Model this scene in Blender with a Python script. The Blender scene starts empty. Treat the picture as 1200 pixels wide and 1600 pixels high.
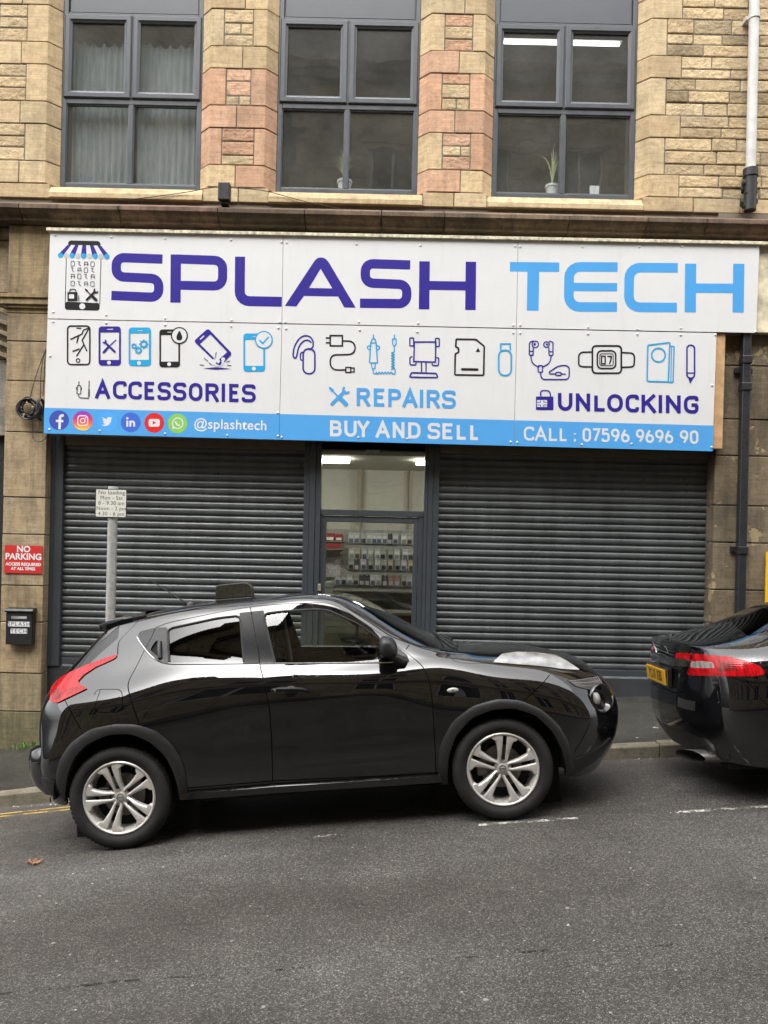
import bpy, bmesh, math, random
import numpy as np
from mathutils import Vector, Matrix
from mathutils.geometry import tessellate_polygon, delaunay_2d_cdt
random.seed(7); RNG = np.random.default_rng(7)
SC = bpy.context.scene; COL = SC.collection
# ------------------------------------------------------------------ camera
FPX, CX, CY, TH, EYE = 1205.0, 600.0, 870.0, 0.0225, 1.71
cd = bpy.data.cameras.new("camera"); cam = bpy.data.objects.new("camera", cd); COL.objects.link(cam)
cd.sensor_fit = 'VERTICAL'; cd.sensor_height = 36.0; cd.sensor_width = 27.0
cd.lens = 36.0 * FPX / 1600.0
cd.shift_y = (CY - 800.0) / 1600.0
cd.clip_end = 600.0; cd.clip_start = 0.05
cam.matrix_world = Matrix.Translation((0, 0, EYE)) @ Matrix.Rotation(math.radians(90), 4, 'X') @ Matrix.Rotation(TH, 4, 'Z')
SC.camera = cam
# ------------------------------------------------------------------ sky, light, exposure
SUN_EL, SUN_AZ = math.radians(58), math.radians(200)      # behind the camera, a little to the left, through cloud
wd = bpy.data.worlds.new("World"); SC.world = wd; wd.use_nodes = True
nt = wd.node_tree; nt.nodes.clear()
out = nt.nodes.new('ShaderNodeOutputWorld'); bg = nt.nodes.new('ShaderNodeBackground')
sky = nt.nodes.new('ShaderNodeTexSky'); sky.sky_type = 'NISHITA'; sky.sun_disc = False
sky.sun_elevation = SUN_EL; sky.sun_rotation = SUN_AZ; sky.dust_density = 4.0; sky.air_density = 1.0; sky.ozone_density = 1.0
hs = nt.nodes.new('ShaderNodeHueSaturation'); hs.inputs['Saturation'].default_value = 0.12
nt.links.new(sky.outputs[0], hs.inputs['Color']); nt.links.new(hs.outputs[0], bg.inputs[0]); nt.links.new(bg.outputs[0], out.inputs[0])
bg.inputs[1].default_value = 0.15
sl = bpy.data.lights.new("sun", 'SUN'); so = bpy.data.objects.new("sun", sl); COL.objects.link(so)
sl.energy = 1.2; sl.angle = math.radians(120); sl.color = (1.0, 0.97, 0.93)
sd = Vector((math.sin(SUN_AZ) * math.cos(SUN_EL), math.cos(SUN_AZ) * math.cos(SUN_EL), math.sin(SUN_EL)))
so.rotation_euler = sd.to_track_quat('Z', 'Y').to_euler()
SC.view_settings.view_transform = 'Standard'; SC.view_settings.look = 'None'
SC.view_settings.exposure = 1.75; SC.view_settings.gamma = 1.0
SC.cycles.max_bounces = 8; SC.cycles.transparent_max_bounces = 16; SC.cycles.caustics_reflective = False
try: SC.cycles.use_denoising = True
except Exception: pass

# ------------------------------------------------------------------ survey helpers: photo pixel at a known distance -> metres
_c, _s = math.cos(TH), math.sin(TH)
def P(px, py, D):
    u, v = px - CX, py - CY
    return Vector(((u * _c + v * _s) * D / FPX, D, EYE - (v * _c - u * _s) * D / FPX))
def PX(px, py, D): return P(px, py, D).x
def PZ(px, py, D): return P(px, py, D).z
def project(pts):
    pts = np.asarray(pts, float)
    a = pts[..., 0] * FPX / pts[..., 1]; b = (EYE - pts[..., 2]) * FPX / pts[..., 1]
    return np.stack([CX + a * _c - b * _s, CY + a * _s + b * _c], -1)

# ------------------------------------------------------------------ objects
class MB:
    """collects geometry for ONE mesh"""
    def __init__(s): s.v = []; s.f = []; s.c = []; s.col = (1, 1, 1)
    def add(s, vs, fs, col=None):
        n = len(s.v); s.v += [tuple(p) for p in vs]
        for f in fs: s.f.append(tuple(i + n for i in f)); s.c.append(col or s.col)
        return s
    def box(s, x0, x1, y0, y1, z0, z1, col=None):
        if x0 > x1: x0, x1 = x1, x0
        if y0 > y1: y0, y1 = y1, y0
        if z0 > z1: z0, z1 = z1, z0
        return s.add([(x0,y0,z0),(x1,y0,z0),(x1,y1,z0),(x0,y1,z0),(x0,y0,z1),(x1,y0,z1),(x1,y1,z1),(x0,y1,z1)],
              [(0,3,2,1),(4,5,6,7),(0,1,5,4),(1,2,6,5),(2,3,7,6),(3,0,4,7)], col)
    def prism(s, poly, lo, hi, axis='z', col=None):
        """poly: 2-D ring; axis z: (x,y), axis y: (x,z), axis x: (y,z)"""
        n = len(poly)
        def pt(p, h): return {'z': (p[0], p[1], h), 'y': (p[0], h, p[1]), 'x': (h, p[0], p[1])}[axis]
        vs = [pt(p, lo) for p in poly] + [pt(p, hi) for p in poly]
        fs = [tuple(range(n))[::-1], tuple(range(n, 2 * n))] + [(i, (i + 1) % n, n + (i + 1) % n, n + i) for i in range(n)]
        return s.add(vs, fs, col)
    def tube(s, pts, r, n=8, col=None, cap=True, closed=False):
        pts = [Vector(p) for p in pts]; m = len(pts); rs = r if isinstance(r, (list, tuple)) else [r] * m
        vs = []; ref = Vector((0.31, 0.87, 0.38))
        for i, p in enumerate(pts):
            a = pts[(i + 1) % m] if (closed or i < m - 1) else p; b = pts[i - 1] if (closed or i > 0) else p
            t = (a - b).normalized()
            if abs(t.dot(ref)) > .98: ref = Vector((1, 0, 0))
            u = t.cross(ref).normalized(); w = t.cross(u)
            for k in range(n):
                an = 2 * math.pi * k / n; vs.append(p + (u * math.cos(an) + w * math.sin(an)) * rs[i])
        fs = []
        for i in range(m if closed else m - 1):
            j = (i + 1) % m
            for k in range(n):
                fs.append((i * n + k, i * n + (k + 1) % n, j * n + (k + 1) % n, j * n + k))
        if cap and not closed: fs += [tuple(range(n))[::-1], tuple(range((m - 1) * n, m * n))]
        return s.add(vs, fs, col)
    def lathe(s, prof, n=48, axis='y', centre=(0, 0, 0), col=None, closed=False):
        """prof: (radius, height) pairs"""
        vs = []
        for r, h in prof:
            for k in range(n):
                a = 2 * math.pi * k / n; ca, sa = math.cos(a) * r, math.sin(a) * r
                p = {'y': (ca, h, sa), 'z': (ca, sa, h), 'x': (h, ca, sa)}[axis]
                vs.append((p[0] + centre[0], p[1] + centre[1], p[2] + centre[2]))
        m = len(prof); fs = []
        for i in range(m if closed else m - 1):
            j = (i + 1) % m
            for k in range(n): fs.append((i * n + k, i * n + (k + 1) % n, j * n + (k + 1) % n, j * n + k))
        return s.add(vs, fs, col)
    def ball(s, c, rad, n=16, m=10, col=None):
        rx, ry, rz = rad if isinstance(rad, (list, tuple)) else (rad,) * 3
        vs = []; fs = []
        for i in range(m + 1):
            th = math.pi * i / m
            for k in range(n):
                a = 2 * math.pi * k / n
                vs.append((c[0] + rx * math.sin(th) * math.cos(a), c[1] + ry * math.sin(th) * math.sin(a), c[2] + rz * math.cos(th)))
        for i in range(m):
            for k in range(n): fs.append((i * n + k, i * n + (k + 1) % n, (i + 1) * n + (k + 1) % n, (i + 1) * n + k))
        return s.add(vs, fs, col)
    def grid(s, fn, us, vs_, col=None):
        nu, nv = len(us), len(vs_)
        V = [fn(u, v) for u in us for v in vs_]
        F = [(i * nv + j, (i + 1) * nv + j, (i + 1) * nv + j + 1, i * nv + j + 1) for i in range(nu - 1) for j in range(nv - 1)]
        return s.add(V, F, col)

def obj(name, mb, mat, parent=None, smooth=False, bevel=0, segs=2, angle=35, recalc=True):
    me = bpy.data.meshes.new(name); me.from_pydata(mb.v, [], mb.f); me.update()
    if any(c != (1, 1, 1) for c in mb.c):
        at = me.color_attributes.new('Col', 'FLOAT_COLOR', 'CORNER'); k = 0
        buf = np.ones((len(me.loops), 4), np.float32)
        for p, c in zip(me.polygons, mb.c): buf[p.loop_start:p.loop_start + p.loop_total, :3] = c[:3]
        at.data.foreach_set('color', buf.ravel())
    if recalc or bevel or smooth:
        bm = bmesh.new(); bm.from_mesh(me)
        if smooth: bmesh.ops.remove_doubles(bm, verts=bm.verts, dist=1e-5)
        if recalc: bmesh.ops.recalc_face_normals(bm, faces=bm.faces)
        bm.to_mesh(me); bm.free()
    if smooth:
        for p in me.polygons: p.use_smooth = True
    me.materials.append(mat)
    o = bpy.data.objects.new(name, me); COL.objects.link(o)
    if smooth:
        try: me.set_sharp_from_angle(angle=math.radians(angle))
        except Exception: pass
    if bevel:
        b = o.modifiers.new('bevel', 'BEVEL'); b.width = bevel; b.segments = segs; b.limit_method = 'ANGLE'; b.angle_limit = math.radians(40)
    if parent is not None: o.parent = parent
    return o
def tag(o, label=None, cat=None, group=None, kind=None):
    if label: o['label'] = label
    if cat: o['category'] = cat
    if group: o['group'] = group
    if kind: o['kind'] = kind
    return o
def thing(name, label, cat, loc=(0, 0, 0), group=None, rot=None):
    o = bpy.data.objects.new(name, None); COL.objects.link(o); o.location = loc; o.empty_display_size = .1
    if rot is not None: o.rotation_euler = rot
    return tag(o, label, cat, group)
def part(name, parent):            # an Empty part that holds sub-parts
    o = bpy.data.objects.new(name, None); COL.objects.link(o); o.parent = parent; o.empty_display_size = .05
    return o
def set_origin(o, p):
    p = Vector(p); o.data.transform(Matrix.Translation(-p)); o.location = p; return o

# ------------------------------------------------------------------ materials
def new_mat(name):
    m = bpy.data.materials.new(name); m.use_nodes = True; n = m.node_tree
    return m, n, n.nodes['Principled BSDF'], n.links
def setp(b, **k):
    for a, v in k.items():
        a = a.replace('_', ' ')
        if a in b.inputs: b.inputs[a].default_value = v
def node(n, t, **k):
    x = n.nodes.new(t)
    for a, v in k.items():
        if a in x.inputs.keys(): x.inputs[a].default_value = v
        else: setattr(x, a, v)
    return x
def coords(n, scale=(1, 1, 1)):
    tc = n.nodes.new('ShaderNodeTexCoord'); mp = n.nodes.new('ShaderNodeMapping'); mp.inputs['Scale'].default_value = scale
    n.links.new(tc.outputs['Object'], mp.inputs['Vector']); return mp.outputs['Vector']
def ramp(n, fac, stops):
    r = n.nodes.new('ShaderNodeValToRGB'); n.links.new(fac, r.inputs[0])
    els = r.color_ramp.elements
    while len(els) < len(stops): els.new(0.5)
    for e, (p, c) in zip(els, stops): e.position = p; e.color = (c[0], c[1], c[2], 1) if isinstance(c, (tuple, list)) else (c, c, c, 1)
    return r.outputs['Color']
def mixc(n, fac, a, b, mode='MIX'):
    m = n.nodes.new('ShaderNodeMix'); m.data_type = 'RGBA'; m.blend_type = mode
    for sck, v in ((0, fac), (6, a), (7, b)):
        if isinstance(v, (int, float)): m.inputs[sck].default_value = v
        elif isinstance(v, (tuple, list)): m.inputs[sck].default_value = (*v[:3], 1)
        else: n.links.new(v, m.inputs[sck])
    return m.outputs[2]
def noise(n, vec, scale, detail=4, rough=.55):
    t = node(n, 'ShaderNodeTexNoise', Scale=scale, Detail=detail, Roughness=rough); n.links.new(vec, t.inputs['Vector']); return t.outputs['Fac']
def bump(n, b, h, dist=.005, strength=.6, chain=None):
    bp = node(n, 'ShaderNodeBump', Strength=strength, Distance=dist); n.links.new(h, bp.inputs['Height'])
    if chain is not None: n.links.new(chain, bp.inputs['Normal'])
    if b is not None: n.links.new(bp.outputs[0], b.inputs['Normal'])
    return bp.outputs[0]
def simple(name, col, rough=.5, metal=0., var=.12, vscale=9., bscale=0, bdist=.002, coat=0., spec=.5, rvar=.1):
    """plain surface with slight mottling, so nothing is perfectly uniform"""
    m, n, b, l = new_mat(name); vec = coords(n)
    f = noise(n, vec, vscale, 5)
    lo = tuple(c * (1 - var) for c in col); hi = tuple(min(1, c * (1 + var)) for c in col)
    l.new(ramp(n, f, [(.3, lo), (.7, hi)]), b.inputs['Base Color'])
    f2 = noise(n, vec, vscale * 2.7, 4)
    l.new(ramp(n, f2, [(.3, max(0, rough - rvar)), (.7, min(1, rough + rvar))]), b.inputs['Roughness'])
    setp(b, Metallic=metal, Coat_Weight=coat, Specular_IOR_Level=spec, Coat_Roughness=.04)
    if bscale: bump(n, b, noise(n, vec, bscale, 5), bdist, .7)
    return m
def glass_mat(name, tint=(1, 1, 1), boost=1.0, add=0.0, rough=0.0, ior=1.5, wave=0.0, drops=0.0, haze=0.0):
    m, n, b, l = new_mat(name); n.nodes.remove(b)
    o = n.nodes['Material Output']; mx = n.nodes.new('ShaderNodeMixShader')
    tr = node(n, 'ShaderNodeBsdfTransparent'); tr.inputs[0].default_value = (*tint, 1)
    gl = n.nodes.new('ShaderNodeBsdfGlossy'); gl.inputs['Roughness'].default_value = rough; gl.inputs[0].default_value = (1, 1, 1, 1)
    lw = n.nodes.new('ShaderNodeLayerWeight'); lw.inputs['Blend'].default_value = .5     # thin sheet: the same from both sides
    pw = node(n, 'ShaderNodeMath', operation='POWER'); l.new(lw.outputs['Facing'], pw.inputs[0]); pw.inputs[1].default_value = 5.
    f0 = ((ior - 1) / (ior + 1)) ** 2; fr = node(n, 'ShaderNodeMath', operation='MULTIPLY_ADD'); l.new(pw.outputs[0], fr.inputs[0]); fr.inputs[1].default_value = 1 - f0; fr.inputs[2].default_value = f0
    ma = node(n, 'ShaderNodeMath', operation='MULTIPLY_ADD'); l.new(fr.outputs[0], ma.inputs[0]); ma.inputs[1].default_value = boost; ma.inputs[2].default_value = add
    ma.use_clamp = True
    l.new(ma.outputs[0], mx.inputs[0]); l.new(tr.outputs[0], mx.inputs[1]); l.new(gl.outputs[0], mx.inputs[2]); l.new(mx.outputs[0], o.inputs['Surface'])
    vec = coords(n); nm = None
    if wave: nm = bump(n, None, noise(n, vec, 1.3, 2), wave, 1.0)
    if drops:
        v = node(n, 'ShaderNodeTexVoronoi', Scale=55.); l.new(vec, v.inputs['Vector'])
        d = ramp(n, v.outputs['Distance'], [(.0, 1.), (.22, .6), (.3, 0.)])
        gate = ramp(n, noise(n, vec, 38, 2), [(.56, 0.), (.6, 1.)])
        nm = bump(n, None, mixc(n, 1., d, gate, 'MULTIPLY'), drops, 1., nm)
    if nm is not None:
        l.new(nm, gl.inputs['Normal'])
    if haze:  # pale diffuse haze mixed into the glass colour to lighten the panes
        m2 = n.nodes.new('ShaderNodeMixShader'); df = node(n, 'ShaderNodeBsdfDiffuse', Color=(.42, .42, .38, 1))
        l.new(ramp(n, noise(n, vec, 1.7, 6, .65), [(.3, haze * .5), (.75, haze * 1.5)]), m2.inputs[0]); l.new(mx.outputs[0], m2.inputs[1]); l.new(df.outputs[0], m2.inputs[2]); l.new(m2.outputs[0], o.inputs['Surface'])
    return m

def stone_mat(name, base, soot=.35, rockface=.0, bdist=.004, streak=.0, moss=0.):
    """sandstone: every block's own tint comes from the mesh, mottling, soot and pitting from noise"""
    m, n, b, l = new_mat(name); vec = coords(n)
    at = node(n, 'ShaderNodeVertexColor', layer_name='Col')
    f1 = noise(n, vec, 2.3, 6, .6); f2 = noise(n, vec, 16, 6, .65); f3 = noise(n, vec, 90, 3, .7)
    c = mixc(n, 1., at.outputs['Color'], ramp(n, f2, [(.25, (.72, .70, .66)), (.5, (1, 1, 1)), (.75, (1.16, 1.12, 1.05))]), 'MULTIPLY')
    c = mixc(n, 1., c, ramp(n, f3, [(.3, .8), (.6, 1.08)]), 'MULTIPLY')
    # bedding streaks of the sandstone
    vs = coords(n, (2, 2, 30)); fb = noise(n, vs, 1.6, 4)
    c = mixc(n, 1., c, ramp(n, fb, [(.35, (.86, .83, .8)), (.65, (1.06, 1.05, 1.03))]), 'MULTIPLY')
    if streak:
        vv = coords(n, (7, 7, .55)); fs = noise(n, vv, 1.5, 5, .7)
        c = mixc(n, ramp(n, fs, [(.45, 0.), (.72, streak)]), c, (.035, .03, .026))
    c = mixc(n, ramp(n, f1, [(.48, 0.), (.75, soot)]), c, (.045, .038, .03))
    if moss:
        c = mixc(n, ramp(n, noise(n, vec, 3.1, 5), [(.5, 0.), (.7, moss)]), c, (.09, .10, .035))
    l.new(c, b.inputs['Base Color']); setp(b, Roughness=.88, Specular_IOR_Level=.25)
    h = mixc(n, .5, f2, f3); nm = bump(n, None, h, bdist, .8)
    if rockface: nm = bump(n, None, noise(n, vec, 13, 5, .6), rockface, 1., nm)
    l.new(nm, b.inputs['Normal'])
    return m
M = {}
M['ashlar'] = stone_mat('dressed sandstone', None, .34, 0, .004, .22)
M['rock'] = stone_mat('rock faced sandstone', None, .4, .03, .006)
M['sooty'] = stone_mat('sooty sandstone', None, .8, 0, .005, .75)
M['pilaster'] = stone_mat('weathered sandstone', None, .7, 0, .005, .6, .0)
def spalled():
    m = stone_mat('spalled sooty sandstone', None, .75, 0, .006, .5); n = m.node_tree; b = n.nodes['Principled BSDF']; l = n.links; vec = coords(n)
    src = b.inputs['Base Color'].links[0].from_socket; f = mixc(n, .35, noise(n, vec, 2.6, 6, .6), noise(n, vec, 9, 5, .6)); g = ramp(n, f, [(.575, 0.), (.60, .85)])
    l.new(mixc(n, g, src, (.36, .28, .16)), b.inputs['Base Color']); nb = b.inputs['Normal'].links[0].from_socket; bump(n, b, g, -.012, .6, nb); return m
M['spalled'] = spalled()
M['mortar'] = simple('lime mortar', (.17, .145, .11), .95, bscale=40, bdist=.004)
M['frame'] = simple('grey window frame', (.058, .064, .074), .38, var=.06, vscale=3)
M['shopgrey'] = simple('anthracite shopfront', (.040, .047, .053), .36, var=.1, vscale=2.5, bscale=3, bdist=.002)
M['shutter'] = simple('anthracite shutter lath', (.070, .078, .082), .38, var=.18, vscale=3.0, rvar=.12, bscale=1.7, bdist=.006)
_m = M['shutter']; _n = _m.node_tree; _b = _n.nodes['Principled BSDF']; _src = _b.inputs['Base Color'].links[0].from_socket
_n.links.new(mixc(_n, 1., _src, ramp(_n, noise(_n, coords(_n, (6, 6, .5)), 1.3, 5, .65), [(.3, (.72, .72, .70)), (.7, (1.2, 1.19, 1.15))]), 'MULTIPLY'), _b.inputs['Base Color'])
M['dark'] = simple('dark void', (.012, .012, .012), .9)
M['black_plastic'] = simple('black plastic', (.014, .014, .015), .45, var=.2, vscale=14)
M['print'] = None
def vcol_mat(name, rough=.3, spec=.5, coat=0., var=.05, dirt=0.):
    m, n, b, l = new_mat(name); at = node(n, 'ShaderNodeVertexColor', layer_name='Col'); vec = coords(n)
    c = mixc(n, 1., at.outputs['Color'], ramp(n, noise(n, vec, 4, 5), [(.3, 1 - var), (.7, 1 + var * .3)]), 'MULTIPLY')
    if dirt: c = mixc(n, ramp(n, noise(n, coords(n, (9, 9, .8)), 1.2, 5, .7), [(.52, 0.), (.8, dirt)]), c, (.3, .28, .24))
    l.new(c, b.inputs['Base Color']); setp(b, Roughness=rough, Specular_IOR_Level=spec, Coat_Weight=coat); return m
M['print'] = vcol_mat('printed vinyl', .38, .35)
M['panel'] = vcol_mat('white composite panel', .42, .35, 0, .03, .10)
M['painted'] = vcol_mat('painted surface', .5, .4, 0, .1)

# ------------------------------------------------------------------ flat printed artwork, laid out on a plane facing the street
class Art:
    """2-D shapes in photo pixels on the plane at distance D; sheets stacked a fraction of a millimetre apart"""
    def __init__(s, D): s.D = D; s.mb = MB(); s.lay = 0.; s.sub = 0.
    def pt(s, p): q = P(p[0], p[1], s.D); return (q.x, s.D - s.lay - s.sub, q.z)
    def poly(s, ring, col, holes=()):
        s.sub += 8e-5
        rings = [ring] + list(holes)
        flat = [p for r in rings for p in r]
        tris = tessellate_polygon([[Vector((p[0], p[1], 0)) for p in r] for r in rings])
        s.mb.add([s.pt(p) for p in flat], [tuple(t) for t in tris], col)
    def stroke(s, pts, w, col, r=0., closed=False, cap='butt'):
        pts = [(float(a), float(b)) for a, b in pts]
        if r: pts = fillet(pts, r, closed)
        s.poly_strip(pts, w, col, closed, cap)
    def poly_strip(s, pts, w, col, closed=False, cap='butt'):
        s.sub += 8e-5
        n = len(pts); L = []; R = []; h = w / 2
        for i, p in enumerate(pts):
            if closed: a, b = pts[i - 1], pts[(i + 1) % n]
            else: a, b = pts[max(i - 1, 0)], pts[min(i + 1, n - 1)]
            d1 = _nrm(p[0] - a[0], p[1] - a[1]) if (closed or i > 0) else None
            d2 = _nrm(b[0] - p[0], b[1] - p[1]) if (closed or i < n - 1) else None
            d1 = d1 or d2; d2 = d2 or d1
            nx, ny = -(d1[1] + d2[1]), d1[0] + d2[0]; ln = math.hypot(nx, ny) or 1.; nx /= ln; ny /= ln
            k = h / max(.35, nx * -d1[1] + ny * d1[0])
            if cap == 'sq' and not closed:
                if i == 0: p = (p[0] - d2[0] * h, p[1] - d2[1] * h)
                if i == n - 1: p = (p[0] + d1[0] * h, p[1] + d1[1] * h)
            L.append((p[0] + nx * k, p[1] + ny * k)); R.append((p[0] - nx * k, p[1] - ny * k))
        vs = [s.pt(p) for p in L] + [s.pt(p) for p in R]
        fs = [(i, (i + 1) % n, n + (i + 1) % n, n + i) for i in range(n if closed else n - 1)]
        s.mb.add(vs, fs, col)
        if cap == 'round' and not closed:
            s.disc(pts[0], h, col, 10); s.disc(pts[-1], h, col, 10)
    def disc(s, c, r, col, n=24, ry=None, hole=None):
        s.sub += 8e-5
        ry = ry or r
        ring = [(c[0] + r * math.cos(2 * math.pi * k / n), c[1] + ry * math.sin(2 * math.pi * k / n)) for k in range(n)]
        if hole:
            inner = [(c[0] + hole * math.cos(2 * math.pi * k / n), c[1] + hole * math.sin(2 * math.pi * k / n)) for k in range(n)]
            s.mb.add([s.pt(p) for p in ring + inner], [(k, (k + 1) % n, n + (k + 1) % n, n + k) for k in range(n)], col)
        else: s.mb.add([s.pt(p) for p in ring], [tuple(range(n))], col)
    def build(s, name, parent, mat=None): return obj(name, s.mb, mat or M['print'], parent, recalc=False)
def _nrm(x, y):
    l = math.hypot(x, y)
    return (x / l, y / l) if l > 1e-9 else None
def fillet(pts, r, closed=False, n=5):
    out = []; m = len(pts)
    for i, p in enumerate(pts):
        if not closed and i in (0, m - 1): out.append(p); continue
        a, b = pts[i - 1], pts[(i + 1) % m]
        d1 = (a[0] - p[0], a[1] - p[1]); d2 = (b[0] - p[0], b[1] - p[1])
        l1, l2 = math.hypot(*d1), math.hypot(*d2); k = min(r, l1 * .49, l2 * .49)
        q0 = (p[0] + d1[0] / l1 * k, p[1] + d1[1] / l1 * k); q1 = (p[0] + d2[0] / l2 * k, p[1] + d2[1] / l2 * k)
        c = .27
        for j in range(n + 1):
            t = j / n; e = 1 - t
            h0 = (q0[0] + (p[0] - q0[0]) * .56, q0[1] + (p[1] - q0[1]) * .56); h1 = (q1[0] + (p[0] - q1[0]) * .56, q1[1] + (p[1] - q1[1]) * .56)
            out.append(tuple(e**3 * q0[d] + 3 * e * e * t * h0[d] + 3 * e * t * t * h1[d] + t**3 * q1[d] for d in (0, 1)))
    return out
def rrect(x0, y0, x1, y1, r, n=5): return fillet([(x0, y0), (x1, y0), (x1, y1), (x0, y1)], r, True, n)
def text_mesh(body, size, name, mat, parent, matrix, align='CENTER', bold=0.0, extrude=0., spacing=1.):
    cu = bpy.data.curves.new(name, 'FONT'); cu.body = body; cu.size = size; cu.align_x = align; cu.align_y = 'CENTER'; cu.offset = bold; cu.extrude = extrude
    cu.space_character = spacing; cu.resolution_u = 3
    tmp = bpy.data.objects.new(name, cu); COL.objects.link(tmp)
    me = bpy.data.meshes.new_from_object(tmp.evaluated_get(bpy.context.evaluated_depsgraph_get()))
    bpy.data.objects.remove(tmp); bpy.data.curves.remove(cu)
    me.transform(matrix); me.materials.clear(); me.materials.append(mat); me.name = name
    o = bpy.data.objects.new(name, me); COL.objects.link(o)
    if parent is not None: o.parent = parent
    return o
FACE = Matrix.Rotation(math.radians(90), 4, 'X')      # lettering that faces the street
# ================================================================== ground
def zc(x):
    if x > 4.5: return zc(4.5) + (x - 4.5) * .039
    if x < -4.5: return zc(-4.5) + (x + 4.5) * .147
    return -.0776 + .093 * x - .006 * x * x
_CY = [-3.2, -1.6, 1.0, 3.2, 4.2, 5.05, 6.2, 6.82]; _CZ = [-.10, -.09, 0., .04, .025, 0., -.055, -.13]
def gz(x, y): return zc(x) + float(np.interp(y, _CY, _CZ))
KERB_Y0, KERB_Y1, WALL_Y = 6.82, 6.96, 8.80
def pz(x, y): return zc(x) - .012 + (y - 6.75) / 2.05 * .03
def asphalt(name, base=.05, tint=(1, .97, .93), wet=.5, speck=1.):
    m, n, b, l = new_mat(name); vec = coords(n)
    big = noise(n, vec, .55, 5, .6); mid = noise(n, vec, 5, 5, .6)
    v = node(n, 'ShaderNodeTexVoronoi', Scale=185.); l.new(vec, v.inputs['Vector'])
    v2 = node(n, 'ShaderNodeTexVoronoi', Scale=240.); l.new(vec, v2.inputs['Vector'])
    g = noise(n, vec, 420, 2, .6)
    sep = node(n, 'ShaderNodeSeparateColor'); l.new(v.outputs['Color'], sep.inputs[0])
    chip = ramp(n, sep.outputs[0], [(.0, .45), (.45, .8), (.8, 1.4), (.93, 2.2), (1., 3.6)])
    fine = ramp(n, g, [(.3, .65), (.7, 1.4)])
    c = mixc(n, 1., mixc(n, 1., tuple(base * t for t in tint), chip, 'MULTIPLY'), fine, 'MULTIPLY')
    c = mixc(n, 1., c, ramp(n, big, [(.35, (.72, .69, .66)), (.65, (1.15, 1.15, 1.15))]), 'MULTIPLY')
    c = mixc(n, 1., c, ramp(n, mid, [(.3, .85), (.7, 1.12)]), 'MULTIPLY')
    lane = noise(n, coords(n, (.12, 1.1, 1)), 1.3, 4, .6)
    c = mixc(n, 1., c, ramp(n, lane, [(.35, (.78, .75, .72)), (.65, (1.12, 1.13, 1.14))]), 'MULTIPLY')
    # old chewing gum and pale grit
    gum = node(n, 'ShaderNodeTexVoronoi', Scale=3.1); l.new(vec, gum.inputs['Vector'])
    gd = mixc(n, .03, gum.outputs['Distance'], mid)
    c = mixc(n, ramp(n, gum.outputs['Distance'], [(.022 + .02 * (wet > 1), .8 * speck), (.04 + .03 * (wet > 1), 0.)]), c, (.34, .33, .31))
    gr = node(n, 'ShaderNodeTexVoronoi', Scale=16.); l.new(vec, gr.inputs['Vector'])
    sp = node(n, 'ShaderNodeSeparateColor'); l.new(gr.outputs['Color'], sp.inputs[0])
    gate = ramp(n, sp.outputs[1], [(.86, 0.), (.88, 1.)])
    c = mixc(n, mixc(n, 1., ramp(n, gr.outputs['Distance'], [(.07, .75 * speck), (.13, 0.)]), gate, 'MULTIPLY'), c, (.4, .38, .35))
    l.new(c, b.inputs['Base Color'])
    l.new(ramp(n, big, [(.35, .34 + .3 * (1 - wet)), (.7, .62)]), b.inputs['Roughness'])
    h = mixc(n, .45, v.outputs['Distance'], g)
    bump(n, b, h, .006, .8); setp(b, Specular_IOR_Level=.5)
    return m
M['asphalt'] = asphalt('worn wet asphalt', .078, (1, .94, .86))
M['pave'] = asphalt('wet tarmac pavement', .038, (1, .98, .82), 1.25, .9)
M['kerb'] = stone_mat('gritstone kerb', None, .5, .0, .006, .2, .25)
M['pole'] = simple('galvanised steel', (.40, .40, .385), .5, .35, var=.2, vscale=25)
M['yellow'] = simple('yellow road paint', (.42, .29, .07), .7, var=.35, vscale=40)
XS = [-45, -35, -25, -18, -12, -9] + [x * .5 for x in range(-14, 15)] + [9, 12, 18, 25, 35, 45]
r = MB().grid(lambda x, y: (x, y, gz(x, y)), XS, [-1.6, -.5, .5, 1.5, 2.5, 3.2, 3.8, 4.4, 5.05, 5.6, 6.2, 6.5, 6.824])
tag(obj('road', r, M['asphalt'], smooth=True), kind='structure')
p = MB().grid(lambda x, y: (x, y, pz(x, y)), XS, [6.94, 7.5, 8.2, 9.0])
tag(obj('pavement', p, M['pave'], smooth=True), kind='structure')
p = MB().grid(lambda x, y: (x, y, zc(x) + .03), XS, [-3.3, -1.6])
p.grid(lambda x, t: (x, -1.6 + t * .002, zc(x) + .03 - .2 * t), XS, [0, 1])
tag(obj('opposite_pavement', p, M['pave'], smooth=True), kind='structure')
g = MB().grid(lambda x, y: (x, y, zc(x) - .75), [-300, -120] + XS + [120, 300], [-300, -60, -10, 0, 10, 20, 60, 300])
tag(obj('ground', g, M['pave'], smooth=True), kind='structure')
k = MB(); x = -14.
while x < 14:
    ln = random.uniform(.75, 1.05); x1 = x + ln - .008; t = random.uniform(.85, 1.1)
    col = (.24 * t, .215 * t, .17 * t); dz = random.uniform(-.006, .006)
    vs = []
    for xx in (x, x1):
        vs += [(xx, KERB_Y0, gz(xx, 6.75) - .2), (xx, KERB_Y0 + .012, pz(xx, 6.75) + dz - .012), (xx, KERB_Y0 + .03, pz(xx, 6.75) + dz + .003), (xx, KERB_Y1, pz(xx, 6.9) + dz + .004), (xx, KERB_Y1, gz(xx, 6.75) - .2)]
    k.add(vs, [(0, 1, 2, 3, 4)[::-1], (5, 6, 7, 8, 9)] + [(i, (i + 1) % 5, 5 + (i + 1) % 5, 5 + i) for i in range(5)], col)
    x += ln
tag(obj('kerb', k, M['kerb'], bevel=.006), kind='structure')
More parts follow.
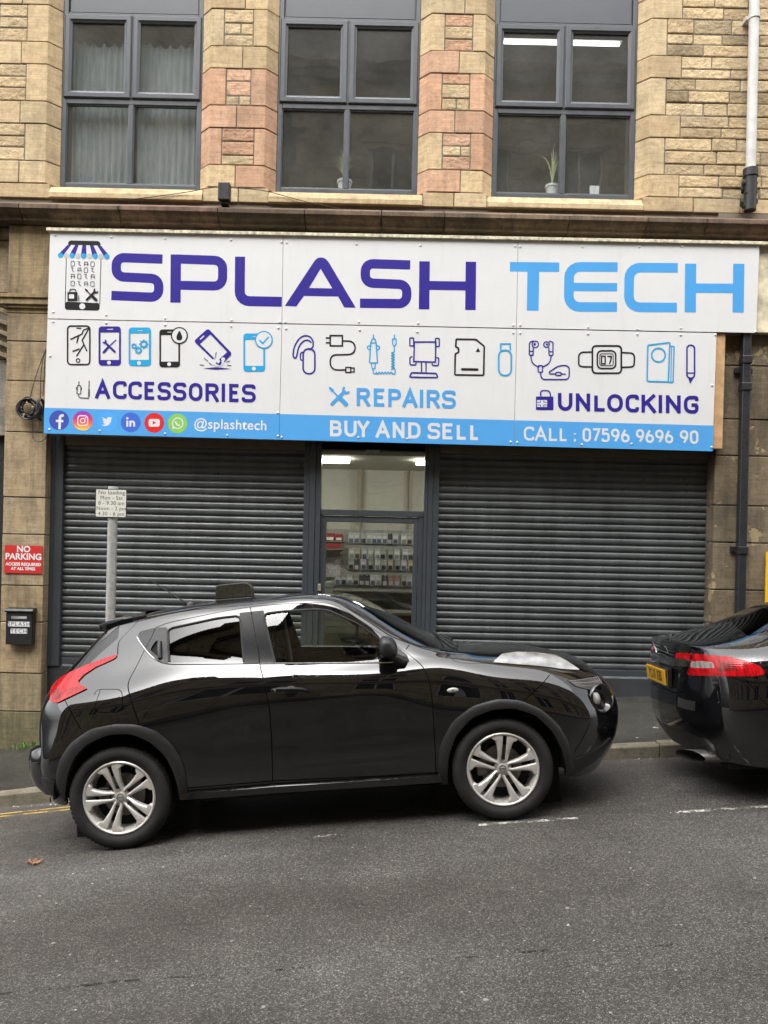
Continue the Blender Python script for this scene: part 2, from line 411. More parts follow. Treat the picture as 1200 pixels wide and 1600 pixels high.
# road paint: worn white bay line, double yellow lines, a tarmac joint
def worn_paint(name, col, keep):
    m, n, b, l = new_mat(name); vec = coords(n); n.nodes.remove(b); o = n.nodes['Material Output']
    d = node(n, 'ShaderNodeBsdfDiffuse', Color=(*col, 1)); t = n.nodes.new('ShaderNodeBsdfTransparent'); mx = n.nodes.new('ShaderNodeMixShader')
    f = mixc(n, .5, noise(n, vec, 60, 5, .7), noise(n, vec, 7, 4, .6))
    l.new(ramp(n, f, [(keep, 0.), (keep + .05, 1.)]), mx.inputs[0]); l.new(t.outputs[0], mx.inputs[1]); l.new(d.outputs[0], mx.inputs[2]); l.new(mx.outputs[0], o.inputs[0]); return m
M['white_line'] = worn_paint('worn white road paint', (.52, .50, .45), .49)
M['yellow_line'] = worn_paint('worn yellow road paint', (.50, .34, .10), .44)
def strip(mb, pts, w, lift=.004):
    """pts (x, y) on the road; w width across"""
    V = []
    for x, y in pts: V += [(x, y - w / 2, gz(x, y - w / 2) + lift), (x, y + w / 2, gz(x, y + w / 2) + lift)]
    mb.add(V, [(2 * i, 2 * i + 2, 2 * i + 3, 2 * i + 1) for i in range(len(pts) - 1)])
def road_pt(px, py):
    D = 5.0
    for _ in range(40):
        q = P(px, py, D); zg = gz(q.x, q.y); D += (q.z - zg) * 2.2
        D = min(max(D, 2.2), 9)
    q = P(px, py, D); return q.x, q.y
wl = MB()
def seg(a, b, w, n=8):
    A, B = road_pt(*a), road_pt(*b)
    strip(wl, [(A[0] + (B[0] - A[0]) * i / n, A[1] + (B[1] - A[1]) * i / n) for i in range(n + 1)], w)
for a, b in (((748, 1290), (832, 1284)), ((836, 1284), (902, 1279)), ((1042, 1271), (1120, 1266)), ((1128, 1265), (1290, 1256)), ((492, 1308), (530, 1305))): seg(a, b, .042 if a[0] > 600 else .03)
tag(obj('white_line', wl, M['white_line']), kind='structure')
yl = MB()
for off in (0., .13):
    strip(yl, [(-8 + i * .5, 6.32 + off) for i in range(12)], .05)
jl = MB(); A_, B_ = road_pt(560, 1507), road_pt(1190, 1467); strip(jl, [(A_[0] - 3 + (B_[0] - A_[0] + 8) * i / 40, A_[1] + (B_[1] - A_[1]) * (i / 40) + .012 * math.sin(i * 1.7)) for i in range(41)], .014, .003)
M['joint'] = worn_paint('tarmac joint', (.045, .043, .040), .52); tag(obj('road_joint', jl, M['joint']), kind='structure')
tag(obj('yellow_line', yl, M['yellow_line']), kind='structure')
# ================================================================== the stone building
B = thing('stone_building', 'yellow sandstone building with three grey upper windows over the shuttered shop', 'building', (0, WALL_Y, 0))
def bpart(name, mb, mat, parent=None, **kw):
    if parent is None: parent = B
    o = obj(name, mb, mat, parent, **kw)
    o.matrix_parent_inverse = Matrix.Translation((0, -WALL_Y, 0)) if parent is B else Matrix.Identity(4)
    return o
YF = WALL_Y
def tint(base, v=.12, pink=0.):
    t = 1 + random.uniform(-v, v); w = random.uniform(-.03, .03)
    return (base[0] * t * (1 + pink * .12), base[1] * t * (1 - pink * .16 + w), base[2] * t * (1 - pink * .06 + 2 * w))
YEL = (.53, .42, .262); PNK = (.54, .345, .232); GRY = (.30, .24, .165)
WIN = [(97, 316), (434, 655), (771, 994)]
FD = YF + .13                                   # distance of the window frames
OP = [(PX(a, 150, FD), PX(b, 150, FD)) for a, b in WIN]
rows = [PZ(375, y, YF) for y in (293, 258, 200, 165, 107, 72, 14, -21, -79, -114, -172, -207)]
ZS0, ZS1 = PZ(375, 316, YF), rows[0]            # sill course
ZTOP = rows[-1]
ash, rock, mort = MB(), MB(), MB()
G = .005
def ablock(x0, x1, z0, z1, col, cl=0., cr=0., y=YF, mb=None, depth=.2):
    """one stone; cl / cr: splayed left / right arris"""
    x0 += G * (not cl); x1 -= G * (not cr); z0 += G; z1 -= G
    yy = y + random.uniform(-.004, .004)
    poly = ([(x0, yy + cl), (x0 + cl, yy)] if cl else [(x0, yy)]) + ([(x1 - cr, yy), (x1, yy + cr)] if cr else [(x1, yy)]) + [(x1, y + depth), (x0, y + depth)]
    (mb or ash).prism(poly, z0, z1, 'z', col)
CH = .12
def pier(xl, xr, cl, cr, pink):
    for i in range(len(rows) - 1):
        z0, z1 = rows[i], rows[i + 1]; pk = lambda: random.random() < pink * (1.25 if i < 4 else .55)
        cc = lambda: tint(PNK if pk() else YEL, .13)
        if i % 2 == 0:
            xm = xl + (xr - xl) * random.uniform(.44, .58)
            ablock(xl, xm, z0, z1, cc(), cl, 0); ablock(xm, xr, z0, z1, cc(), 0, cr)
        else:
            wL = cl + random.uniform(.13, .19); wR = cr + random.uniform(.12, .17)
            ablock(xl, xl + wL, z0, z1, cc(), cl, 0); ablock(xr - wR, xr, z0, z1, cc(), 0, cr)
            zz = z0; hs_ = np.array([random.uniform(.8, 1.2) for _ in range(3)]); hs_ = hs_ / hs_.sum() * (z1 - z0)
            for hgt in hs_:
                a, b = xl + wL, xr - wR
                if random.random() < .25:
                    xm = a + (b - a) * random.uniform(.4, .65)
                    ablock(a, xm, zz, zz + hgt, tint(YEL, .15), y=YF + .004, mb=rock); ablock(xm, b, zz, zz + hgt, tint(YEL, .15), y=YF + .004, mb=rock)
                else: ablock(a, b, zz, zz + hgt, tint(PNK if pink and random.random() < .35 else YEL, .15), y=YF + .004, mb=rock)
                zz += hgt
def finish_pier():
    global ash, rock
    o = bpart('stone_pier', ash, M['ashlar'], bevel=.006); obj('rubble_infill', rock, M['rock'], o, bevel=.012); ash, rock = MB(), MB()
pier(OP[0][1], OP[1][0], CH, CH, .6); finish_pier(); pier(OP[1][1], OP[2][0], CH, CH, .55); finish_pier()
XL, XR = -8.0, 8.0
def coursed(x0, x1, z0, z1, cmin=.12, cmax=.155, lmin=.25, lmax=.62):
    z = z0
    while z < z1 - .01:
        h = random.uniform(cmin, cmax)
        if z1 - (z + h) < .09: h = z1 - z
        x = x0
        while x < x1 - .01:
            w = random.uniform(lmin, lmax)
            if x1 - (x + w) < .16: w = x1 - x
            t = tint(YEL, .2); k = random.random()
            if k < .15: t = tuple(c * .68 for c in t)
            ablock(x, x + w, z, z + h, t, y=YF + random.uniform(-.006, .008), mb=rock); x += w
        z += h
# jambs at both ends, then coursed walling
for i in range(len(rows) - 1):
    z0, z1 = rows[i], rows[i + 1]
    a = OP[2][1] + (.47 if i % 2 == 0 else .30)
    ablock(OP[2][1], a, z0, z1, tint(YEL, .1), CH, 0); coursed(a, XR, z0, z1, .11, .15)
finish_pier()
for i in range(len(rows) - 1):
    z0, z1 = rows[i], rows[i + 1]
    a = OP[0][0] - (.42 if i % 2 == 0 else .36)
    ablock(a, OP[0][0], z0, z1, tint(YEL, .1), 0, CH)
    if i % 2 == 0:
        ablock(a - .45, a, z0, z1, tint(YEL, .1)); coursed(XL, a - .45, z0, z1, .11, .15)
    else:
        zz = z0
        for hgt in ((z1 - z0) * .36, (z1 - z0) * .3, (z1 - z0) * .34):
            ablock(a - .32, a, zz, zz + hgt, tint(YEL, .14), y=YF + .004, mb=rock); zz += hgt
        ablock(a - .55, a - .32, z0, z1, tint(YEL, .1)); coursed(XL, a - .55, z0, z1, .11, .15)
finish_pier()
# sill course: sloped sills under the windows, plain blocks between
for a, b in OP:
    sill = MB(); x0, x1 = a - .06, b + .06
    sill.prism([(YF - .03, ZS0), (YF - .03, ZS0 + .055), (YF + .02, ZS1 - .03), (FD + .06, ZS1 + .012), (FD + .06, ZS0)], x0, x1, 'x', tint(YEL, .06)); bpart('sill', sill, M['ashlar'], bevel=.006)
edges = [XL, OP[0][0] - .06, OP[0][1] + .06, OP[1][0] - .06, OP[1][1] + .06, OP[2][0] - .06, OP[2][1] + .06, XR]
for i in range(0, 8, 2):
    ash = MB(); x = edges[i]
    while x < edges[i + 1] - .02:
        w = min(random.uniform(.35, .6), edges[i + 1] - x)
        if edges[i + 1] - x - w < .15: w = edges[i + 1] - x
        ablock(x, x + w, ZS0, ZS1, tint(YEL if i != 2 or random.random() < .5 else PNK, .12)); x += w
    bpart('sill_course', ash, M['ashlar'], bevel=.006)
# mortar body behind the stones
segs_ = [(XL, OP[0][0]), (OP[0][1], OP[1][0]), (OP[1][1], OP[2][0]), (OP[2][1], XR)]
for a, b in segs_: mort.box(a + (.14 if a != XL else 0), b - (.14 if b != XR else 0), YF + .012, YF + .19, ZS1, ZTOP); mort.box(a, b, YF + .19, YF + .5, ZS1, ZTOP)
mort.box(XL, XR, YF + .03, YF + .3, ZS0 - .1, ZS0 + .06)
# ----------------------------------------------------------------- cornice
cor = MB(); zt = lambda y, D: PZ(600, y, D)
prof = [(YF + .02, zt(327, YF)), (8.53, zt(330.5, 8.53)), (8.53, zt(337, 8.53)), (8.545, zt(338.5, 8.545)), (8.555, zt(341, 8.555)), (8.575, zt(345, 8.575)), (8.61, zt(349, 8.61)), (8.625, zt(352, 8.625)), (8.625, zt(356.5, 8.625)), (YF + .02, zt(356.5, 8.625))]
x = XL
js = [PX(v, 340, 8.55) for v in (185, 340, 476, 596, 695, 890, 1012, 1105, 1215)]
js = [XL, PX(-150, 340, 8.55), PX(30, 340, 8.55)] + js + [PX(1400, 340, 8.55), XR]
for a, b in zip(js[:-1], js[1:]):
    t = random.uniform(.8, 1.2); dz = random.uniform(-.004, .004)
    cor.prism([(p_[0] + dz, p_[1] + dz) for p_ in prof], a + .005, b - .005, 'x', (.17 * t, .125 * t * random.uniform(.92, 1.05), .09 * t))
bpart('cornice', cor, M['sooty'], bevel=.004)
# ----------------------------------------------------------------- ground floor masonry
pil = MB(); SIGN_TOP = PZ(600, 372, 8.58); Z350 = zt(356, 8.625)
zs_l = [PZ(40, y, 8.74) for y in (1300, 1185, 1112, 1052, 972, 915, 835, 777, 675, 595, 533, 489)]
xa, xb = PX(6, 700, 8.74), PX(73, 700, 8.74)
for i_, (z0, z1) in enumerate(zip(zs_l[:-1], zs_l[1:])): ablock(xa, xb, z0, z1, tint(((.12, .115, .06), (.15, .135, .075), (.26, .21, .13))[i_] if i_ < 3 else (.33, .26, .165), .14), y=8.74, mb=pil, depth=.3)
zc0, zc1 = PZ(40, 489, 8.74), PZ(40, 462, 8.74)
for j, (d, f0, f1) in enumerate(((.0, 0, .25), (.03, .25, .42), (.055, .42, .78), (.075, .78, 1.))):
    pil.box(xa - d, xb + d * .4, 8.74 - d, 9.0, zc0 + (zc1 - zc0) * f0 + .001, zc0 + (zc1 - zc0) * f1, tint((.36, .27, .15), .08))
ablock(xa, xb, zc1, Z350 - .01, tint((.34, .26, .15), .1), y=8.74, mb=pil, depth=.3)
# carved pier edge and neighbour's opening left of the pilaster
for z0, z1, c in ((PZ(0, 680, 8.8), PZ(0, 560, 8.8), (.26, .25, .22)), (PZ(0, 455, 8.8), PZ(0, 372, 8.8), GRY), (PZ(0, 560, 8.8), PZ(0, 500, 8.8), GRY)):
    ablock(XL, xa - .005, z0, z1, c, y=8.86, mb=pil)
ablock(XL, xa, PZ(0, 372, 8.8), Z350 - .01, GRY, y=8.82, mb=pil)
for i in range(5):
    zz = PZ(0, 545 - i * 17, 8.8); pil.prism([(xa - .30, zz), (xa - .02, zz - .11), (xa - .02, zz - .06), (xa - .30, zz + .05)], 8.80, 8.86, 'y', tint(GRY, .1))
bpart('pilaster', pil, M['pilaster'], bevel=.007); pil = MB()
# right pilaster
xc, xd = PX(1117, 700, 8.74), PX(1192, 700, 8.74)
zs_r = [PZ(1150, y, 8.74) for y in (1240, 1120, 1045, 975, 922, 848, 790, 712, 655, 571, 505)]
xpipe = PX(1161, 700, 8.74)
for z0, z1 in zip(zs_r[:-1], zs_r[1:]):
    ablock(xc, xpipe, z0, z1, tint((.19, .155, .105), .16), y=8.74, mb=pil, depth=.3); ablock(xpipe, PX(1235, 700, 8.74), z0, z1, tint((.19, .155, .105), .16), y=8.745, mb=pil, depth=.3)
for z0, z1 in zip(zs_r[:-1], zs_r[1:]):
    ablock(PX(1235, 700, 8.74), XR, z0, z1, tint((.19, .155, .105), .16), y=8.76, mb=pil, depth=.3)
ablock(xc, XR, zs_r[-1], Z350 - .01, (.16, .13, .09), y=8.76, mb=pil, depth=.3)
bpart('pilaster', pil, M['spalled'], bevel=.009)
fz = MB().box(xb - .02, xc + .02, 8.8, 9.0, PZ(600, 470, 8.8), Z350 - .005, (.09, .075, .058))
bpart('frieze', fz, M['sooty'])
mort.box(XL, xa, 9.0, 9.2, -2.5, ZS0); mort.box(xc + .01, XR, 8.8, 9.1, -1, ZS0); mort.box(xa + .01, xb - .01, 8.78, 9.2, -2, ZS0 - .2)
mort.box(xb, xc, 8.90, 9.25, PZ(600, 706, 8.9), PZ(600, 372, 8.8))
bpart('wall_core', mort, M['mortar'])
dk = MB().box(XL, xa - .01, 8.93, 8.99, -2.5, PZ(0, 682, 8.9)); bpart('neighbour_doorway', dk, M['dark'])
# roof slab and upper storey that close the building above the frame
up = MB().box(XL, XR, YF, YF + .5, ZTOP, ZTOP + .35, (.42, .32, .18)).box(XL, XR, YF - .12, 13.5, ZTOP + .35, ZTOP + .7, (.36, .28, .16))
bpart('parapet', up, M['ashlar'], bevel=.01)
# ----------------------------------------------------------------- rooms behind the glass
M['room'] = simple('dim plaster', (.48, .48, .43), .9); M['shopwall'] = simple('cream shop wall', (.50, .49, .42), .8, var=.06)
rm = MB(); z0, z1 = ZS0 - .3, ZTOP + .3
rm.add([(XL, 12.8, z0), (XR, 12.8, z0), (XR, 12.8, z1), (XL, 12.8, z1)], [(0, 1, 2, 3)])
rm.add([(XL, 9.2, z0), (XR, 9.2, z0), (XR, 12.8, z0), (XL, 12.8, z0)], [(0, 1, 2, 3)]); rm.add([(XL, 9.2, z1), (XR, 9.2, z1), (XR, 12.8, z1), (XL, 12.8, z1)], [(0, 1, 2, 3)])
for xx in (XL, (OP[0][1] + OP[1][0]) / 2, (OP[1][1] + OP[2][0]) / 2, XR): rm.add([(xx, 9.2, z0), (xx, 12.8, z0), (xx, 12.8, z1), (xx, 9.2, z1)], [(0, 1, 2, 3)])
bpart('upper_room', rm, M['room'])
# ----------------------------------------------------------------- upper windows
M['win_glass'] = glass_mat('window glass', (.80, .84, .84), 2.2, .0, 0.0, 1.5, .0035, 0., .10)
kx = FD / FPX
def window(i):
    xl, xr = OP[i]; xm = (xl + xr) / 2 - .01; W_ = part('window', B); W_.matrix_parent_inverse = Matrix.Translation((0, -WALL_Y, 0))
    zb = rows[0] + .012; zt_ = ZTOP
    fr = MB(); f = .055
    zp = PZ(208, 24, FD); zm0, zm1 = PZ(208, 163, FD), PZ(208, 155, FD)
    y0, y1 = FD, FD + .07
    fr.box(xl, xl + f, y0, y1, zb, zt_).box(xr - f, xr, y0, y1, zb, zt_).box(xl + f, xr - f, y0, y1, zb, zb + .06)
    fr.box(xl + f, xr - f, y0, y1, zp - .03, zp + .02).box(xl + f, xr - f, y0 + .03, y1, zp + .02, zt_)
    fr.box(xl + f, xr - f, y0, y1, zm0 - .005, zm1 + .005).box(xm - .028, xm + .028, y0, y1, zb + .06, zm0 - .005).box(xm - .022, xm + .022, y0, y1, zm1 + .005, zp - .03)
    obj('frame', fr, M['frame'], W_, bevel=.006)
    hd = MB().box(xl + f + .015, xr - f - .015, y0 + .018, y0 + .028, zp + .035, zp + .34); obj('head_panel', hd, M['frame'], W_, bevel=.004)
    for a, b in ((xl + .02, xm - .008), (xm + .008, xr - .02)):
        sa = MB(); z0, z1 = zm1 - .002, zp - .012; w = .085
        ring = lambda q: [(a + q, z0 + q), (b - q, z0 + q), (b - q, z1 - q), (a + q, z1 - q)]
        prev = None
        V = []; F_ = []
        for q, y in ((0, y0 + .01), (0, y0 - .012), (.012, y0 - .022), (.055, y0 - .022), (.07, y0 - .010), (w, y0 - .002), (w, y0 + .02)):
            V += [(p_[0], y, p_[1]) for p_ in ring(q)]
        for j in range(6):
            for k_ in range(4): F_.append((j * 4 + k_, j * 4 + (k_ + 1) % 4, j * 4 + 4 + (k_ + 1) % 4, j * 4 + 4 + k_))
        sa.add(V, F_); obj('sash', sa, M['frame'], W_)
        pn = MB().add([(a + w - .01, y0 + .012, z0 + w - .01), (b - w + .01, y0 + .012, z0 + w - .01), (b - w + .01, y0 + .012 + .002, z1 - w + .01), (a + w - .01, y0 + .012 + .002, z1 - w + .01)], [(0, 1, 2, 3)])
        obj('pane', pn, M['win_glass'], W_, recalc=False)
    for a, b in ((xl + f - .005, xm - .024), (xm + .024, xr - f + .005)):
        pn = MB().add([(a, y0 + .03, zb + .055), (b, y0 + .03, zb + .055), (b, y0 + .032, zm0), (a, y0 + .032, zm0)], [(0, 1, 2, 3)])
        obj('pane', pn, M['win_glass'], W_, recalc=False)
        bd = MB(); q = .014
        bd.box(a, b, y0 + .012, y0 + .035, zb + .06, zb + .06 + q).box(a, b, y0 + .012, y0 + .035, zm0 - q - .005, zm0 - .005).box(a, a + q, y0 + .012, y0 + .035, zb + .06 + q, zm0 - q - .005).box(b - q, b, y0 + .012, y0 + .035, zb + .06 + q, zm0 - q - .005)
        obj('glazing_bead', bd, M['frame'], W_, bevel=.004)
for i in range(3): window(i)
# net curtains of the left window
mnet, n_, b_, l_ = new_mat('net curtain'); n_.nodes.remove(b_)
dd = node(n_, 'ShaderNodeBsdfTranslucent', Color=(.4, .42, .42, 1)); df = node(n_, 'ShaderNodeBsdfDiffuse', Color=(.55, .60, .61, 1)); ad = n_.nodes.new('ShaderNodeMixShader'); ad.inputs[0].default_value = .25
l_.new(df.outputs[0], ad.inputs[1]); l_.new(dd.outputs[0], ad.inputs[2])
tt = n_.nodes.new('ShaderNodeBsdfTransparent'); mm = n_.nodes.new('ShaderNodeMixShader'); l_.new(ramp(n_, noise(n_, coords(n_, (14, 1, 1.2)), 2, 4), [(.3, .45), (.7, .75)]), mm.inputs[0])
l_.new(tt.outputs[0], mm.inputs[1]); l_.new(ad.outputs[0], mm.inputs[2]); l_.new(mm.outputs[0], n_.nodes['Material Output'].inputs[0])
xl, xr = OP[0]; xm = (xl + xr) / 2
for a, b, lab in ((xl + .06, xm - .04, 'scalloped white net curtain in the left half of the window nearest the left edge'), (xm + .02, xr - .06, 'scalloped white net curtain in the right half of the window nearest the left edge')):
    nc = MB(); zb = rows[0] + .1; ztp = PZ(208, 47, FD)
    def fn(u, t):
        sag = .06 * abs(math.sin(u * math.pi * 6)) + .05 * math.sin(u * math.pi)
        zt2 = ztp - sag; return (a + (b - a) * u, FD + .16 + .012 * math.sin(u * 60) * (1 - .4 * t), zb + (zt2 - zb) * t)
    nc.grid(fn, [i / 72 for i in range(73)], [j / 8 for j in range(9)])
    o = obj('net_curtain', nc, mnet, smooth=True, recalc=False); tag(o, lab, 'curtain', 'net curtains of the left window'); set_origin(o, ((a + b) / 2, FD + .16, zb))
# things on the upper sills
M['card'] = simple('white card', (.8, .8, .78), .7); M['pot'] = simple('white glazed pot', (.75, .74, .70), .3); M['leaf'] = simple('spiky leaf', (.42, .46, .25), .5, var=.4)
M['sillboard'] = simple('painted sill board', (.35, .35, .33), .5)
for a, b in OP:
    sb = MB().box(a + .02, b - .02, FD + .075, FD + .45, rows[0] - .03, rows[0] + .115); bpart('sill_board', sb, M['sillboard'])
def potplant(px, lab, nleaf, h, r_, hp):
    q = P(px, 285, FD + .115); z = rows[0] + .115
    t = thing('potted_plant', lab, 'plant', (q.x, FD + .17, z))
    obj('pot', MB().tube([(0, 0, .001), (0, 0, hp * .8), (0, 0, hp * .801), (0, 0, hp)], [r_ * .8, r_ * .95, r_ * 1.05, r_ * 1.05], 24), M['card'], t)
    lf = MB()
    for k_ in range(nleaf):
        an = random.uniform(0, 6.28); reach = random.uniform(.04, .26); hh = h * random.uniform(.6, 1.1); pts = [Vector((math.cos(an) * reach * (s_ ** 1.7), math.sin(an) * reach * (s_ ** 1.7) * .4, hp - .02 + hh * (1.25 * s_ - .45 * s_ * s_ * (1 + reach * 3)))) for s_ in [j / 7 for j in range(8)]]
        V = []
        for j, p_ in enumerate(pts): w = .009 * (1 - j / 7.8); V += [p_ + Vector((-w, 0, 0)), p_ + Vector((w, 0, .001))]
        lf.add(V, [(2 * j, 2 * j + 2, 2 * j + 3, 2 * j + 1) for j in range(7)])
    obj('leaves', lf, M['leaf'], t, recalc=False)
potplant(538, 'spiky plant in a small white pot on the middle upstairs sill', 30, .55, .085, .13)
potplant(864, 'sparse thin leaved plant in a wide white pot on the right upstairs sill', 12, .80, .075, .13)
q = P(929, 285, FD + .15); o = obj('greeting_card', MB().box(-.055, .055, -.002, .002, 0, .13).add([(-.055, .002, 0), (.055, .002, 0), (.055, .07, 0), (-.055, .07, 0)], [(0, 1, 2, 3)]), M['card'])
o.location = (q.x, FD + .15, rows[0] + .117); tag(o, 'small white card standing on the right upstairs window sill', 'card')
M['tube'] = None
mt, nt_, bt, lt = new_mat('lit tube'); setp(bt, Emission_Color=(1, .98, .93, 1), Emission_Strength=1.3); M['tube'] = mt
q0, q1 = P(785, 66, 10.2), P(968, 70, 10.2)
t = thing('tube_light', 'long white tube light on the ceiling behind the right upstairs window', 'light', ((q0.x + q1.x) / 2, 10.2, q0.z))
w = (q1.x - q0.x) / 2
obj('batten', MB().box(-w - .03, w + .03, -.04, .04, .03, .07), M['pot'], t); obj('tube', MB().tube([(-w, 0, 0), (w, 0, 0)], .02, 10), M['tube'], t)
for sx in (-.6, .6): obj('hanger', MB().tube([(sx * w, 0, .07), (sx * w, 0, z1 - q0.z if z1 > q0.z else .5)], .008, 6), M['pot'], t)
# ----------------------------------------------------------------- shopfront: shutters, door, plinth
SD = 8.90
X = lambda px: PX(px, 860, SD)
zsb = PZ(600, 1049, SD); zst = PZ(600, 640, SD)
def guide(mb, x0, x1, y0, y1): mb.box(x0, x1, y0, y1, zsb - .02, zst)
def shutter(xa_, xb_, gl, gr, label_):
    t = part('roller_shutter', B); t.matrix_parent_inverse = Matrix.Translation((0, -WALL_Y, 0))
    cu = MB(); pit = .0805; z = zsb + .07; Y0 = SD + .05
    pr = [(0, .012), (.003, .002), (.012, -.005), (.026, -.010), (.042, -.0115), (.056, -.009), (.064, -.003), (.0665, .004), (.068, .012)]
    V = []; zz = z
    while zz < zst:
        jd = random.uniform(-.0015, .0015); V += [(zz + a, Y0 + d + jd) for a, d in pr]; zz += pit + random.uniform(-.0008, .0008)
    n = len(V); nx_ = 17; dn = [[random.uniform(-.0022, .0022) for _ in range(nx_)] for _ in range(n // 9 + 2)]
    cu.add([(xa_ + (xb_ - xa_) * k_ / (nx_ - 1), y + dn[i_ // 9][k_], z_ - .004 * math.sin(math.pi * k_ / (nx_ - 1)) * ((i_ // 9) % 5 == 2) * .5) for k_ in range(nx_) for i_, (z_, y) in enumerate(V)], [(k_ * n + i, k_ * n + i + 1, (k_ + 1) * n + i + 1, (k_ + 1) * n + i) for k_ in range(nx_ - 1) for i in range(n - 1)])
    obj('curtain', cu, M['shutter'], t, smooth=True, angle=28)
    obj('bottom_bar', MB().box(xa_, xb_, SD + .02, SD + .06, zsb, zsb + .072), M['shopgrey'], t, bevel=.005)
    for (a, b) in (gl, gr):
        gb = MB(); guide(gb, a, b, SD - .02, SD + .08); obj('guide_rail', gb, M['shopgrey'], t, bevel=.005)
    return t
shutter(X(97), X(473), (X(84), X(97)), (X(473), X(482)), '')
shutter(X(684), X(1105), (X(674), X(684)), (X(1105), X(1115)), '')
fm = MB()
for a, b, y in ((76, 84, -.005), (482.3, 491, -.01), (491.3, 499.5, .0), (661, 666.5, .0), (666.8, 674, -.01)):
    fm = MB().box(X(a), X(b), SD + y - .02, SD + .1, zsb - .6 if 400 < a < 700 else zsb - .02, zst); bpart('shopfront_post', fm, M['shopgrey'], bevel=.004)
pl = MB().box(X(76), X(482), SD - .0, SD + .3, -1.6, zsb - .022).box(X(674), X(1116), SD - .0, SD + .3, -1.2, zsb - .022); bpart('plinth', pl, simple('dark painted plinth', (.028, .03, .033), .55, var=.3, vscale=3, bscale=30))
DR = part('shop_door', B); DR.matrix_parent_inverse = Matrix.Translation((0, -WALL_Y, 0))
zd = lambda py: PZ(580, py, SD)
d = MB(); x0, x1 = X(499.7), X(660.8)
d.box(x0, x1, SD, SD + .08, zd(806), zd(797)).box(x0, x1, SD, SD + .08, zd(704), zst)
d.box(x1 - .055, x1, SD + .01, SD + .08, -.4, zd(806)).box(x0, x0 + .02, SD + .01, SD + .08, -.4, zd(806))
obj('door_frame', d, M['shopgrey'], DR, bevel=.004)
a, b = X(501.5), X(653); lw = .055
lf = MB().box(a, a + lw, SD + .02, SD + .07, -.25, zd(807)).box(b - lw, b, SD + .02, SD + .07, -.25, zd(807)).box(a + lw, b - lw, SD + .02, SD + .07, zd(816.5), zd(807)).box(a + lw, b - lw, SD + .02, SD + .07, -.25, -.05)
obj('door_leaf', lf, M['shopgrey'], DR, bevel=.006)
M['door_glass'] = glass_mat('shop glass', (.86, .89, .86), 1.5, .015, 0., 1.5, .004)
obj('pane', MB().add([(a + lw - .01, SD + .045, -.06), (b - lw + .01, SD + .045, -.06), (b - lw + .01, SD + .045, zd(816)), (a + lw - .01, SD + .045, zd(816))], [(0, 1, 2, 3)]), M['door_glass'], DR, recalc=False)
obj('transom_pane', MB().add([(x0, SD + .05, zd(798)), (x1, SD + .05, zd(798)), (x1, SD + .05, zd(703)), (x0, SD + .05, zd(703))], [(0, 1, 2, 3)]), M['door_glass'], DR, recalc=False)
obj('lock', MB().box(X(498), X(503), SD - .03, SD + .01, zd(925), zd(914)).lathe([(0, SD - .034), (.006, SD - .034), (.006, SD - .03)], 12, 'y', (X(500.5), 0, zd(918))), simple('brass lock', (.6, .55, .42), .3, .8), DR, bevel=.002)
obj('rating_plate', MB().box(X(568), X(590), SD - .012, SD - .004, zd(708), zd(703)), M['pole'], DR)
# ----------------------------------------------------------------- shop interior
rm = MB(); RX0, RX1, RY0, RY1, RZ0, RZ1 = -2.7, 2.6, 9.2, 11.95, -.2, 3.05
rm.add([(RX0, RY1, RZ0), (RX1, RY1, RZ0), (RX1, RY1, RZ1), (RX0, RY1, RZ1)], [(0, 1, 2, 3)])
rm.add([(RX0, RY0, RZ0), (RX1, RY0, RZ0), (RX1, RY1, RZ0), (RX0, RY1, RZ0)], [(0, 1, 2, 3)]); rm.add([(RX0, RY0, RZ1), (RX1, RY0, RZ1), (RX1, RY1, RZ1), (RX0, RY1, RZ1)], [(0, 1, 2, 3)])
for xx in (RX0, RX1): rm.add([(xx, RY0, RZ0), (xx, RY1, RZ0), (xx, RY1, RZ1), (xx, RY0, RZ1)], [(0, 1, 2, 3)])
bpart('shop_room', rm, M['shopwall'])
IW = 11.82
def ix(px): return PX(px, 880, IW)
def iz(py): return PZ(575, py, IW)
sw = MB(); zz = iz(990)
while zz < iz(828): sw.box(ix(455), ix(730), IW + .01, IW + .05, zz, zz + .092); zz += .1
sw.box(ix(455), ix(730), IW + .05, IW + .1, iz(990), iz(828))
o = obj('slatwall_panel', sw, simple('grey slatwall', (.30, .31, .28), .5)); tag(o, 'grey slatted display panel on the back wall inside the shop', 'display panel'); set_origin(o, (ix(590), IW, iz(990)))
tr = MB().box(ix(555), ix(562), IW, IW + .05, iz(822), iz(730), ).box(ix(637), ix(643), IW, IW + .05, iz(822), iz(730))
bpart('wall_batten', tr, simple('wood trim', (.30, .26, .18), .6))
packs = []
for w_, h_, c1, c2 in ((.085, .14, (.42, .44, .41), (.03, .03, .035)), (.085, .14, (.66, .67, .64), (.30, .31, .30)), (.08, .15, (.08, .08, .09), (.5, .5, .48)), (.085, .14, (.62, .62, .60), (.10, .12, .2)), (.085, .14, (.40, .25, .22), (.5, .5, .48)), (.08, .14, (.55, .5, .36), (.06, .06, .05))):
    h_ *= 1.15; mb = MB().box(-w_ / 2, w_ / 2, -.012, 0, -h_, 0, c1); mb.box(-w_ * .36, w_ * .36, -.022, -.0125, -h_ * .92, -h_ * .55, c2); mb.box(-w_ * .36, w_ * .36, -.014, -.0125, -h_ * .45, -h_ * .22, tuple(min(1, c * 1.25) for c in c1)); mb.box(-.012, .012, -.05, -.0125, -h_ * .08, -h_ * .04, (.5, .5, .5))
    packs.append(mb)
pk_mesh = []
first = {}
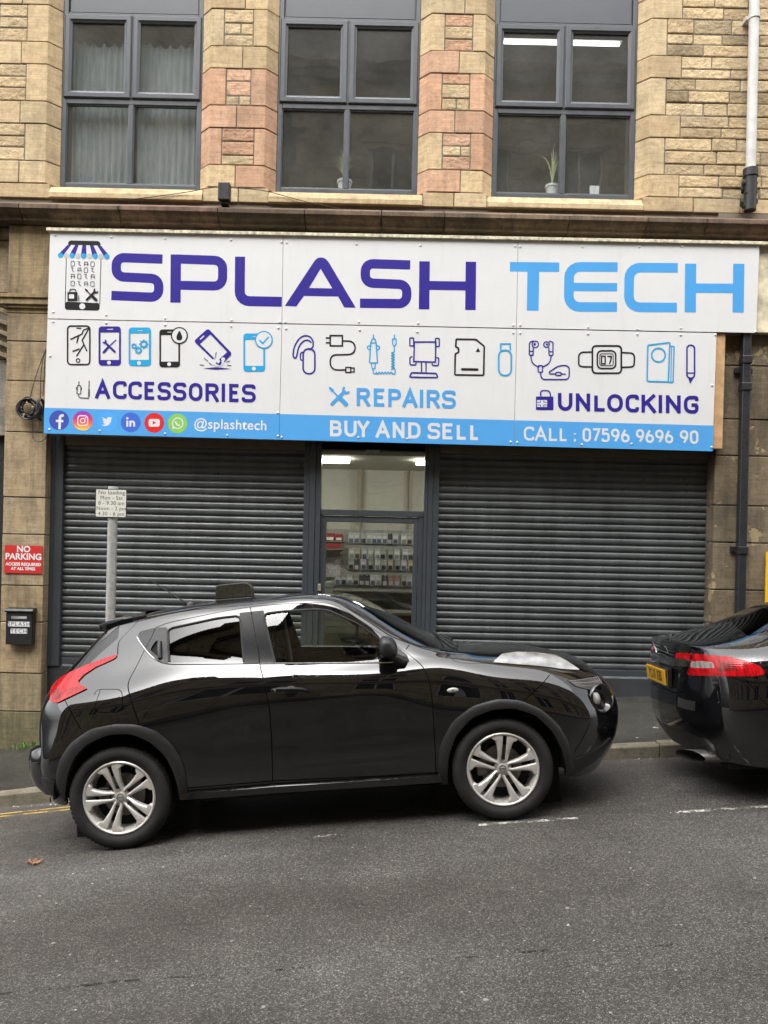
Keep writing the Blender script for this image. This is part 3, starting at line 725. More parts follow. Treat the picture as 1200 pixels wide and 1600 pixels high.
for ry, xs in ((835, [548, 557, 567, 576, 584, 592, 601, 608, 617, 630, 639, 648, 657, 666]), (859, [549, 558, 569, 579, 589, 598, 610, 620, 633, 641, 652, 663]), (876, [549, 557, 568, 579, 590, 600, 610, 621, 631, 642, 652, 664]), (900, [528, 538, 547, 557, 566, 574, 583, 592, 602, 611, 621, 632, 640, 651, 662])):
    for xx in xs:
        k_ = random.choice([0, 0, 0, 1, 1, 2, 3, 3, 1, 5] if ry != 900 else [0, 1, 1, 0, 2, 3, 3, 1, 4])
        if k_ not in first: o = first[k_] = obj('accessory_packet', packs[k_], M['painted'], bevel=0)
        else: o = first[k_].copy(); COL.objects.link(o)
        o.location = (ix(xx), IW - .005, iz(ry - 2)); o.rotation_euler = (0, random.uniform(-.04, .04), 0)
        tag(o, 'small blister packet of phone accessories hanging on the slatted back wall', 'packet', 'phone accessory packets on the slatted wall')
M['redbox'] = simple('red carton', (.35, .03, .03), .5, var=.1); M['brown'] = simple('brown counter', (.12, .075, .04), .5); M['ledge'] = simple('grey shelf', (.25, .25, .23), .6)
for nm, a, b, y0_, y1_, lab in (('carton', 508, 523, 846, 835, 'red carton with white label, left one on the upper shelf inside the door'), ('carton', 524, 535, 846, 836, 'red carton with white label, beside the larger one inside the door'), ('carton', 508, 534, 858, 850, 'flat red carton lying on the lower shelf inside the door')):
    t = thing(nm, lab, 'box', ((ix(a) + ix(b)) / 2, IW - .1, iz(y0_)), 'red cartons on the shop shelves'); w = (ix(b) - ix(a)) / 2 - .003; h = iz(y1_) - iz(y0_)
    obj('carton_body', MB().box(-w, w, -.08, .08, .002, h), M['redbox'], t, bevel=.003)
    if y0_ == 846: obj('white_label', MB().box(-w * .8, w * .8, -.083, -.0805, h * .05, h * .45), M['card'], t)
for nm, py_, lab in (('shelf', 846.5, 'upper grey shelf under two red cartons inside the shop'), ('shelf', 858.5, 'lower grey shelf under one flat red carton inside the shop'), ('shelf', 922, 'long grey shelf below the packets inside the shop')):
    x0_, x1_ = (ix(500), ix(537)) if py_ < 900 else (ix(522), ix(700))
    o = obj(nm, MB().box(x0_, x1_, IW - .2, IW + .008, iz(py_) - .02, iz(py_)).box(x0_ + .02, x0_ + .04, IW - .18, IW + .006, iz(py_) - .09, iz(py_) - .02).box(x1_ - .04, x1_ - .02, IW - .18, IW + .006, iz(py_) - .09, iz(py_) - .02), M['ledge'], bevel=.003); tag(o, lab, 'shelf'); set_origin(o, ((x0_ + x1_) / 2, IW, iz(py_)))
o = obj('leaflet_sheet', MB().grid(lambda u, t: (ix(507) + (ix(532) - ix(507)) * u, IW - .01 - .012 * math.sin(u * 5), iz(903) + (iz(872) - iz(903)) * t), [i / 10 for i in range(11)], [0, .5, 1]), simple('pale printed leaflets', (.5, .47, .5), .5, var=.5, vscale=40)); tag(o, 'pale sheet of small leaflets pinned left of the hanging packets', 'leaflet'); set_origin(o, (ix(520), IW, iz(903)))
ct = thing('shop_counter', 'brown counter at the lower right behind the door glass', 'counter', (ix(640), 11.0, RZ0))
hc = PZ(625, 955, 11.0) - RZ0
obj('counter_body', MB().box(-.55, .9, -.25, .25, 0, hc - .04), M['brown'], ct, bevel=.005); obj('counter_top', MB().box(-.6, .95, -.3, .3, hc - .039, hc), simple('worn counter top', (.30, .28, .22), .4), ct, bevel=.005)
ch = thing('office_chair', 'dark rounded chair back seen behind the shop door', 'chair', (PX(560, 900, 11.4), 11.4, RZ0)); hb = PZ(560, 932, 11.4) - RZ0
obj('backrest', MB().ball((0, 0, hb - .22), (.16, .05, .22), 20, 12), M['black_plastic'], ch, smooth=True); obj('seat', MB().ball((0, -.2, hb - .62), (.24, .24, .05), 20, 8), M['black_plastic'], ch, smooth=True); obj('pedestal', MB().tube([(0, -.2, 0.02), (0, -.2, hb - .62)], .03, 10).lathe([(0, 0), (.26, 0), (.26, .03), (0, .05)], 20, 'z', (0, -.2, 0)).tube([(0, -.1, hb - .62), (0, .03, hb - .3)], .025, 8), M['black_plastic'], ch)
ms, ns, bs, ls = new_mat('lit ceiling tube'); setp(bs, Emission_Color=(1, .97, .9, 1), Emission_Strength=10.0)
for a, b, D, lab in ((430, 546, 10.6, 'lit ceiling batten lamp at the left inside the shop'), (650, 765, 10.6, 'lit ceiling batten lamp at the right inside the shop')):
    q0, q1 = P(a, 720, D), P(b, 725, D); t = thing('batten_lamp', lab, 'lamp', ((q0.x + q1.x) / 2, D, PZ(580, 722, D))); w = (q1.x - q0.x) / 2
    obj('diffuser', MB().box(-w, w, -.06, .06, -.02, .03), ms, t, bevel=.01); obj('housing', MB().box(-w - .02, w + .02, -.05, .05, .031, RZ1 - PZ(580, 722, D)), M['card'], t)
# ================================================================== the shop sign
IND = (.024, .015, .23); CYA = (.065, .31, .66); CY2 = (.016, .31, .60); BLK = (.010, .010, .011); WHT = (.60, .61, .62); OFF = (.615, .62, .62)
SGN = 8.58
M['ink'] = simple('black lettering', (.01, .01, .01), .5); M['inkw'] = simple('white lettering', (.62, .62, .62), .5)
SG = thing('shop_sign', 'wide white shop sign with purple and blue lettering above the shutters', 'sign', (0, SGN, PZ(600, 705, SGN)))
def sgn(o): o.parent = SG; o.matrix_parent_inverse = Matrix.Translation((0, -SGN, -SG.location.z)); return o
def board(name, ring, D, thick, col, mat):
    pts = [P(a, b, D) for a, b in ring]; n = len(pts); mb = MB()
    mb.add([(p.x, D, p.z) for p in pts] + [(p.x, D + thick, p.z) for p in pts], [tuple(range(n)), tuple(range(n, 2 * n))[::-1]] + [(i, n + i, n + (i + 1) % n, (i + 1) % n) for i in range(n)], col)
    return sgn(obj(name, mb, mat))
def lerp(a, b, t): return (a[0] + (b[0] - a[0]) * t, a[1] + (b[1] - a[1]) * t)
UT = ((78, 362), (1187, 383.5)); UB = ((74, 497.5), (1182, 520)); LT = ((74, 499), (1120, 520.5)); LB = ((68, 677), (1113.5, 705))
def at_x(seg_, x): return (x, seg_[0][1] + (seg_[1][1] - seg_[0][1]) * (x - seg_[0][0]) / (seg_[1][0] - seg_[0][0]))
gp = .35
for (x0, x1) in (((78, 74), (442.5, 440.5)), ((442.5, 440.5), (809.5, 807)), ((809.5, 807), (1187, 1182))):
    board('upper_panel', [at_x(UT, x0[0] + gp), at_x(UT, x1[0] - gp), at_x(UB, x1[1] - gp), at_x(UB, x0[1] + gp)], SGN, .012, OFF, M['panel'])
for (x0, x1) in (((74, 68), (440.5, 436)), ((440.5, 436), (807.5, 803)), ((807.5, 803), (1120, 1113.5))):
    board('lower_panel', [at_x(LT, x0[0] + gp), at_x(LT, x1[0] - gp), at_x(LB, x1[1] - gp), at_x(LB, x0[1] + gp)], SGN + .002, .012, OFF, M['panel'])
A0 = Art(SGN); A0.lay = .0005
BT = ((69, 637), (1115.5, 665))
for x0, x1 in (((69.2, 68.3), (436.8, 435.8)), ((437.4, 436.4), (804, 803)), ((804.6, 803.4), (1115.2, 1113.4))):
    A0.poly([at_x(BT, x0[0]), at_x(BT, x1[0]), at_x(LB, x1[1]), at_x(LB, x0[1])], (.075, .315, .66))
sgn(A0.build('blue_band', None, M['print']))
# weathered cream ledge above, plywood backing behind the lower right end, return sides
M['ledge_paint'] = simple('flaking cream paint', (.52, .47, .35), .8, var=.5, vscale=30, bscale=60)
M['ply'] = simple('raw plywood', (.46, .28, .14), .7, var=.2, vscale=12)
lg = MB(); a, b = P(74, 357, SGN), P(1230, 379.5, SGN)
lg.add([(a.x, SGN - .03, a.z), (b.x, SGN - .03, b.z), (b.x, SGN - .03, b.z - .035), (a.x, SGN - .03, a.z - .035), (a.x, YF, a.z + .03), (b.x, YF, b.z + .03), (b.x, YF, b.z - .035), (a.x, YF, a.z - .035)], [(0, 1, 2, 3), (0, 4, 5, 1), (3, 2, 6, 7), (0, 3, 7, 4), (1, 5, 6, 2)])
sgn(obj('ledge', lg, M['ledge_paint'], bevel=.004))
bk = MB(); c0, c1 = P(78, 366, SGN + .016), P(1116, 702, SGN + .016)
bk.box(c0.x + .01, P(1180, 400, SGN).x, SGN + .016, SGN + .19, P(600, 505, SGN).z, P(600, 376, SGN).z).box(c0.x + .0, P(1110, 600, SGN).x, SGN + .016, SGN + .19, P(600, 688, SGN).z, P(600, 508, SGN).z)
sgn(obj('backing_frame', bk, simple('sign carcass', (.3, .3, .29), .6)))
board('plywood_end', [(1105, 521), (1133.5, 521), (1128.5, 700.5), (1100, 700.5)], SGN + .03, .15, (1, 1, 1), M['ply'])
board('old_fascia', [(1180, 384), (1260, 385), (1260, 521), (1180, 519)], SGN + .045, .1, (1, 1, 1), simple('old cream fascia', (.56, .50, .36), .8, var=.4, vscale=7))
# -------- the name, drawn as rounded extended capitals
def nm(parts, color):
    a = Art(SGN); a.lay = .0008
    for pts, w, rr in parts: a.stroke(pts, w, color, rr)
    return a
a = nm([([(254, 404.9), (182, 402.2), (181.3, 432.2), (248.3, 435.6), (247.8, 464.8), (174, 461.8)], 14.6, 12),
        ([(274.8, 397.6), (274.2, 473)], 16.2, 0), ([(274, 404.6), (348.2, 407.2), (347.6, 447.2), (274, 445.6)], 14.2, 13),
        ([(375.2, 401), (374.4, 470.3), (440.2, 471.6)], 15.6, 15),
        ([(641, 414), (571, 411.8), (570.6, 442.0), (635.8, 444.6), (635.2, 474.6), (562.4, 473.8)], 14.6, 12),
        ([(663.4, 408.3), (662.6, 483.4)], 16.4, 0), ([(735.8, 409), (735.0, 484.4)], 16.4, 0), ([(671, 446), (728, 446.8)], 14, 0)], IND)
ring = [(445, 478), (490.5, 409)] + fillet([(490.5, 409), (496, 402.4), (507, 402.4), (513.5, 409.5)], 5)[1:-1] + [(513.5, 409.5), (556, 481), (537.7, 480.3), (528.3, 463.3), (475, 462.3), (463, 479)]
a.poly(ring, IND, [[(501, 420), (519.3, 450.7), (482.7, 450)]])
sgn(a.build('name_lettering', None))
a = nm([([(796.8, 416.8), (873.8, 417.6)], 15, 0), ([(833.3, 423), (832.3, 485.5)], 18.4, 0),
        ([(965, 417.4), (889.4, 416.9), (888.6, 479.6), (964, 479.8)], 15, 17), ([(895, 448.4), (964.3, 448.8)], 13, 0),
        ([(1059, 418.6), (983.4, 418), (982.4, 480), (1057.6, 480.6)], 15, 17),
        ([(1079.2, 412), (1078.4, 488)], 17.6, 0), ([(1154.4, 412.2), (1153.2, 488.4)], 17.6, 0), ([(1087, 450.2), (1146, 450.6)], 14.6, 0)], CYA)
sgn(a.build('name_lettering', None))
# -------- single-stroke capitals for the small lines
GL = {'A': [([(0, 1), (.5, 0), (1, 1)], 0), ([(.17, .68), (.83, .68)], 0)], 'B': [([(0, 0), (0, 1)], 0), ([(0, 0), (.93, 0), (.93, .47), (0, .47)], .5), ([(.3, .47), (1, .47), (1, 1), (0, 1)], .5)],
      'C': [([(1, .24), (1, 0), (0, 0), (0, 1), (1, 1), (1, .76)], .5)], 'D': [([(0, 0), (0, 1)], 0), ([(0, 0), (1, 0), (1, 1), (0, 1)], .5)],
      'E': [([(1, 0), (0, 0), (0, 1), (1, 1)], 0), ([(0, .47), (.85, .47)], 0)], 'G': [([(1, .24), (1, 0), (0, 0), (0, 1), (1, 1), (1, .53)], .5), ([(1.05, .53), (.52, .53)], 0)],
      'I': [([(.5, 0), (.5, 1)], 0)], 'K': [([(0, 0), (0, 1)], 0), ([(1, 0), (.05, .6)], 0), ([(.36, .42), (1.05, 1)], 0)], 'L': [([(0, 0), (0, 1), (1, 1)], 0)],
      'N': [([(0, 1), (0, 0)], 0), ([(.02, .02), (.98, .98)], 0), ([(1, 0), (1, 1)], 0)], 'O': [([(0, 0), (1, 0), (1, 1), (0, 1)], .5, 1)], 'P': [([(0, 0), (0, 1)], 0), ([(0, 0), (1, 0), (1, .53), (0, .53)], .5)],
      'R': [([(0, 0), (0, 1)], 0), ([(0, 0), (.96, 0), (.96, .5), (0, .5)], .5), ([(.5, .5), (1.04, 1)], 0)], 'S': [([(.98, .2), (.98, 0), (.02, 0), (.02, .47), (1, .49), (1, 1), (0, 1), (0, .78)], .45)],
      'U': [([(0, 0), (0, 1), (1, 1), (1, 0)], .5)], 'Y': [([(0, 0), (.5, .52), (1, 0)], 0), ([(.5, .5), (.5, 1)], 0)], '0': [([(0, 0), (1, 0), (1, 1), (0, 1)], .5, 1)], '7': [([(0, 0), (1, 0), (.32, 1)], 0)],
      '5': [([(.94, 0), (.1, 0), (.06, .44)], 0), ([(.03, .46), (.25, .36), (1, .36), (1, 1), (0, 1), (0, .8)], .4)], '9': [([(0, 0), (1, 0), (1, .58), (0, .58)], .5, 1), ([(1, .28), (1, .52), (.5, 1)], .3)],
      '6': [([(0, .42), (1, .42), (1, 1), (0, 1)], .5, 1), ([(0, .72), (0, .48), (.5, 0)], .3)], ':': [([(.5, .38), (.5, .5)], 0), ([(.5, .88), (.5, 1.)], 0)],
      'X': [([(0, 0), (1, 1)], 0), ([(1, 0), (0, 1)], 0)], 'T': [([(0, 0), (1, 0)], 0), ([(.5, 0), (.5, 1)], 0)], '1': [([(.1, .2), (.6, 0), (.6, 1)], 0)], 'H': [([(0, 0), (0, 1)], 0), ([(1, 0), (1, 1)], 0), ([(0, .5), (1, .5)], 0)]}
def letters(art, text, boxes, top, bot, w, col, org, k):
    """boxes: (x0, x1) of each glyph; top / bot: ((x,y),(x,y)) guide lines; in enlarged-view units"""
    h = w / 2
    for ch, (x0, x1) in zip(text, boxes):
        art.sub = 0.
        for g in GL[ch]:
            pts = []
            for u, v in g[0]:
                xx = x0 + h + (x1 - x0 - w) * u; t = at_x(top, xx)[1]; b = at_x(bot, xx)[1]
                yy = t + h + (b - t - w) * v
                if v in (0, 1) and (ch in 'AIKNUYHTX' or (len(g[0]) == 2 and ch not in 'EGAT')) and not (ch == 'U' and v == 1) and not (ch == 'A' and v == 0) and not (ch == 'T' and g[0][0][1] == g[0][1][1]): yy = t if v == 0 else b
                pts.append((org[0] + xx / k, org[1] + yy / k))
            cl = len(g) > 2; rr = g[1] * (x1 - x0 - w) / k
            art.stroke(pts, w / k, col, rr, cl, 'butt')
Z3, Z4, Z5 = (60, 350), (420, 350), (780, 350)
a = Art(SGN); a.lay = .0009
letters(a, 'ACCESSORIES', [(263, 339), (349, 414), (421, 485), (497, 551), (558, 621), (631, 694), (705, 769), (783, 847), (858, 876), (894, 946), (953, 1019)], ((265, 733), (1018, 752)), ((265, 817), (1018, 837)), 16, IND, Z3, 3); sgn(a.build('service_lettering', None))
a = Art(SGN); a.lay = .0009
letters(a, 'REPAIRS', [(412, 476), (492, 549), (560, 620), (624, 700), (708, 724), (740, 803), (811, 877)], ((413, 768), (876, 781)), ((413, 852), (876, 865)), 15.5, CYA, Z4, 3); sgn(a.build('service_lettering', None))
a = Art(SGN); a.lay = .0009
letters(a, 'UNLOCKING', [(262, 327), (342, 406), (424, 479), (482, 552), (564, 624), (635, 702), (711, 728), (744, 810), (824, 890)], ((262, 754), (888, 767)), ((262, 833), (888, 847)), 16, IND, Z5, 2.857); sgn(a.build('service_lettering', None))
a = Art(SGN); a.lay = .0011
letters(a, 'BUYANDSELL', [(287, 342), (354, 412), (411, 475), (498, 570), (581, 636), (653, 711), (744, 804), (814, 868), (881, 931), (944, 988)], ((287, 920), (988, 938)), ((287, 995), (988, 1014)), 14.5, WHT, Z4, 3); sgn(a.build('band_lettering', None))
a = Art(SGN); a.lay = .0011
letters(a, 'CALL:07596969690', [(110, 156), (157, 214), (222, 263), (270, 306), (328, 348), (372, 410), (414, 452), (457, 493), (499, 537), (544, 582), (610, 647), (653, 691), (696, 734), (740, 777), (806, 844), (851, 889)], ((110, 904), (889, 922)), ((110, 966), (889, 982)), 10, WHT, Z5, 2.857); sgn(a.build('band_lettering', None))
o = text_mesh('@splashtech', .155, 'band_lettering', M['inkw'], None, Matrix.Translation((P(360, 663.5, SGN).x, SGN - .0012, P(360, 664, SGN).z)) @ FACE @ Matrix.Rotation(-.004, 4, 'Z') @ Matrix.Scale(.98, 4, (1, 0, 0)), bold=.002, spacing=1.04); sgn(o)
# -------- pictograms
def icon(org, k):
    a = Art(SGN); a.lay = .0009
    f = lambda p: (org[0] + p[0] / k, org[1] + p[1] / k)
    class I: pass
    i = I(); i.a = a
    i.st = lambda pts, w, c, r=0, closed=False, cap='butt': a.stroke([f(p) for p in pts], w / k, c, r / k, closed, cap)
    i.po = lambda ring, c, holes=(): a.poly([f(p) for p in ring], c, [[f(p) for p in h] for h in holes])
    i.di = lambda c_, r, c, n=24, ry=None, hole=None: a.disc(f(c_), r / k, c, n, ry / k if ry else None, hole / k if hole else None)
    i.up = lambda: setattr(a, 'lay', a.lay + .0004)
    i.done = lambda name: sgn(a.build(name, None))
    return i
def crossed_tools(i, cx, cy, s, c):
    q = lambda x, y: (cx + x * s, cy + y * s)
    i.st([q(-1, -1), q(-.15, -.1)], .16 * s, c); i.po([q(-1.0, -.8), q(-.82, -1.0), q(-.5, -.72), q(-.72, -.5)], c)
    i.st([q(.1, .12), q(.72, .74)], .46 * s, c, cap='round')
    i.st([q(.55, -.55), q(-.72, .72)], .34 * s, c, cap='round'); i.st([q(.42, -.78), q(.50, -.45), q(.82, -.40)], .26 * s, c); i.st([q(.42, -.78), q(.55, -1.02)], .22 * s, c); i.st([q(.82, -.40), q(1.05, -.55)], .22 * s, c)
i = icon(Z3, 3)
i.st(rrect(137, 478, 241, 659, 16), 7, BLK, 0, True); i.st([(178, 488), (201, 489)], 5, BLK); i.di((186, 640), 11, BLK, 20, hole=6)
for pts in ([(150, 541), (205, 515), (211, 497), (239, 486)], [(188, 526), (180, 558)], [(239, 486), (205, 545), (228, 597)], [(213, 566), (178, 620)], [(193, 585), (160, 597)]): i.st(pts, 6, BLK)
i.done('cracked_phone_icon')
i = icon(Z3, 3); i.po(rrect(282, 480, 387, 664, 16), IND, [rrect(291, 508, 378, 637, 2), rrect(322, 490, 350, 496, 2)]); i.up(); i.di((331, 650), 9, OFF); i.st([(312, 555), (358, 599)], 10, IND, cap='round'); i.st([(364, 543), (330, 575)], 5, IND); i.st([(330, 575), (306, 601)], 11, IND, cap='round'); i.di((311, 552), 10, IND); i.up(); i.di((306, 547), 6, OFF); i.done('phone_icon')
i = icon(Z3, 3); i.po(rrect(423, 485, 528, 666, 16), CY2, [rrect(431, 512, 518, 637, 2), rrect(464, 496, 490, 501, 2)]); i.up(); i.di((472, 652), 9, OFF)
for (x, y, r_) in ((494, 563, 17), (469, 592, 14), (449, 572, 11)):
    i.di((x, y), r_, CY2, 20, hole=r_ * .52)
    for k_ in range(8): an = k_ * math.pi / 4; i.st([(x + math.cos(an) * r_ * .9, y + math.sin(an) * r_ * .9), (x + math.cos(an) * r_ * 1.25, y + math.sin(an) * r_ * 1.25)], r_ * .42, CY2)
i.done('phone_icon')
i = icon(Z3, 3); i.po(rrect(567, 494, 664, 672, 15), BLK, [rrect(575, 520, 656, 645, 2), rrect(604, 504, 626, 509, 2)]); i.up(); i.di((613, 657), 9, OFF); i.di((661, 523), 40, OFF, 32); i.up(); i.di((661, 523), 40, BLK, 36, hole=34); i.po(fillet([(661, 495), (676, 530), (672, 546), (650, 546), (646, 530)], 12, True), BLK); i.done('phone_icon')
i = icon(Z3, 3); i.po(fillet([(728, 549), (795, 489), (909, 608), (852, 668)], 12, True), IND, [[(757, 562), (806, 517), (885, 600), (838, 643)][::-1]]); i.up(); i.di((866, 634), 9, OFF); i.st([(758, 541), (777, 524)], 5, OFF); i.po([(800, 655), (822, 632), (836, 640), (842, 622), (852, 644), (872, 640), (866, 660), (850, 668), (828, 664)], OFF); i.up(); i.po([(830, 655), (838, 646), (842, 656), (856, 640), (860, 652), (852, 664)], IND)
i.po([(770, 677), (835, 671), (906, 679), (835, 682)], IND)
for pts in ([(756, 660), (778, 662)], [(776, 628), (796, 644)], [(829, 628), (834, 600)], [(880, 648), (898, 642)], [(884, 662), (905, 664)], [(800, 650), (812, 662)]): i.st(pts, 3.2, IND)
i.done('dropped_phone_icon')
i = icon(Z3, 3); i.po(rrect(961, 513, 1063, 692, 15), CY2, [rrect(969, 542, 1054, 665, 2), rrect(1002, 524, 1022, 529, 2)]); i.up(); i.di((1010, 678), 9, OFF); i.di((1057, 543), 42, OFF, 32); i.up(); i.di((1057, 543), 42, CY2, 36, hole=36); i.st([(1036, 545), (1052, 561), (1080, 529)], 8, CY2); i.done('phone_icon')
def zig(a, b, n, amp):
    L_ = math.hypot(b[0] - a[0], b[1] - a[1]); d_ = ((b[0] - a[0]) / L_, (b[1] - a[1]) / L_)
    return [(a[0] + d_[0] * L_ * j / n - d_[1] * amp * (1 if j % 2 else -1), a[1] + d_[1] * L_ * j / n + d_[0] * amp * (1 if j % 2 else -1)) for j in range(n + 1)]
i = icon(Z3, 3)
i.st([(184, 757), (180, 796), (199, 797), (198, 757)], 3.5, BLK, 2, True); i.st([(190, 737), (190, 756)], 4, BLK); i.st([(177, 764), (180, 778)], 3.5, BLK); i.st([(201, 764), (202, 778)], 3.5, BLK); i.st([(189, 798), (189, 808), (195, 814)], 3.5, BLK)
i.st(zig((195, 815), (237, 817), 9, 3), 3.2, BLK, 3); i.st(zig((237, 812), (237, 772), 10, 4), 3.2, BLK, 3); i.st([(237, 768), (238, 735)], 4, BLK); i.done('charger_icon')
i = icon(Z4, 3)
i.st([(126, 630), (113, 622), (118, 575), (145, 532), (178, 519), (208, 540), (208, 578), (190, 590)], 7, IND, 18); i.st([(126, 630), (133, 612), (138, 580), (156, 552), (182, 541), (200, 556)], 7, IND, 14); i.st(rrect(161, 585, 216, 702, 26), 7.5, IND, 0, True); i.st([(160, 600), (148, 605), (148, 636), (160, 640)], 6, IND, 6); i.done('headset_icon')
i = icon(Z4, 3); i.st([(288, 523), (345, 523), (345, 571), (288, 571)], 7, BLK, 0, True); i.st([(267, 534), (288, 534)], 7, BLK); i.st([(267, 557), (288, 557)], 7, BLK); i.st([(345, 548), (404, 549), (405, 610), (345, 613), (288, 613), (288, 684), (360, 684)], 7, BLK, 32); i.st([(361, 672), (384, 672), (384, 696), (361, 696)], 6, BLK, 0, True); i.st([(384, 675), (400, 675), (400, 693), (384, 693)], 6, BLK); i.done('cable_icon')
i = icon(Z4, 3); i.st([(490, 518), (490, 537)], 6, CY2); i.st([(472, 651), (478, 556), (485, 538), (498, 538), (503, 556), (510, 651)], 6, CY2, 4, True); i.st([(477, 557), (504, 557)], 5, CY2); i.st([(478, 570), (462, 572), (462, 585), (475, 590)], 5, CY2, 6); i.st([(503, 570), (519, 572), (519, 585), (508, 590)], 5, CY2, 6); i.st([(481, 655), (485, 678), (497, 678), (499, 655)], 5, CY2); i.st([(488, 680), (490, 702), (506, 700)], 5, CY2, 8); i.st(zig((503, 698), (580, 698), 11, 7), 5, CY2, 5); i.st([(578, 700), (592, 704), (592, 680)], 5, CY2, 8); i.st(zig((582, 682), (582, 598), 13, 9), 5, CY2, 5); i.st([(588, 598), (588, 572)], 5, CY2); i.st([(580, 538), (597, 538), (597, 560), (592, 571), (585, 571), (580, 560)], 5, CY2, 3, True); i.st([(589, 537), (589, 518)], 5, CY2); i.done('charger_icon')
i = icon(Z4, 3); i.st([(682, 553), (783, 553), (781, 647), (680, 645)], 7, IND, 0, True); i.st(rrect(661, 534, 679, 571, 4), 6, IND, 0, True); i.st(rrect(781, 536, 799, 574, 4), 6, IND, 0, True)
i.st([(674, 622), (661, 624), (662, 660), (690, 661), (690, 650)], 6, IND, 6); i.st([(784, 626), (797, 628), (795, 663), (766, 663), (766, 652)], 6, IND, 6); i.st([(716, 649), (716, 693)], 6, IND); i.st([(737, 649), (737, 694)], 6, IND); i.st([(660, 718), (668, 697), (785, 700), (792, 720)], 7, IND, 6, True); i.done('phone_holder_icon')
i = icon(Z4, 3); i.st([(878, 540), (971, 541), (1010, 573), (1007, 709), (872, 707), (874, 608), (890, 602), (889, 580), (876, 577)], 8, BLK, 5, True); i.st([(906, 681), (978, 682)], 11, BLK, cap='round'); i.po([(970, 599), (991, 599), (981, 580)], BLK); i.done('memory_card_icon')
i = icon(Z4, 3); i.st(rrect(1078, 592, 1137, 710, 27), 8, CY2, 0, True); i.st([(1087, 592), (1087, 562), (1132, 562), (1132, 592)], 7, CY2); i.done('usb_stick_icon')
i = icon(Z4, 3); crossed_tools(i, 329, 811, 46, CYA); i.done('tools_icon')
i = icon(Z5, 2.857); i.di((161, 537), 17, IND, 20, hole=12); i.di((158, 537), 6, IND, 14); i.di((211, 538), 15, IND, 20, hole=10); i.di((213, 538), 5, IND, 14); i.st([(134, 585), (135, 527), (155, 522)], 5.5, IND, 8); i.st([(134, 585), (151, 586), (152, 552)], 5.5, IND); i.st([(222, 523), (240, 527), (240, 587), (222, 587), (222, 552)], 5.5, IND, 6); i.st([(134, 568), (151, 568)], 5, IND); i.st([(222, 570), (240, 570)], 5, IND); i.st([(141, 588), (146, 622), (178, 640)], 5.5, IND, 16); i.st([(232, 589), (226, 622), (190, 640)], 5.5, IND, 16); i.st(rrect(174, 632, 193, 661, 3), 5, IND, 0, True); i.st([(184, 662), (188, 694), (312, 694), (313, 632), (268, 631), (222, 661), (226, 669), (252, 669)], 5.5, IND, 18); i.st(rrect(252, 662, 276, 676, 5), 5, IND, 0, True); i.st([(276, 669), (297, 670)], 5, IND); i.done('earphones_icon')
i = icon(Z5, 2.857); i.st(rrect(416, 544, 545, 666, 16), 8, BLK, 0, True); i.st(rrect(438, 566, 520, 645, 20), 7, BLK, 0, True); i.st(rrect(449, 579, 509, 632, 9), 3.5, BLK, 0, True); i.st([(412, 571), (366, 573), (355, 585), (355, 630), (367, 637), (412, 638)], 7, BLK, 8); i.st([(548, 574), (594, 576), (604, 588), (602, 632), (592, 638), (548, 640)], 7, BLK, 8); i.st([(457, 590), (473, 590), (473, 624), (457, 624)], 6, BLK, 0, True); i.st([(482, 591), (501, 591), (499, 605), (492, 625)], 6, BLK); i.done('smart_watch_icon')
i = icon(Z5, 2.857); i.st([(664, 541), (762, 529), (755, 705), (660, 702)], 7, CY2, 6, True); i.st([(762, 545), (781, 547), (776, 707), (756, 706)], 6, CY2, 3); i.st([(770, 546), (766, 706)], 4, CY2); i.di((711, 585), 34, CY2, 30, hole=27); i.done('power_bank_icon')
i = icon(Z5, 2.857); i.st(rrect(838, 541, 872, 688, 16), 7, IND, 0, True); i.st([(838, 665), (871, 665)], 5, IND); i.po([(845, 690), (866, 690), (858, 704), (856, 710), (851, 710)], IND); i.done('stylus_icon')
i = icon(Z5, 2.857); i.po(rrect(164, 770, 242, 830, 3), IND); i.st([(186, 768), (184, 744), (226, 744), (229, 770)], 6, IND, 18); i.up(); i.po(rrect(168, 786, 214, 817, 5), OFF); i.up()
for pts in ([(168, 796), (184, 796), (184, 787)], [(168, 808), (184, 808), (184, 816)], [(214, 796), (199, 796), (199, 787)], [(214, 808), (199, 808), (199, 816)]): i.st(pts, 3, IND)
i.done('padlock_icon')
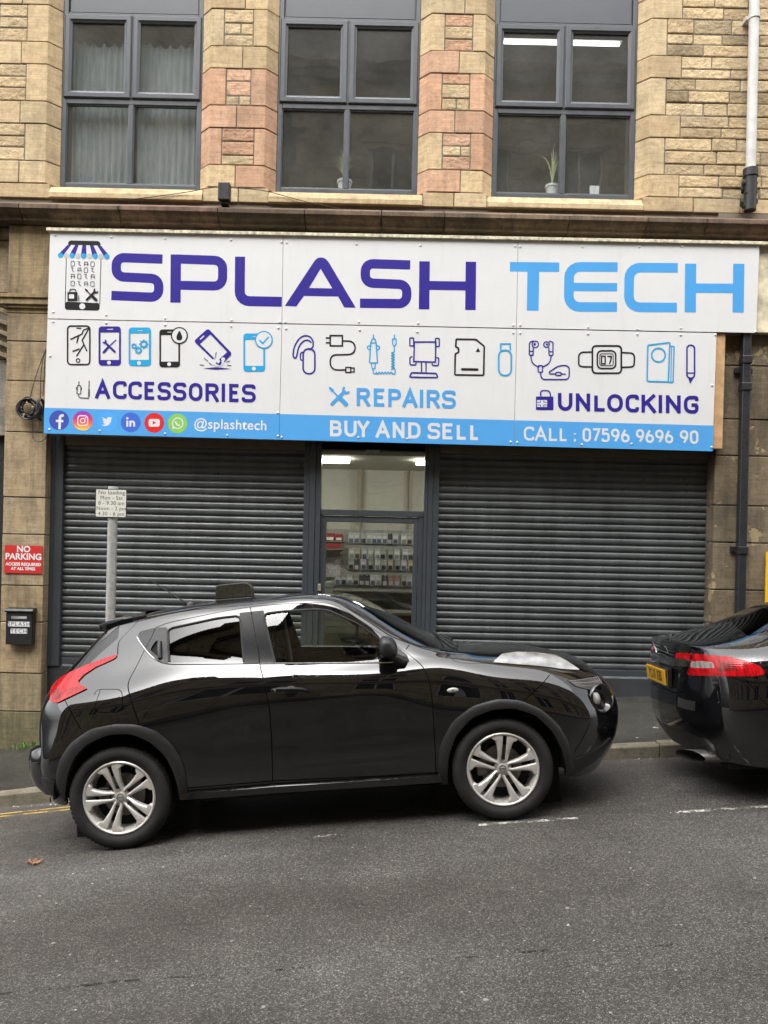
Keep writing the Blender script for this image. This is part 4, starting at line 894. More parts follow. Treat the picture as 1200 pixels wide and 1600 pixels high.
# little shop-phone emblem
i = icon(Z3, 3)
i.po(fillet([(136, 98), (144, 77), (286, 80), (295, 102)], 10, True), BLK); i.st([(131, 150), (126, 375)], 3.5, BLK); i.st([(294, 150), (288, 375)], 3.5, BLK); i.po(fillet([(125, 364), (289, 371), (286, 407), (124, 402)], 12, True), BLK); i.up(); i.di((206, 386), 14, OFF)
for k_ in range(9):
    t0, t1 = k_ / 9, (k_ + 1) / 9; c_ = IND if k_ % 2 == 0 else OFF
    tp = lambda t: (137 + 157 * t, 98 + 4 * t); bt_ = lambda t: (90 + 245 * t, 146 + 6 * t)
    i.po([tp(t0), tp(t1), bt_(t1), bt_(t0)], c_); m = bt_((t0 + t1) / 2); i.di((m[0], m[1] + 1), 12.5, CY2 if k_ % 2 == 0 else (.45, .46, .47), 16)
for r_, yy in enumerate((185, 214, 244, 278)):
    for k_ in range(4):
        x0 = 153 + k_ * 31; yy2 = yy + k_ * .8
        if (r_ + k_) % 3 == 0: i.st(rrect(x0, yy2 - 10, x0 + 16, yy2 + 12, 4), 2.4, BLK, 0, True)
        elif (r_ + k_) % 3 == 1: i.st([(x0, yy2 - 9), (x0 + 12, yy2 - 9), (x0 + 4, yy2 + 3), (x0 + 16, yy2 + 11)], 2.4, BLK, 4)
        else: i.st([(x0 + 2, yy2 + 11), (x0 + 2, yy2 - 8), (x0 + 16, yy2 - 8), (x0 + 16, yy2 + 11)], 2.4, BLK); i.st([(x0 - 2, yy2 + 2), (x0 + 20, yy2 + 2)], 2.4, BLK)
i.po(rrect(137, 319, 184, 361, 4), BLK); i.st([(148, 318), (148, 306), (174, 306), (178, 320)], 4, BLK, 10); i.up(); i.po(rrect(144, 330, 168, 350, 3), OFF); i.st([(190, 335), (190, 362)], 3, BLK); crossed_tools(i, 249, 334, 30, BLK); i.done('shop_emblem')
# social roundels
ZS = [(97, 920, (.045, .075, .36)), (208, 922, None), (322, 925, (.07, .34, .85)), (433, 930, (.05, .13, .55)), (543, 932, (.62, .02, .02)), (652, 935, (.22, .50, .10))]
def rnd(n_, c0, c1):
    i = icon(Z3, 3); x, y, c = ZS[n_]; R_ = 46.5
    if c: i.di((x, y), R_, c, 40); i.up()
    return i, x, y
W1 = (.62, .63, .65)
i, x, y = rnd(0, 0, 0); i.st([(x + 22, y - 22), (x + 6, y - 22), (x + 4, y - 6), (x + 2, y + 42)], 12, W1, 8); i.st([(x - 15, y + 3), (x + 20, y + 4)], 11, W1); i.done('social_badge')
i = icon(Z3, 3); x, y, _ = ZS[1]
for ring_ in range(12):                                     # printed colour blend, yellow at the foot to violet at the head
    r0 = 46.5
    ya, yb = y + r0 - 2 * r0 * ring_ / 12, y + r0 - 2 * r0 * (ring_ + 1) / 12
    f = ring_ / 11; c = tuple(np.interp(f, [0, .35, .65, 1], ch) for ch in ((.85, .80, .55, .20), (.50, .12, .03, .05), (.08, .06, .18, .45)))
    hw = lambda yy: math.sqrt(max(0, r0 * r0 - (yy - y) ** 2))
    A_ = [(x + hw(ya + (yb - ya) * j / 3), ya + (yb - ya) * j / 3) for j in range(4)]; i.po(A_ + [(2 * x - p_[0], p_[1]) for p_ in A_[::-1]] if ring_ not in (0, 11) else [p_ for p_ in A_ + [(2 * x - q_[0], q_[1]) for q_ in A_[::-1]] ], c)
i.up(); i.st(rrect(x - 23, y - 23, x + 23, y + 23, 13), 5.5, W1, 0, True); i.di((x, y), 13, W1, 24, hole=8); i.di((x + 13, y - 13), 3.5, W1); i.done('social_badge')
i, x, y = rnd(2, 0, 0); i.po([(x - 26, y + 18), (x - 10, y + 14), (x - 21, y + 4), (x - 13, y + 3), (x - 24, y - 9), (x - 16, y - 8), (x - 22, y - 20), (x - 2, y - 8), (x, y - 17), (x + 10, y - 21), (x + 17, y - 17), (x + 25, y - 19), (x + 20, y - 11), (x + 17, y + 6), (x + 4, y + 20), (x - 12, y + 23)], W1); i.done('social_badge')
i, x, y = rnd(3, 0, 0); i.st([(x - 16, y - 8), (x - 16, y + 20)], 9, W1); i.di((x - 16, y - 19), 5.5, W1); i.st([(x - 2, y + 20), (x - 2, y - 8)], 9, W1); i.st([(x - 2, y - 4), (x + 16, y - 4), (x + 16, y + 20)], 9, W1, 9); i.done('social_badge')
i, x, y = rnd(4, 0, 0); i.po(rrect(x - 26, y - 18, x + 26, y + 18, 9), W1); i.up(); i.po([(x - 7, y - 9), (x + 10, y), (x - 7, y + 9)], ZS[4][2]); i.done('social_badge')
i, x, y = rnd(5, 0, 0); i.di((x + 1, y - 1), 27, W1, 30, hole=22); i.po([(x - 26, y + 26), (x - 21, y + 9), (x - 8, y + 22)], W1); i.st([(x - 9, y - 11), (x - 8, y - 2), (x + 2, y + 8), (x + 11, y + 10)], 7, W1, 6); i.done('social_badge')
# screw caps
cap = MB().ball((0, 0, 0), (.013, .008, .013), 12, 6); proto = None
caps = [(86, 366.5), (174, 369.5), (258, 371.5), (361, 374), (440, 377.5), (448, 378), (557, 380.5), (657, 382.5), (805, 383.5), (813, 384.5), (910, 384.5), (999, 384.5), (1066, 384), (1183, 384.5), (83, 486.5), (166, 491), (258, 496), (362, 499), (437, 502), (446, 502), (560.5, 502), (653.5, 504), (802, 507), (813, 507), (919, 510), (996, 513), (1064, 511.5), (1181, 517),
        (83, 501.5), (166, 503.5), (258, 506.5), (361, 508.5), (435, 511), (447, 512.5), (562, 514.5), (652, 517.5), (802, 519), (813, 519), (919, 520.5), (996, 521), (1064, 522), (1118, 522), (78, 555), (434, 644), (1113, 601), (77, 670), (156, 672), (258, 676.5), (355, 679), (434, 680), (440, 682), (560, 682.5), (636, 684.5), (798, 689.5), (808, 690), (909, 693.5), (987, 692.5), (1112, 697.5)]
mcap = simple('white screw cap', (.6, .6, .6), .3)
for px_, py_ in caps:
    if proto is None: proto = obj('screw_cap', cap, mcap, smooth=True); o = proto
    else: o = proto.copy(); COL.objects.link(o)
    o.location = P(px_, py_ + 1, SGN - .002); sgn(o)

# ================================================================== street furniture and small fittings
def plate(parent, name, w, h, mat, thick=.004, r=.012, y=0.):
    ring = [(p_[0], p_[1]) for p_ in rrect(-w / 2, -h / 2, w / 2, h / 2, r)]
    return obj(name, MB().prism(ring, y, y + thick, 'y'), mat, parent)
M['signwhite'] = simple('reflective white sign face', (.62, .62, .56), .45, var=.08); M['signred'] = simple('red sign face', (.48, .022, .02), .4, var=.06)
def mtx(x, y, z): return Matrix.Translation((x, y, z)) @ FACE
# sign post with loading plate, stands at the back of the kerb
PD = 7.15; q = P(176.5, 787, PD); zb = pz(q.x, PD)
t = thing('sign_post', 'grey steel post with a small white loading restriction plate, behind the parked car', 'sign post', (q.x, PD, zb))
hp = PZ(176, 763, PD) - zb
obj('pole', MB().lathe([(.0, -.05), (.0435, -.05), (.0435, hp), (.040, hp + .004), (0, hp + .004)], 24, 'z'), M['pole'], t, smooth=True)
obj('cap', MB().lathe([(.0, hp + .018), (.044, hp + .015), (.047, hp), (.047, hp - .02), (.044, hp - .02)], 24, 'z'), M['pole'], t, smooth=True)
pw, ph = 49 * PD / FPX, 44.5 * PD / FPX; zpl = q.z - zb
pt_ = part('plate', t); pt_.location = (0, -.052, zpl)
plate(pt_, 'border', pw, ph, M['ink'], .003, .012, .0005); plate(pt_, 'face', pw - .014, ph - .014, M['signwhite'], .001, .009, -.0012)
for k_, (tx, s_) in enumerate((('No loading', .052), ('Mon - Sat', .050), ('8 - 9.30 am', .050), ('Noon - 2 pm', .049), ('4.30 - 6 pm', .049))):
    text_mesh(tx, s_, 'lettering', M['ink'], pt_, mtx(.004, -.0018, ph * (.37 - .185 * k_)), bold=0., spacing=1.06)
for zz in (.06, -.06): obj('clamp', MB().lathe([(.0445, zpl + zz - .012), (.049, zpl + zz - .012), (.049, zpl + zz + .012), (.0445, zpl + zz + .012)], 20, 'z', closed=True), M['pole'], t)
# red notice on the pilaster
ND = 8.725; q = P(36.5, 874, ND); pw, ph = 59 * ND / FPX, 43.5 * ND / FPX
t = thing('notice', 'red no parking notice with white lettering on the stone pilaster', 'sign', (q.x, ND, q.z))
plate(t, 'face', pw, ph, M['signred'], .004, .006)
for tx, s_, zz, bo in (('NO', .098, .36, .003), ('PARKING', .098, .09, .003), ('ACCESS REQUIRED', .047, -.18, .002), ('AT ALL TIMES', .045, -.34, .002)): text_mesh(tx, s_, 'lettering', M['inkw'], t, mtx(0, -.0012, ph * zz), bold=bo)
# letterbox
LD = 8.73; q = P(34.5, 1006, LD); w, h = 41 * LD / FPX, 57 * LD / FPX
t = thing('letterbox', 'black wall letterbox with white name labels below the red notice', 'letterbox', (q.x, LD, q.z))
M['lbx'] = simple('black powder coat', (.012, .012, .013), .4)
obj('box_body', MB().prism([(0, 0), (-.085, .0), (-.085, h - .05), (0, h - .05)], -w / 2, w / 2, 'x'), M['lbx'], t, bevel=.006)
obj('lid', MB().prism([(.0, h - .049), (-.10, h - .049), (-.105, h - .035), (-.09, h - .01), (0, h)], -w / 2 - .01, w / 2 + .01, 'x'), M['lbx'], t, bevel=.005)
for nm_, tx, zz, ww, s_, hh in (('name_label', 'SPLASH', .56, .245, .062, .055), ('name_label', 'TECH', .37, .185, .062, .055)):
    lb = plate(t, nm_, ww, hh, M['inkw'], .001, .004); lb.location = (0, -.0865, h * zz)
    text_mesh(tx, s_, 'lettering', M['ink'], lb, mtx(0, -.0012, 0), bold=0., spacing=1.3)
lb = plate(t, 'slot_label', .17, .028, M['pole'], .001, .002); lb.location = (0, -.0865, h * .74); text_mesh('POST', .026, 'lettering', M['ink'], lb, mtx(-.045, -.0012, 0)); text_mesh('BOX', .026, 'lettering', M['inkw'], lb, mtx(.045, -.0012, 0))
# coiled cable and flex on the pilaster
t = thing('cable_coil', 'tangled black cable coil hanging on the pilaster beside the sign', 'cable', P(45, 640, 8.68)); cb = MB(); o_ = P(45, 640, 8.68); random.seed(3)
for k_ in range(14):
    r_ = random.uniform(.065, .13); tx, tz = random.uniform(-.5, .5), random.uniform(-.4, .4); ox, oz = random.uniform(-.02, .03), random.uniform(-.02, .02); ph_ = random.uniform(0, 6)
    cb.tube([(ox + r_ * math.cos(a_), .02 * math.sin(2 * a_ + ph_) + tx * .08 * math.cos(a_) - .01 * k_ * .3, oz + r_ * .95 * math.sin(a_)) for a_ in [j * 2 * math.pi / 28 for j in range(28)]], .0075, 6, closed=True)
obj('loops', cb, M['black_plastic'], t, smooth=True)
ties = MB()
for an in (.3, 1.6, 2.9, 4.2): ties.tube([(math.cos(an) * .06, -.045, math.sin(an) * .06), (math.cos(an + .1) * .115, -.03, math.sin(an + .1) * .115)], .009, 6)
obj('tie', ties, simple('cream tape', (.5, .43, .28), .6), t)
rl = MB()
for k_ in range(7): rl.tube([(.145 + .006 * math.sin(k_) + .02 * math.cos(a_), -.02 + .045 * math.cos(a_), .0 + .115 * math.sin(a_)) for a_ in [j * 2 * math.pi / 24 for j in range(24)]], .008 + .001 * k_, 6, closed=True)
obj('reel', rl, M['black_plastic'], t, smooth=True)
fl = MB()
for (a, b, c, d_) in (((47, 622), (55, 590), (66, 560), (72, 545)), ((63, 622), (64, 580), (67, 560), (72, 546)), ((67, 620), (69, 590), (70, 560), (72, 547)), ((50, 655), (52, 690), (70, 690), (76, 672))):
    pts = [tuple(P(*p_, 8.66) - o_) for p_ in fillet([a, b, c, d_], 14)]; fl.tube(pts, .0045, 6)
obj('flex', fl, M['black_plastic'], t, smooth=True)
# alarm box on the cornice and its cable
q = P(350.5, 315, 8.62); t = thing('alarm_box', 'small black box on the cornice between the left and middle windows', 'box', q)
obj('box_body', MB().box(-.065, .065, -.05, .06, .0, .20), M['lbx'], t, bevel=.012, segs=3); obj('bracket', MB().box(-.04, .04, -.02, .18, -.03, -.001), M['lbx'], t, bevel=.003)
cb = MB()
for pts in ([(185, 313), (230, 309), (300, 299), (322, 294), (343, 292)], [(360, 293), (412, 297), (440, 305), (480, 316), (535, 327)]): cb.tube([P(a, b, 8.755) for a, b in fillet(pts, 20)], .0045, 6)
o = obj('cable_run', cb, M['black_plastic'], smooth=True); tag(o, 'thin black cable strung along the sill course to the black box', 'cable'); set_origin(o, P(350, 300, 8.755))
# downpipes
q0, q1 = P(1181, -140, 8.68), P(1173, 264, 8.68); xx = q1.x; t = thing('downpipe', 'white round downpipe on the upper wall near the right edge', 'drainpipe', (xx, 8.68, q1.z)); H_ = q0.z - q1.z
M['pipew'] = simple('dirty white plastic', (.52, .52, .50), .45, var=.15, vscale=8)
obj('pipe', MB().tube([(0, 0, 0), (0, 0, H_)], .055, 20), M['pipew'], t, smooth=True); zk = PZ(1177, 26, 8.68) - q1.z
obj('collar', MB().lathe([(.056, zk - .03), (.064, zk - .03), (.064, zk + .03), (.056, zk + .03)], 20, 'z', closed=True), M['pipew'], t); obj('bracket', MB().box(-.08, .08, .02, .12, zk - .02, zk + .02), M['pipew'], t)
z2 = PZ(1172, 332, 8.68) - q1.z
obj('old_pipe_end', MB().tube([(0, 0, z2 + .02), (0, 0, -.002)], [.066, .07], 18).lathe([(.072, -.09), (.082, -.09), (.082, -.005), (.072, -.005)], 18, 'z', closed=True), M['black_plastic'], t, smooth=True)
fo = MB(); random.seed(11)
for k_ in range(26): fo.ball((random.uniform(-.075, .075), random.uniform(-.03, .07), z2 + random.uniform(.06, .34)), random.uniform(.02, .045), 8, 6)
obj('sealant', fo, simple('sooty sealing foam', (.028, .025, .022), .95, var=.5, bscale=60, bdist=.01), t, smooth=True)
q0, q1 = P(1165.5, 512, 8.66), P(1155, 1075, 8.66); xx = PX(1161, 735, 8.66); zb = pz(xx, 8.66); t = thing('downpipe', 'square black downpipe on the right pilaster behind the saloon', 'drainpipe', (xx, 8.66, zb))
obj('pipe', MB().box(-.046, .046, -.046, .046, .06, q0.z - zb), simple('black iron pipe', (.02, .022, .026), .35, var=.2), t, bevel=.012, segs=3)
for py in (563, 605, 860): zk = PZ(1160, py, 8.66) - zb; obj('collar', MB().box(-.058, .058, -.058, .05, zk - .045, zk + .045), M['black_plastic'], t, bevel=.01)
for py in (578, 858): zk = PZ(1160, py, 8.66) - zb; obj('bracket', MB().box(-.10, .10, .03, .07, zk - .03, zk + .03), M['black_plastic'], t, bevel=.005)
obj('shoe', MB().prism([(-.05, 0.02), (-.13, .0), (-.13, .05), (-.05, .12), (.05, .12), (.05, .02)], -.05, .05, 'x'), M['black_plastic'], t, bevel=.008)
q0, q1 = P(1197.5, 862, 8.70), P(1230, 958, 8.70); o = obj('yellow_board', MB().box(0, q1.x - q0.x, 0, .02, 0, q0.z - q1.z).box(.03, q1.x - q0.x - .03, -.004, -.0005, .03, q0.z - q1.z - .03), simple('yellow board', (.75, .46, .03), .45)); o.location = (q0.x, 8.70, q1.z); tag(o, 'yellow board on the stone wall, cut off by the right edge', 'board')
# fallen leaf on the road
M['dryleaf'] = simple('dry brown leaf', (.30, .13, .05), .7, var=.4, vscale=50)
for n_, (px_, py_, rz, sz) in enumerate(((50, 1351, .3, .07),)):
    x_, y_ = road_pt(px_, py_); lf = MB()
    for an, ln in ((0, 1), (.9, .75), (-.9, .75), (2.2, .6), (-2.2, .6), (3.14, .5)):
        d_ = Vector((math.cos(an), math.sin(an), 0)); n2 = Vector((-d_.y, d_.x, 0)); L_ = sz * ln
        lf.add([Vector((0, 0, .012)), d_ * L_ * .5 + n2 * L_ * .22 + Vector((0, 0, .018)), d_ * L_ + Vector((0, 0, .035)), d_ * L_ * .5 - n2 * L_ * .22 + Vector((0, 0, .01))], [(0, 1, 2, 3)])
    lf.tube([(0, 0, .012), (-sz * .8, sz * .3, .02)], .002, 5)
    o = obj('fallen_leaf', lf, M['dryleaf'], recalc=False); o.location = (x_, y_, gz(x_, y_)); o.rotation_euler = (0, 0, rz); tag(o, 'dry brown fallen leaf lying on the road at the lower left', 'leaf')
gt = MB(); random.seed(17)
for k_ in range(420):
    if k_ < 230: x_, y_ = random.uniform(-4.6, 4.6), 6.82 - abs(random.gauss(0, .10)) - .01; z_ = gz(x_, y_)
    elif k_ < 330: x_, y_ = random.uniform(-4.6, 4.6), random.uniform(7.0, 8.75); z_ = pz(x_, y_)
    else: x_, y_ = random.uniform(-3, 3), random.uniform(2.6, 5.2); z_ = gz(x_, y_)
    s_ = random.uniform(.004, .013) * (1 if k_ < 330 else .6); t_ = random.choice([(.35, .33, .29), (.2, .18, .15), (.12, .09, .06), (.42, .40, .36)])
    gt.ball((x_, y_, z_ + s_ * .3), (s_ * random.uniform(.7, 1.5), s_, s_ * .5), 6, 4, t_)
tag(obj('grit', gt, M['painted']), kind='stuff')
# weeds at the foot of the left pilaster
wd_ = MB(); random.seed(5)
for k_ in range(60):
    x_ = PX(random.uniform(22, 62), 1180, 8.6); y_ = random.uniform(8.55, 8.70); z_ = pz(x_, y_); an = random.uniform(0, 6.28); h_ = random.uniform(.03, .09)
    wd_.add([(x_, y_, z_), (x_ + .02 * math.cos(an) + .01, y_ + .02 * math.sin(an), z_ + h_), (x_ + .03 * math.cos(an), y_ + .03 * math.sin(an), z_ + h_ * .8)], [(0, 1, 2)])
o = obj('weeds', wd_, simple('green weeds', (.12, .20, .04), .6, var=.4), recalc=False); tag(o, kind='stuff')
# ================================================================== the terrace across the road, seen only as reflections
OPB = thing('stone_terrace', 'sandstone terrace across the road, seen in the car and window reflections', 'building', (0, -3.2, 0))
ow, od, orf = MB(), MB(), MB(); YO = -3.2; random.seed(21)
def oblock(x0, x1, z0, z1): ow.box(x0 + .006, x1 - .006, YO - .3, YO + random.uniform(-.01, .01), z0 + .006, z1 - .006, tint((.38, .31, .20), .22))
EAVES = ((-20, -9.0, 10.5), (-9.0, -5.2, 11.4), (-5.2, -3.3, 9.8), (-3.3, 20, 15.2))
def eave(x): return next(h_ for a_, b_, h_ in EAVES if a_ <= x < b_ + 1e-6)
wins = []
for s_ in range(4):
    zb_ = (.9, 4.5, 8.0, 11.2)[s_]
    for k_ in range(-7, 8):
        if zb_ + 2 > min(eave(k_ * 2.6 - .8), eave(k_ * 2.6 + .8)) - .6: continue
        wins.append((k_ * 2.6 - .6, k_ * 2.6 + .6, zb_, zb_ + (2.2 if s_ == 0 else 1.9)))
z = -2.5; HT = 11.6
while z < 15.2:
    h = random.uniform(.24, .32); x = -20.
    while x < 20:
        w = random.uniform(.45, .95); zm = z + h / 2; nb_ = min([b_ for a_, b_, h_ in EAVES if x < b_ - 1e-6]); w = min(w, nb_ - x) if nb_ - x - w > .1 or nb_ - x <= w else w
        if zm > eave(x) - .3: x += w; continue
        a_, b_ = x, x + w
        for (wx0, wx1, wz0, wz1) in wins:
            if wz0 < zm < wz1:
                if wx0 - .02 <= a_ < wx1: a_ = wx1
                if wx0 < b_ <= wx1 + .02: b_ = wx0
                if a_ < wx0 and b_ > wx1: oblock(a_, wx0, z, z + h); a_ = wx1
        if b_ - a_ > .05: oblock(a_, b_, z, z + h)
        x += w
    z += h
obj('wall', ow, M['rock'], OPB).matrix_parent_inverse = Matrix.Translation((0, 3.2, 0))
[od.box(a_, b_, YO - .32, YO - .22, -3, h_) for a_, b_, h_ in EAVES]; obj('backing', od, M['dark'], OPB).matrix_parent_inverse = Matrix.Translation((0, 3.2, 0))
for zz, d_, h_ in ((3.75, .22, .22), (7.3, .12, .14)): orf.box(-20.05, 20.05, YO - .3, YO + d_, zz, zz + h_, (.22, .17, .11)).box(-20.05, 20.05, YO - .3, YO + d_ * .6, zz - h_ * .6, zz - .002, (.22, .17, .11))
for k_ in range(-7, 8):
    for zt_ in (3.1, 6.4, 9.9, 13.1):
        if zt_ + .4 < min(eave(k_ * 2.6 - .8), eave(k_ * 2.6 + .8)): orf.box(k_ * 2.6 - .75, k_ * 2.6 + .75, YO - .3, YO + .05, zt_ + .003, zt_ + .3, (.36, .28, .17))
for a_, b_, h_ in EAVES:
    orf.box(a_, b_, YO - .3, YO + .35, h_ - .25, h_, (.22, .17, .11)); orf.box(a_ + .01, b_ - .01, YO - .3, YO + .2, h_ - .45, h_ - .252, (.22, .17, .11))
    orf.prism([(YO - .1, h_ + .003), (YO - 4, h_ + (4.2 if h_ > 12 else 1.2)), (YO - 4, h_ - .2), (YO - .25, h_ - .2)], a_ + .02, b_ - .02, 'x', (.13, .12, .11))
for xx in (-13, -5.9, 1.6, 9.5): orf.box(xx - .6, xx + .6, YO - 1.9, YO - .9, eave(xx), eave(xx) + 2.1, (.25, .19, .12))
obj('cornice', orf, M['sooty'], OPB).matrix_parent_inverse = Matrix.Translation((0, 3.2, 0))
ofr = MB(); og = MB()
for (x0, x1, z0, z1) in wins:
    for a_, b_ in ((x0, x0 + .07), (x1 - .07, x1), ((x0 + x1) / 2 - .03, (x0 + x1) / 2 + .03)): ofr.box(a_, b_, YO - .2, YO - .12, z0, z1)
    ofr.box(x0 + .07, x1 - .07, YO - .2, YO - .12, z1 - .07, z1).box(x0 + .07, x1 - .07, YO - .2, YO - .12, z0, z0 + .07)
obj('window_frames', ofr, M['pipew'], OPB).matrix_parent_inverse = Matrix.Translation((0, 3.2, 0))

ml = thing('added_reflection_block', 'tall stone block added out of view behind the terrace to dim the left window reflection', 'building', (-16, -24, 0))
mw = MB(); random.seed(31)  # unseen added block: hides bright sky from the left upper window's reflection
for s_ in range(10):
    z0 = -1 + s_ * 3.35
    mw.box(-30.5, 30, -.4, 0, z0, z0 + 1.3, tint((.30, .25, .165), .12)).box(-30.5, 30, -.3, .12, z0 + 3.1, z0 + 3.34, (.25, .21, .14))
    for k_ in range(20):
        xx = -30.5 + k_ * 3.05; mw.box(xx, xx + 1.55, -.4, 0, z0 + 1.301, z0 + 3.099, tint((.30, .25, .165), .16))
obj('wall', mw, M['rock'], ml); obj('dark_openings', MB().box(-30.4, 29.9, -.8, -.45, -1, 32), M['dark'], ml)
# ================================================================== cars: smooth shells lofted over a control net, cut into panels
def spline_eval(t, Y, tq):
    """natural cubic spline through Y (n, ...) at knots t"""
    n = len(t); h = np.diff(t); sh = Y.shape; Y2 = Y.reshape(n, -1)
    A = np.zeros((n, n)); b = np.zeros_like(Y2); A[0, 0] = A[-1, -1] = 1
    for i in range(1, n - 1):
        A[i, i - 1] = h[i - 1]; A[i, i] = 2 * (h[i - 1] + h[i]); A[i, i + 1] = h[i]
        b[i] = 6 * ((Y2[i + 1] - Y2[i]) / h[i] - (Y2[i] - Y2[i - 1]) / h[i - 1])
    m = np.linalg.solve(A, b); k = np.clip(np.searchsorted(t, tq) - 1, 0, n - 2)
    d = (tq - t[k])[:, None]; e = (t[k + 1] - tq)[:, None]; hk = h[k][:, None]
    r = m[k] * e**3 / (6 * hk) + m[k + 1] * d**3 / (6 * hk) + (Y2[k] / hk - m[k] * hk / 6) * e + (Y2[k + 1] / hk - m[k + 1] * hk / 6) * d
    return r.reshape((len(tq),) + sh[1:])
def cr_eval(t, Y, tq):
    n = len(t); sh = Y.shape; Y2 = Y.reshape(n, -1); m = np.zeros_like(Y2); h = np.diff(t); d = np.diff(Y2, axis=0) / h[:, None]
    m[0], m[-1] = d[0], d[-1]
    for i in range(1, n - 1): m[i] = np.where(d[i - 1] * d[i] > 0, 2 * d[i - 1] * d[i] / (d[i - 1] + d[i] + 1e-12), 0) * .6 + .4 * (d[i - 1] * h[i] + d[i] * h[i - 1]) / (h[i] + h[i - 1])
    k = np.clip(np.searchsorted(t, tq) - 1, 0, n - 2); hk = h[k][:, None]; u = ((tq - t[k])[:, None]) / hk
    r = (2 * u**3 - 3 * u**2 + 1) * Y2[k] + (u**3 - 2 * u**2 + u) * hk * m[k] + (-2 * u**3 + 3 * u**2) * Y2[k + 1] + (u**3 - u**2) * hk * m[k + 1]
    return r.reshape((len(tq),) + sh[1:])
class Shell:
    def __init__(s, net, xf, na=420, nb=200, smooth=5):
        net = np.asarray(net, float); s.net = net                       # stations x lines x 3, near side is -y
        net = net * np.array([1, -1, 1.])
        N, K = net.shape[:2]
        ls = np.sqrt(((net[1:] - net[:-1]) ** 2).sum(-1)).mean(1) ** .7; s.ti = np.concatenate([[0], np.cumsum(ls)])
        lk = np.sqrt(((net[:, 1:] - net[:, :-1]) ** 2).sum(-1)).mean(0) ** .7; s.tk = np.concatenate([[0], np.cumsum(lk)])
        ta = np.linspace(0, s.ti[-1], na); tb = np.linspace(0, s.tk[-1], nb)
        S = .5 * spline_eval(s.ti, net, ta) + .5 * cr_eval(s.ti, net, ta); S = np.swapaxes(spline_eval(s.tk, np.swapaxes(S, 0, 1), tb), 0, 1)
        for _ in range(smooth):
            T = S.copy(); T[1:-1] = .25 * S[:-2] + .5 * S[1:-1] + .25 * S[2:]; S = T
            T = S.copy(); T[:, 1:-1] = .25 * S[:, :-2] + .5 * S[:, 1:-1] + .25 * S[:, 2:]; S = T
        S[0, :, 1] = np.minimum(S[0, :, 1], 0) * 0; S[-1, :, 1] = 0; S[:, -1, 1] = 0
        S[..., 1] = np.minimum(S[..., 1], 0)
        s.S = S; s.na, s.nb = na, nb; s.ta, s.tb = ta, tb
        s.da = np.sqrt((np.diff(S, axis=0) ** 2).sum(-1)).mean(); s.db = np.sqrt((np.diff(S, axis=1) ** 2).sum(-1)).mean()
        ga = np.gradient(S, axis=0); gb = np.gradient(S, axis=1)
        ga[0] *= [0, 1, 0]; ga[0, :, 1] -= 1e-6; ga[-1] *= [0, 1, 0]; ga[-1, :, 1] += 1e-6
        gb[:, -1] *= [0, 1, 0]; gb[:, -1, 1] += 1e-6
        nrm = np.cross(ga, gb); nrm /= np.linalg.norm(nrm, axis=-1, keepdims=True) + 1e-12
        if nrm[na // 2, nb // 4, 1] > 0: nrm = -nrm
        s.Nn = nrm; s.xf = xf
        Wd = S @ np.array(xf.to_3x3()).T + np.array(xf.translation)
        s.px = project(Wd)
        Rn = nrm @ np.array(xf.to_3x3()).T; s.vis = (Rn * (np.array([0, 0, EYE]) - Wd)).sum(-1) > 0
    def samp(s, A, ab):
        ab = np.asarray(ab, float); a = np.clip(ab[..., 0], 0, s.na - 1.0001); b = np.clip(ab[..., 1], 0, s.nb - 1.0001)
        i = a.astype(int); j = b.astype(int); u = (a - i)[..., None]; v = (b - j)[..., None]
        return A[i, j] * (1 - u) * (1 - v) + A[i + 1, j] * u * (1 - v) + A[i, j + 1] * (1 - u) * v + A[i + 1, j + 1] * u * v
    def at(s, ab, off=0.):
        p = s.samp(s.S, ab)
        if off: p = p + s.nrm(ab) * off
        return p
    def nrm(s, ab):
        n = s.samp(s.Nn, ab); return n / (np.linalg.norm(n, axis=-1, keepdims=True) + 1e-12)
    def inv(s, pts):
        """photo points on the visible side -> surface parameters"""
        out = []
        for p in pts:
            d = ((s.px - np.array(p)) ** 2).sum(-1) + np.where(s.vis, 0, 400.)
            i, j = np.unravel_index(np.argmin(d), d.shape); ab = np.array([i, j], float)
            for _ in range(4):
                e = .5; f0 = s.samp(s.px, ab); fa = s.samp(s.px, ab + [e, 0]) - s.samp(s.px, ab - [e, 0]); fb = s.samp(s.px, ab + [0, e]) - s.samp(s.px, ab - [0, e])
                J = np.stack([fa, fb], 1)
                if abs(np.linalg.det(J)) < 1e-3: break
                st = np.linalg.solve(J, np.array(p) - f0)
                if np.abs(st).max() > 6: break
                ab = np.clip(ab + st, [0, 0], [s.na - 1, s.nb - 1])
            out.append(ab)
        return np.array(out)
    def ik(s, pts):
        """(station, line) of the control net -> surface parameters"""
        p = np.asarray(pts, float)
        a = np.interp(np.interp(p[:, 0], np.arange(len(s.ti)), s.ti), s.ta, np.arange(s.na)); b = np.interp(np.interp(p[:, 1], np.arange(len(s.tk)), s.tk), s.tb, np.arange(s.nb))
        return np.stack([a, b], 1)
def dens(ring, step, closed=True):
    out = []; n = len(ring)
    for i in range(n if closed else n - 1):
        a, b = np.array(ring[i], float), np.array(ring[(i + 1) % n], float); m = max(1, int(math.ceil(np.linalg.norm(b - a) / step)))
        out += [tuple(a + (b - a) * j / m) for j in range(m)]
    if not closed: out.append(tuple(ring[-1]))
    return out
